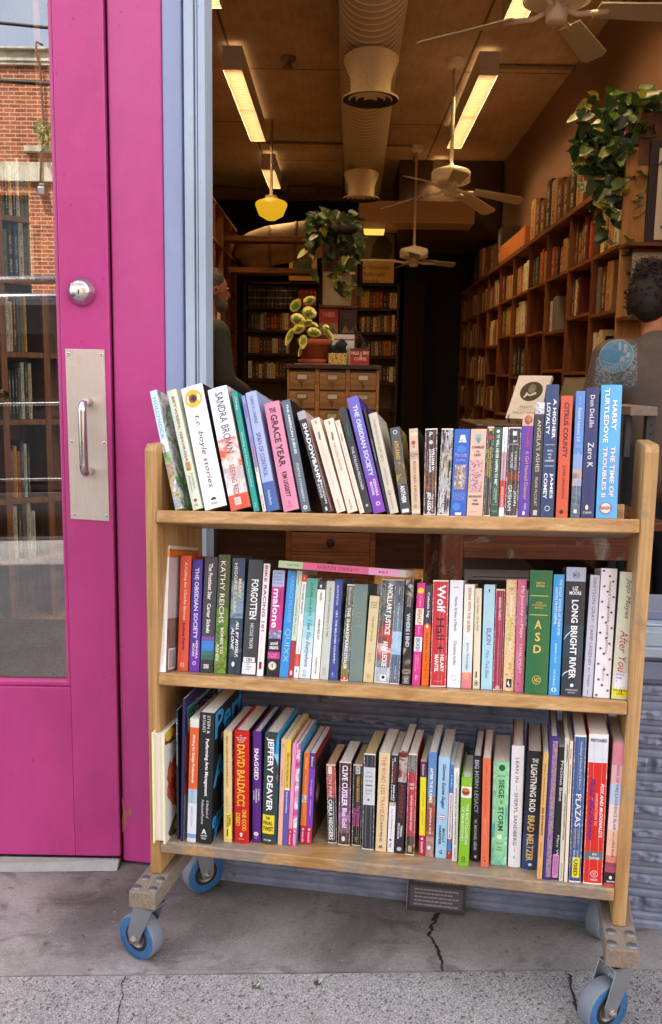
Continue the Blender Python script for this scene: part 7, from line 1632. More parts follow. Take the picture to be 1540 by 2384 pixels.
M_lc, M_lg = cm('d3c25e', .45, .12), art(['3f6a22', '5f8a2e', '88a040'], 60, 1, .45)
def vleaf(cx_, cy_, rx, ry, ang, dy, seed):
    random.seed(seed); mb = MB(IF); n = 18
    def P_(a, f): 
        lx, ly = rx * cos(a) * f, ry * sin(a) * f * (1 if True else 1)
        if cos(a) > .8: lx *= 1.12
        q = C2(cx_ + lx * cos(ang) - ly * sin(ang), cy_ + lx * sin(ang) + ly * cos(ang)); return mb.pt(*PI(*q, yp_ + dy + .02 * abs(sin(a)) * f - .012 * f * cos(a)))
    c = mb.pt(*PI(*C2(cx_, cy_), yp_ + dy)); inn = [P_(2 * pi * k / n, random.uniform(.42, .78)) for k in range(n)]; out = [P_(2 * pi * k / n, 1) for k in range(n)]
    for k in range(n): mb.face((c, inn[k], inn[(k + 1) % n]), M_lg, True); mb.face((inn[k], out[k], out[(k + 1) % n], inn[(k + 1) % n]), M_lc, True)
    mb.build('leaf', plant)
for i, L_ in enumerate(((372, 175, 82, 58, -.35, -.02), (190, 240, 92, 66, -1.0, -.03), (368, 335, 92, 82, .3, -.05), (215, 420, 92, 78, .2, -.07), (345, 470, 68, 50, -.4, -.085), (232, 552, 82, 60, -.35, -.10), (432, 592, 88, 66, .25, -.11), (425, 500, 62, 44, .3, -.08), (112, 645, 118, 44, 1.95, -.06), (290, 712, 88, 56, 1.65, -.12), (250, 838, 66, 24, 1.85, -.10), (622, 612, 112, 40, .95, -.06), (588, 528, 42, 36, .1, -.05))): vleaf(*L_, 40 + i)
mb = MB(IF)
b0 = (p.x, yp_, z0_ + .11)
for (x_, y_, dy) in ((300, 210, -.02), (180, 330, -.03), (370, 420, -.05), (130, 520, -.04), (300, 640, -.1), (600, 560, -.05), (410, 540, -.09)): q = PI(*C2(x_, y_), yp_ + dy); mb.tube([b0, ((b0[0] + q.x) / 2, (b0[1] + q.y) / 2, max(b0[2], q.z) + .01), tuple(q)], .0028, cm('6a7a34', .6), 6)
mb.build('stem', plant)
# ornament, postcard, coffee tin with sprig
A, B = PI(*C2(622, 962), YC + .05), PI(*C2(858, 866), YC + .05)
mb = MB(IF); mb.box(A.x, B.x, YC + .05, YC + .13, ztop + .001, B.z, art(['2a2014', 'c09a3a', 'e0c060', '3a2a18'], 70, .4, .4)); ob = tag(mb.build('ornament', bevel=.003), 'small black carved ornament on a gold patterned base beside the pot', 'ornament')
mb = MB(IF)
for (x_, y_, r_) in ((690, 810, 52), (780, 780, 75), (800, 720, 45), (840, 750, 30), (740, 850, 60), (820, 840, 45), (650, 840, 30)): q = PI(*C2(x_, y_), YC + .09); mb.lathe(IF.p(q.x, YC + .09, q.z), (0, 0, 1), [(0, -r_ * .1776 * kk)] + [(r_ * .1776 * kk * cos(a), r_ * .1776 * kk * sin(a)) for a in (-.9, -.4, 0, .5, 1)] + [(0, r_ * .1776 * kk)], M_black, 12)
mb.build('carving', ob)
A, B = PI(*C2(665, 820), YC + .2), PI(*C2(965, 622), YC + .2)
mb = MB(IF); mb.box(A.x, B.x, YC + .2, YC + .206, ztop + .001, B.z, cm('d8d0c8', .5)); zz_ = [B.z - (B.z - A.z) * f for f in (.28, .40, 1)]
mb.box(A.x + .002, B.x - .002, YC + .1992, YC + .1998, zz_[2], zz_[1], art(['8ab0c4', 'c4d4d8', 'e8e8e4'], 20, 1, .5)); mb.box(A.x + .002, B.x - .002, YC + .1992, YC + .1998, zz_[1] + .001, zz_[0], cm('8a6a64', .5)); tag(mb.build('postcard'), 'pale postcard with a blue sky standing behind the black ornament', 'postcard')
A, B = PI(*C2(866, 1000), YC + .03), PI(*C2(1158, 806), YC + .03); xm = PI(*C2(912, 900), YC + .03).x; M_tin = cm('a81f1c', .35, .2)
mb = MB(IF); mb.box(xm, B.x, YC + .03, YC + .10, ztop + .0011, B.z, M_tin); mb.hexa(((A.x, YC + .07, ztop + .0012), (xm - .0003, YC + .031, ztop + .0012), (xm - .0003, YC + .10, ztop + .0012), (A.x, YC + .10, ztop + .0012), (A.x, YC + .07, B.z - .0003), (xm - .0003, YC + .031, B.z - .0003), (xm - .0003, YC + .10, B.z - .0003), (A.x, YC + .10, B.z - .0003)), cm('c8b088', .5))
mb.box(xm, B.x, YC + .0292, YC + .0298, B.z - .012, B.z - .001, cm('5a1614', .5))
def ct(s, x0, x1, y0, y1, c):
    P0, P1 = PI(*C2(x0, y1), YC + .0285), PI(*C2(x1, y0), YC + .0285); letter_on(mb, s, lambda a, b: IF.p(P0.x + (P1.x - P0.x) * a, YC + .0285, P0.z + (P1.z - P0.z) * b), cm(c), 'b')
ct('HILLS', 925, 1022, 842, 882, 'e8dccc'); ct('BROS', 1080, 1150, 842, 882, 'e8dccc'); ct('COFFEE', 958, 1120, 922, 958, 'd8ccbc')
mb.face([mb.pt(*PI(*C2(x_, y_), YC + .0288)) for x_, y_ in ((1040, 845), (1062, 850), (1058, 945), (1032, 950))], cm('d0a040'))
tag(mb.build('coffee_tin', bevel=.002), 'red coffee tin with pale lettering used as a planter on the card catalogue', 'tin')
mb = MB(IF); random.seed(3); xt = (xm + B.x) / 2 - .02
for k in range(60):
    f = random.random(); x_, y_ = 975 + 130 * f + random.uniform(-35, 60 * f), 520 + 270 * f + random.uniform(-20, 20); q = V(PI(*C2(x_, y_), YC + .06 + random.uniform(-.02, .02))); d_ = V((random.uniform(-1, 1), random.uniform(-1, .3), random.uniform(-.6, 1))).normalized() * .011; s_ = V((-d_.z, .003, d_.x)) * .5
    mb.face([mb.pt(*q), mb.pt(*(q + d_ * .5 + s_)), mb.pt(*(q + d_)), mb.pt(*(q + d_ * .5 - s_))], cm(random.choice(('24361c', '3a4f2a', '1c2a18')), .6))
mb.tube([(xt, YC + .06, B.z - .03), tuple(PI(*C2(1020, 640), YC + .06)), tuple(PI(*C2(975, 500), YC + .06))], .002, cm('3a3a24', .7), 6)
mb.tube([(xt + .01, YC + .06, B.z - .03), tuple(PI(*C2(1095, 720), YC + .06))], .002, cm('3a3a24', .7), 6)
tag(mb.build('houseplant'), 'small dark leafed sprig growing out of the red coffee tin', 'plant')
# ------------------------------------------------------------------ trailing plants
def heart(mb, base, d, nrm, L, W, m):
    """heart shaped leaf: base point, direction, face normal"""
    d = d.normalized(); s = d.cross(nrm).normalized(); n = s.cross(d).normalized()
    prof = [(0, 0), (-.10, .22), (-.06, .42), (.14, .54), (.42, .46), (.70, .28), (.90, .10), (1.0, 0)]
    mid = [mb.w(base + d * (L * max(0, a)) + n * (-.10 * L * sin(pi * max(0, a)))) for a, _ in prof]
    Lf = [mb.w(base + d * (L * a) + s * (W * b) + n * (.10 * L * b - .12 * L * a * a)) for a, b in prof]
    Rt = [mb.w(base + d * (L * a) - s * (W * b) + n * (.10 * L * b - .12 * L * a * a)) for a, b in prof]
    for i in range(len(prof) - 1):
        mb.face((mid[i], mid[i + 1], Lf[i + 1], Lf[i]), m, True); mb.face((mid[i + 1], mid[i], Rt[i], Rt[i + 1]), m, True)


M_pl = [NT('pothos_leaf', .38) for _ in range(3)]
for t_, c in zip(M_pl, (('142a14', '24421c'), ('2a4418', '42601f'), ('5f6820', '84822e'))):
    t_.col(t_.ramp(t_.noise(t_.coord(), 30, 3), [(.35, lin(c[0])), (.65, lin(c[1]))]))
M_pl = [t_.m for t_ in M_pl]; M_vine = cm('4a4a22', .6)


def pothos(name, lab, y_, blobs, strands, n, L, seed, potbox):
    random.seed(seed)
    cu, cv = blobs[0][:2]; c = PI(cu, cv, y_)
    e = empty(name, IF.p(c.x, y_, c.z), lab, 'plant')
    mb = MB(IF)
    for _ in range(n):
        bu, bv, ru, rv = random.choices(blobs, [b[2] * b[3] for b in blobs])[0]
        a, r_ = random.uniform(0, 6.28), sqrt(random.random()); q = V(IF.p(*PI(bu + ru * r_ * cos(a), bv + rv * r_ * sin(a), y_ + random.uniform(-.16, .16))))
        d_ = V((random.uniform(-1, 1) + cos(a) * .7, random.uniform(-1, .2), random.uniform(-1.2, .3))); heart(mb, q, d_, V((random.uniform(-.7, .7), -1, random.uniform(.1, 1.1))), L * random.uniform(.7, 1.2), L * random.uniform(.55, .8), random.choices(M_pl, (6, 3, 1.3))[0])
    vm = MB(IF)
    for st in strands:
        pts = [V(IF.p(*PI(u, v, y_ - .1 + random.uniform(-.03, .03)))) for u, v in st]
        vm.tube(pts, .003, M_vine, 6, world=True)
        for i in range(len(pts) - 1):
            for f in (.15, .6):
                q = pts[i].lerp(pts[i + 1], f); heart(mb, q, V((random.uniform(-1, 1), random.uniform(-.6, 0), random.uniform(-1, .1))), V((random.uniform(-.5, .5), -1, random.uniform(0, .8))), L * random.uniform(.8, 1.15), L * random.uniform(.6, .8), random.choices(M_pl, (6, 3, 1))[0])
    mb.build('foliage', e); vm.build('stem', e)
    if potbox:
        u0, u1, v0, v1, c = potbox; A, B = PI(u0, v1, y_), PI(u1, v0, y_); pm = MB(IF); pm.lathe(IF.p((A.x + B.x) / 2, y_, A.z), (0, 0, 1), [(0, 0), ((B.x - A.x) * .4, 0), ((B.x - A.x) * .5, (B.z - A.z)), ((B.x - A.x) * .44, (B.z - A.z)), (0, (B.z - A.z) * .8)], cm(c, .6), 20); pm.build('pot', e)


pothos('trailing_plant', 'dark trailing heart-leaved plant spilling over the near end of the oak bookcase', ups[0] + .05,
       [(1440, 290, 100, 80), (1500, 255, 70, 50), (1520, 330, 40, 50), (1385, 350, 50, 60), (1420, 400, 45, 60), (1410, 470, 22, 60)],
       [[(1395, 440), (1400, 500), (1412, 560)], [(1480, 360), (1468, 430), (1478, 480), (1462, 520), (1455, 560), (1470, 600), (1462, 640)], [(1520, 340), (1510, 400), (1498, 450), (1490, 500)], [(1360, 360), (1352, 420), (1362, 452)], [(1400, 540), (1440, 580), (1475, 628), (1478, 650)], [(1535, 500), (1525, 545), (1538, 590)]],
       340, .094, 11, (1455, 1530, 372, 418, '2a211b'))
pothos('trailing_plant', 'trailing plant in a planter on top of the wood pillar at the back', YP - .12,
       [(778, 512, 50, 26), (745, 530, 30, 40), (815, 545, 22, 50), (800, 590, 25, 40)],
       [[(735, 540), (725, 580), (722, 620), (732, 645)], [(820, 540), (826, 600), (822, 650), (838, 690)], [(760, 560), (768, 600), (785, 640), (800, 668), (806, 690)], [(795, 600), (790, 640), (775, 650)], [(715, 560), (708, 600)]],
       130, .115, 12, (752, 828, 530, 549, '2a2018'))

# ------------------------------------------------------------------ window table, stand, displayed books
YT = 2.95
M_tab = wood('worn_table_wood', '8f5230', '6e3a20', '371a0c', 'x', .45, .15, .8)
M_tabz = wood('worn_table_leg', '8f5230', '6e3a20', '371a0c', 'z', .45, .25, .8)
tb = empty('display_table', IF.p(PI(1270, 1280, YT).x, YT + .3, ZF), 'reddish brown display table inside the window, behind the middle shelf books', 'table')
xa_, xb2 = PI(1026, 1290, YT).x, PI(1077, 1290, YT).x; xc_, xd_ = PI(1467, 1290, YT).x, PI(1512, 1290, YT).x
zt1 = PI(1250, 1228, YT).z; za0, za1 = PI(1270, 1303, YT).z, PI(1270, 1256, YT).z
for u0, u1 in ((xa_, xb2), (xc_, xd_)):
    for y_ in (YT, YT + .55): mb = MB(IF); mb.box(u0, u1, y_, y_ + .06, ZF, zt1 - .001, M_tabz); mb.build('leg', tb, bevel=.004)
mb = MB(IF); mb.box(xb2 + .0005, xc_ - .0005, YT + .008, YT + .03, za0, zt1 - .001, M_tab); mb.build('apron', tb, bevel=.002)
mb = MB(IF); mb.box(xa_ - .04, xd_ + .04, YT - .04, YT + .65, zt1, zt1 + .03, M_tab); mb.build('tabletop', tb, bevel=.004)
zl_ = PI(1200, 1352, YT + .2).z
mb = MB(IF); mb.box(xb2 - .01, xc_ + .01, YT + .062, YT + .548, zl_ - .02, zl_, M_dwood); mb.build('low_shelf', tb, bevel=.002)
A, B = PI(1080, 1350, YT + .2), PI(1246, 1328, YT + .2)
mb = MB(IF); mb.box(A.x, B.x, YT + .2, YT + .4, zl_ + .001, zl_ + (B.z - A.z), cm('a8a49c', .7)); mb.box(A.x + .03, B.x + .004, YT + .197, YT + .403, zl_ + (B.z - A.z) * .28, zl_ + (B.z - A.z) * .34, cm('4a4844', .7))
tag(mb.build('folder_stack', bevel=.003), 'grey stack of folders on the low shelf of the display table', 'folders')
sd_ = empty('shelf_stand', IF.p(PI(1515, 1000, 2.9).x, 2.95, ZF), 'black metal stand with a thick oak plank end at the right edge of the window', 'stand')
A, B = PI(1466, 968, 2.9), PI(1531, 947, 2.9); mb = MB(IF); mb.box(A.x, B.x, 2.9, 3.3, A.z, B.z, M_oy); mb.build('plank', sd_, bevel=.003)
A2, B2 = PI(1500, 1045, 2.93), PI(1527, 969, 2.93); M_iron = cm('2b2e33', .45); mb = MB(IF); mb.box(A2.x, B2.x, 2.93, 2.96, ZF, A.z - .0005, M_iron)
for k in range(6): mb.lathe(IF.p((A2.x + B2.x) / 2, 2.9298, A.z - .03 - .03 * k), (0, -1, 0), [(.004, 0), (0, .0005)], M_black, 10)
mb.box(A.x + .01, A.x + .03, 2.97, 3.0, A.z - .14, A.z - .0005, M_iron); mb.box(A2.x + .001, B2.x - .001, 3.25, 3.28, ZF, A.z - .0006, M_iron); mb.build('post', sd_, bevel=.001)
# dark counter with books on display
yk = 4.0; zk = PI(1200, 985, yk).z
A, B = PI(1120, 985, yk - .35), PI(1560, 985, yk - .35)
ct_ = empty('display_counter', IF.p((A.x + B.x) / 2, yk, ZF), 'dark wood counter carrying face-out books behind the cart', 'counter')
mb = MB(IF); mb.box(A.x, 1.66, yk - .2, yk + .35, zk - .03, zk, M_dwood); mb.build('top', ct_, bevel=.004)
mb = MB(IF); mb.box(A.x + .04, 1.64, yk - .15, yk + .32, ZF, zk - .031, M_dwood); mb.build('carcass', ct_, bevel=.003)
ps = radians(-35); q = PI(1176, 964, yk)
EF = Frame(IF.p(q.x, yk, zk + .022), (cos(ps), sin(ps), 0), (-sin(ps) * cos(.6), cos(ps) * cos(.6), -sin(.6)), (-sin(ps) * sin(.6), cos(ps) * sin(.6), cos(.6)))
mb = MB(EF); ew, eh = .160, .232
mb.box(0, ew, 0, .002, 0, eh, cm('e2dfdc', .45)); mb.box(0, ew, .016, .018, 0, eh, cm('d8d5d0', .45)); mb.box(0, .001, .002, .016, 0, eh, cm('d8d5d0', .45))
n = 30
def ell(cx_, cz, rx, rz, m, l): mb.face([mb.pt(cx_ + rx * cos(2 * pi * k / n), -l, cz + rz * sin(2 * pi * k / n)) for k in range(n)], m)
ell(ew * .52, eh * .63, ew * .33, ew * .33, cm('1d1c1c', .5), .0004)
ell(ew * .52, eh * .70, ew * .11, ew * .15, cm('6a625c', .5), .0006); ell(ew * .52, eh * .655, ew * .1, ew * .1, cm('7d746c', .5), .0007)
mb.face([mb.pt(ew * a, -.0008, eh * b) for a, b in ((.34, .50), (.40, .61), (.50, .55), (.66, .62), (.70, .57), (.52, .52), (.43, .54), (.37, .47))], cm('d8d4cc', .5))
letter_on(mb, 'ESSAYS', lambda a, b: EF.p(ew * (.33 + .36 * a), -.0005, eh * (.235 + .06 * b)), cm('2a2a2a')); mb.quad(((ew * .26, -.0005, eh * .2), (ew * .76, -.0005, eh * .2), (ew * .76, -.0005, eh * .206), (ew * .26, -.0005, eh * .206)), cm('2a2a2a'))
letter_on(mb, 'WALLACE SHAWN', lambda a, b: EF.p(ew * (.16 + .68 * a), -.0005, eh * (.105 + .06 * b)), cm('2a2a2a'))
eb = tag(mb.build('book'), 'white book with a round black portrait, face out on a wire easel', 'book')
mb = MB(EF); mb.box(.001, ew - .001, .0021, .0159, .001, eh - .001, M_page); mb.build('page_block', eb)
mb = MB(EF); 
for x_ in (.02, ew - .03):
    mb.tube([(x_, .06, -.03), (x_, .0, -.014), (x_, -.012, -.012), (x_, -.013, .012)], .002, M_iron, 8); mb.tube([(x_, .0, -.014), (x_, .024, .1), (x_, .07, .09), (x_, .10, -.04)], .002, M_iron, 8)
tag(mb.build('easel'), 'small black wire easel holding the white portrait book', 'easel')
for (u, w_, h_, c1, c2, ps2, lb) in ((1284, .11, .17, '26241f', '5a4a30', -.75, 'dark book with a pale edge standing behind the navy hardback'), (1318, .10, .16, 'b8b4ac', '8a867e', -.8, 'grey-edged book leaning behind the orange-red hardback')):
    q = PI(u, 960, yk - .05); F2 = Frame(IF.p(q.x, yk - .05, zk + .003), (cos(ps2), sin(ps2), 0), (-sin(ps2) * cos(.45), cos(ps2) * cos(.45), -sin(.45)), (-sin(ps2) * sin(.45), cos(ps2) * sin(.45), cos(.45)))
    hh = PI(u, 884, yk).z - zk + .03
    mb = MB(F2); mb.box(0, w_, 0, .0018, 0, hh, cm(c1, .4)); mb.box(.006, w_ - .006, -.0006, -.0002, .006, hh - .006, cm(c2, .4)); mb.box(.001, w_ - .001, .0019, .02, .001, hh - .002, M_page); mb.box(0, w_, .0201, .0215, 0, hh, cm(c1, .4)); tag(mb.build('book'), lb, 'book')

# ------------------------------------------------------------------ bookcase behind the door glass
xq = -1.28
M_caseb = wood('oak_painted_lit', 'c98a52', 'a0622f', '5a3014', 'z', .5, 0, .6)  # paler copy of M_case: missing lamp light put into the colour
GBF = Frame(IF.p(xq - .10, 4.35, ZF), V((cos(.62), sin(.62), 0)), V((-sin(.62), cos(.62), 0)), (0, 0, 1))     # its face turned to the right
gb = empty('corner_bookcase', GBF.p(-.3, .15, 0), 'reddish wood bookcase seen through the door glass', 'bookcase')
def gz_at(v, u=60):
    n = GBF.ex.cross(GBF.ez); rr = ray(u, v); return (GBF.inv @ (CAM + rr * (n.dot(GBF.o - CAM) / n.dot(rr)) - GBF.o))
xu = gz_at(800, 108).x; xl_ = gz_at(800, 8).x; wB = xu - xl_
sz = [gz_at(v, 60).z for v in (505, 650, 820, 977, 1160, 1300)]
for x_ in (xl_ - wB - .03, xl_, xu, xu + wB + .03):
    mb = MB(GBF); mb.box(x_ - .015, x_ + .015, 0, .28, 0, 3.0, M_caseb); mb.build('upright', gb, bevel=.002)
mb = MB(GBF); mb.box(xl_ - wB - .03, xu + wB + .03, .281, .295, 0, 3.0, M_caseb); mb.build('back_panel', gb)
for z_ in sz + [2.95]:
    for x_ in (xl_ - wB - .03, xl_, xu): mb = MB(GBF); mb.box(x_ + .0155, x_ + wB - .0155 + (.03 if x_ != xl_ else 0), .004, .2805, z_ - .025, z_, M_caseb); mb.build('shelf', gb)
random.seed(31)
seqs = [['grey', 'black', 'cream', 'navy', 'white', 'grey', 'grey', 'tan'], ['grey', 'navy', 'blue', 'white', 'grey', 'cream'], ['white', 'cream', 'brown', 'grey', 'grey', 'yellow'], ['brown', 'navy', 'navy', 'grey', 'white', 'dark green', 'cream'], ['pink', 'yellow', 'orange', 'blue', 'white', 'dark green'], ['white', 'dark green', 'grey', 'white', 'white']]
for j, (z_, sq) in enumerate(zip(sz, seqs)):
    x_ = xl_ + .02; fr_ = (.95, .95, .62, .7, .6, .66)[j]
    for k, cn in enumerate(sq):
        T = (wB - .04) * fr_ / len(sq) * random.uniform(.85, 1.12)
        o = sbook(x_, .03, z_ + .002, T * .93, .19, random.uniform(.22, .28), cn, f'{cn} book, {ORD[k]} from the left, {ORD[j]} shelf, seen through the door glass', 'books behind the door glass', .632, fr=GBF)
        x_ += T

# ------------------------------------------------------------------ people inside
def flesh(name, bones, m, parent, vox=.011, extra=()):
    """one continuous surface grown round tapering limbs"""
    mb = MB()
    for (p0, r0, p1, r1) in bones:
        p0, p1 = V(p0), V(p1); d_ = p1 - p0; L_ = max(d_.length, 1e-4)
        pr = [(0, -r0)] + [(r0 * cos(a), r0 * sin(a)) for a in (-1.1, -.6, -.2)] + [(r1 * cos(a), L_ + r1 * sin(a)) for a in (.2, .6, 1.1)] + [(0, L_ + r1)]
        mb.lathe(p0, d_ if d_.length > 1e-4 else V((0, 0, 1)), pr, m, 16)
    for (c, rx, ry, rz) in extra:
        n0 = len(mb.v); mb.lathe(V((0, 0, 0)), V((0, 0, 1)), [(0, -1)] + [(cos(a), sin(a)) for a in (-1.2, -.8, -.4, 0, .4, .8, 1.2)] + [(0, 1)], m, 18)
        for i in range(n0, len(mb.v)): v_ = mb.v[i]; mb.v[i] = V(c) + V((v_.x * rx, v_.y * ry, v_.z * rz))
    mb.v = [flesh.tf(p) for p in mb.v]
    o = mb.build(name, parent)
    r_ = o.modifiers.new('remesh', 'REMESH'); r_.mode = 'VOXEL'; r_.voxel_size = vox; r_.use_smooth_shade = True
    s_ = o.modifiers.new('smooth', 'SMOOTH'); s_.iterations, s_.factor = 4, .5
    return o


def person(loc, yaw, lab, skin, hairc, shirtc, hs=1.0, bend=.0, bun=False, beard=None, turn=0.0):
    o_ = V(loc)
    def tf(p):
        p = V(p) * hs
        if p.z > .95 * hs:      # bend the upper body forward
            q = p - V((0, 0, .95 * hs)); p = V((q.x, q.y * cos(bend) + q.z * sin(bend), q.z * cos(bend) - q.y * sin(bend))) + V((0, 0, .95 * hs))
        return o_ + V((p.x * cos(yaw) - p.y * sin(yaw), p.x * sin(yaw) + p.y * cos(yaw), p.z))
    flesh.tf = tf
    e = empty('person', o_, lab, 'person')
    ms = cm(skin, .5, .1)
    bones = [((0, 0, .98), .12, (0, .01, 1.25), .125), ((0, .0, 1.25), .12, (0, .01, 1.42), .10), ((-.17, 0, 1.42), .055, (.17, 0, 1.42), .055), ((0, .01, 1.44), .058, (0, .035, 1.57), .054)]
    for s in (-1, 1):
        bones += [((s * .09, 0, .95), .095, (s * .1, .01, .5), .06), ((s * .1, .01, .5), .058, (s * .1, -.02, .09), .04), ((s * .1, -.04, .045), .035, (s * .11, .15, .03), .028),
                  ((s * .195, 0, 1.41), .055, (s * .25, .03, 1.13), .042), ((s * .25, .03, 1.13), .040, (s * .20, .25, 1.06), .028), ((s * .20, .25, 1.06), .03, (s * .185, .31, 1.05), .03)]
        for k in range(4):
            fx = s * (.185 + (k - 1.5) * .019); bones += [((fx, .325, 1.05), .0095, (fx * .98, .365, 1.045), .0088), ((fx * .98, .365, 1.045), .0088, (fx * .97, .385 + .008 * (k in (1, 2)), 1.022), .008)]
        bones += [((s * .16, .29, 1.04), .011, (s * .14, .325, 1.03), .0095)]
    def H(p):   # head turned on the neck
        x_, y_ = p[0], p[1] - .05; return (x_ * cos(turn) - y_ * sin(turn), .05 + x_ * sin(turn) + y_ * cos(turn), p[2])
    ex = [(H((0, .045, 1.655)), .076, .094, .115), (H((0, .07, 1.60)), .056, .07, .062), (H((0, .145, 1.635)), .013, .02, .024), (H((.077, .03, 1.64)), .012, .02, .032), (H((-.077, .03, 1.64)), .012, .02, .032), (H((0, .13, 1.59)), .026, .014, .014)]
    body = flesh('body', bones, ms, e, .009, ex)
    for s in (-1, 1):
        mb = MB(); c = H((s * .032, .128, 1.665)); n0 = 0; mb.lathe(V(c), V((0, 0, 1)), [(0, -.011), (.009, -.006), (.011, 0), (.009, .006), (0, .011)], cm('20160f', .2), 10); mb.v = [tf(p) for p in mb.v]; mb.build('eye', e)
    sb = [((0, 0, .93), .145, (0, .0, 1.25), .148), ((0, -.005, 1.25), .145, (0, .0, 1.40), .118), ((-.175, 0, 1.415), .068, (.175, 0, 1.415), .068)]
    for s in (-1, 1): sb += [((s * .195, 0, 1.40), .072, (s * .25, .03, 1.14), .062), ((s * .25, .03, 1.14), .06, (s * .225, .15, 1.09), .052)]
    sh = flesh('shirt', sb, cm(shirtc, .85, .18), e, .012, [((-.09, -.035, 1.30), .09, .085, .12), ((.09, -.035, 1.30), .09, .085, .12)])
    tr = []
    for s in (-1, 1): tr += [((s * .085, 0, .95), .115, (s * .1, .01, .5), .078), ((s * .1, .01, .5), .076, (s * .1, -.02, .1), .065)]
    flesh('trousers', tr, cm('22242c', .85, .2), e, .013)
    random.seed(len(lab)); hx = [(H((0, .02, 1.70)), .084, .098, .088), (H((0, -.02, 1.65)), .083, .075, .10)]
    for k in range(190 if bun else 30):
        a, b = random.uniform(0, 6.28), random.uniform(-.55, 1.4)
        q = H((.085 * cos(a) * cos(b), .015 + .092 * sin(a) * cos(b) - .005, 1.675 + .105 * sin(b)))
        if q[1] > .09 and q[2] < 1.71 and not bun: continue
        if sin(a) > .45 and b < .55: continue
        r_ = random.uniform(.009, .017) if bun else .012; hx.append((q, r_, r_, r_ * random.uniform(.8, 1.3)))
    if bun:
        hx.append((H((0, -.02, 1.772)), .055, .055, .04))
        for k in range(60): a = random.uniform(0, 6.28); r_ = random.uniform(.008, .014); hx.append((H((.045 * cos(a), -.02 + .042 * sin(a), 1.775 + random.uniform(-.02, .03))), r_, r_, r_))
    hr = flesh('hair', [], cm(hairc, .7, .35), e, .006, hx)
    mb = MB(); mc_ = [cm(hairc, .6, .4), cm('2e1c12' if bun else '4a4038', .55, .4)]
    for k in range(420 if bun else 160):
        a, b = random.uniform(0, 6.28), random.uniform(-.75, 1.45)
        if sin(a) > .5 and b < .6: continue
        top_ = bun and random.random() < .35
        c = V(H((.058 * cos(a) * cos(b), -.02 + .056 * sin(a) * cos(b), 1.775 + .045 * sin(b)) if top_ else (.092 * cos(a) * cos(b), .012 + .098 * sin(a) * cos(b), 1.675 + .112 * sin(b))))
        t1 = V((-sin(a), cos(a), random.uniform(-.6, .6))).normalized(); t2 = V((cos(a) * .5, sin(a) * .5, random.uniform(-1, -.2))).normalized(); r_ = random.uniform(.005, .012) if bun else .004; p0 = random.uniform(0, 6)
        mb.tube([tf(c + t1 * (r_ * cos(p0 + q * .9)) + t2 * (q * .0045) + t1.cross(t2) * (r_ * sin(p0 + q * .9))) for q in range(7)], [.0012, .0022, .0024, .0024, .0022, .0018, .0008], random.choice(mc_), 5, world=True)
    mb.build('curls', hr)
    if beard: flesh('beard', [], cm(beard, .8, .2), e, .008, [(H((0, .10, 1.572)), .05, .05, .04), (H((.045, .07, 1.59)), .022, .04, .045), (H((-.045, .07, 1.59)), .022, .04, .045)])
    return e, sh


P1 = PI(1531, 800, 3.42)
e1, sh1 = person(IF.p(P1.x + .02, 3.42, ZF), -.10, 'person seen from behind in a dark grey tee with a pale blue back print', 'b8764e', '1b100b', '5c5248', .94, .22, True, None, -.5)
P2 = PI(463, 700, 5.3)
e2, sh2 = person(IF.p(P2.x, 5.3, ZF), -1.0, 'grey-bearded person in a dark sweater half hidden behind the blue window frame', '7a4a30', '3a3028', '1e1c18', 1.04, .05, False, '4a4038')
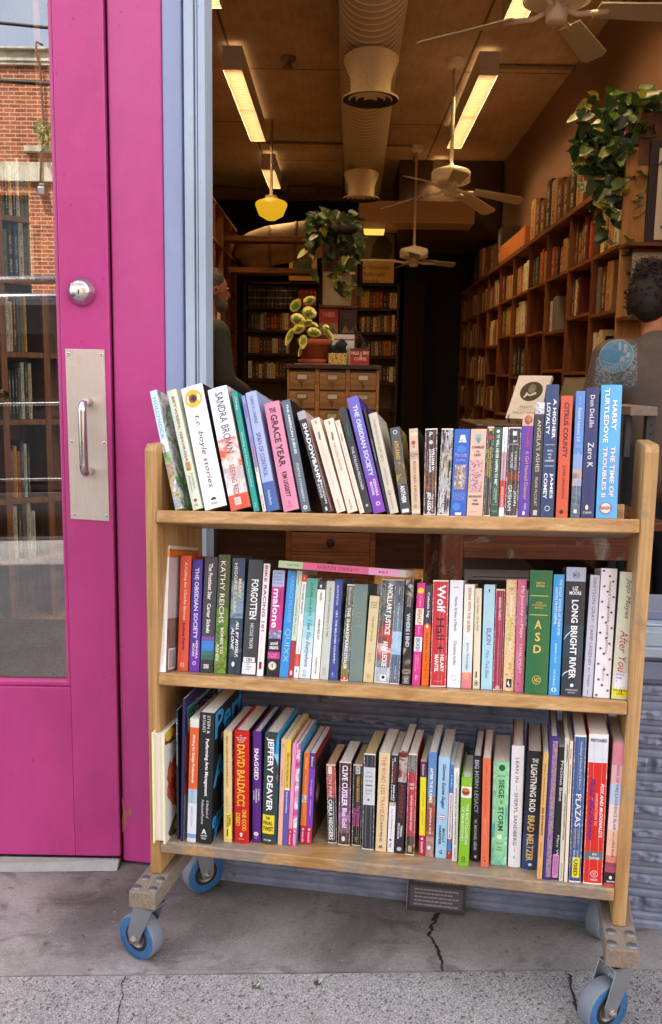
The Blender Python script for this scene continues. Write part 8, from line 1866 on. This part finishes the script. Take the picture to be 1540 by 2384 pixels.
# print on the back of the shirt, laid on the cloth
bpy.context.view_layer.update()
dg = bpy.context.evaluated_depsgraph_get()
ev = sh1.evaluated_get(dg); me_ = ev.to_mesh(); mw = sh1.matrix_world
bvh = BVHTree.FromPolygons([mw @ v.co for v in me_.vertices], [tuple(p.vertices) for p in me_.polygons])
Q = lambda x_, y_: (1322 + x_ * .1594, 569.8 + y_ * .1594)
def onshirt(x_, y_, l):
    d_ = ray(*Q(x_, y_)).normalized(); h = bvh.ray_cast(CAM, d_)
    return h[0] + h[1] * l if h[0] else None
mb = MB(); random.seed(2)
def patch(fn, nu, nv, m, l):
    g = [[onshirt(*fn(i / nu, j / nv), l) for j in range(nv + 1)] for i in range(nu + 1)]; ids = [[mb.w(p) if p else None for p in r_] for r_ in g]
    for i in range(nu):
        for j in range(nv):
            f = [ids[i][j], ids[i + 1][j], ids[i + 1][j + 1], ids[i][j + 1]]
            if None not in f: mb.face(f, m, True)
M_p1 = art(['8a9396', '7a8486', '3a3a38', '98a0a0'], 60, 1.5, .85); M_p2 = art(['4a7a94', '588aa2', '406e88'], 30, 1, .8); M_p3 = cm('9aa0a0', .85)
patch(lambda a, b: (415 + 590 * a - 40 * b * (1 - a), 1650 + 430 * b - (210 * a * (1 - b))), 16, 12, M_p1, .0016)
def rot(x_, y_, a=-.55): return 705 + x_ * cos(a) - y_ * sin(a), 1635 + x_ * sin(a) + y_ * cos(a)
patch(lambda a, b: rot(262 * b * cos(6.2832 * a), 232 * b * sin(6.2832 * a)), 36, 8, M_p3, .0026)
patch(lambda a, b: rot(250 * b * cos(6.2832 * a), 220 * b * sin(6.2832 * a)), 36, 8, M_p2, .0034)
for (x0, x1, y0, y1) in ((736, 774, 1440, 1548), (812, 860, 1460, 1580), (758, 832, 1640, 1712), (852, 906, 1580, 1652)): patch(lambda a, b: (x0 + (x1 - x0) * a - 8 * b, y0 + (y1 - y0) * b), 4, 4, M_p3, .0042)
patch(lambda a, b: (495 + 400 * a, 1690 + 10 * b + 55 * sin(pi * a)), 16, 1, M_p3, .0042)
def smile(a, b):
    p = onshirt(525 + 300 * a, 1850 - 90 * b, .0046); return p if p else V((0, 5, 0))
letter_on(mb, 'SMILE', smile, M_p3)
mb.build('shirt_print', e1)
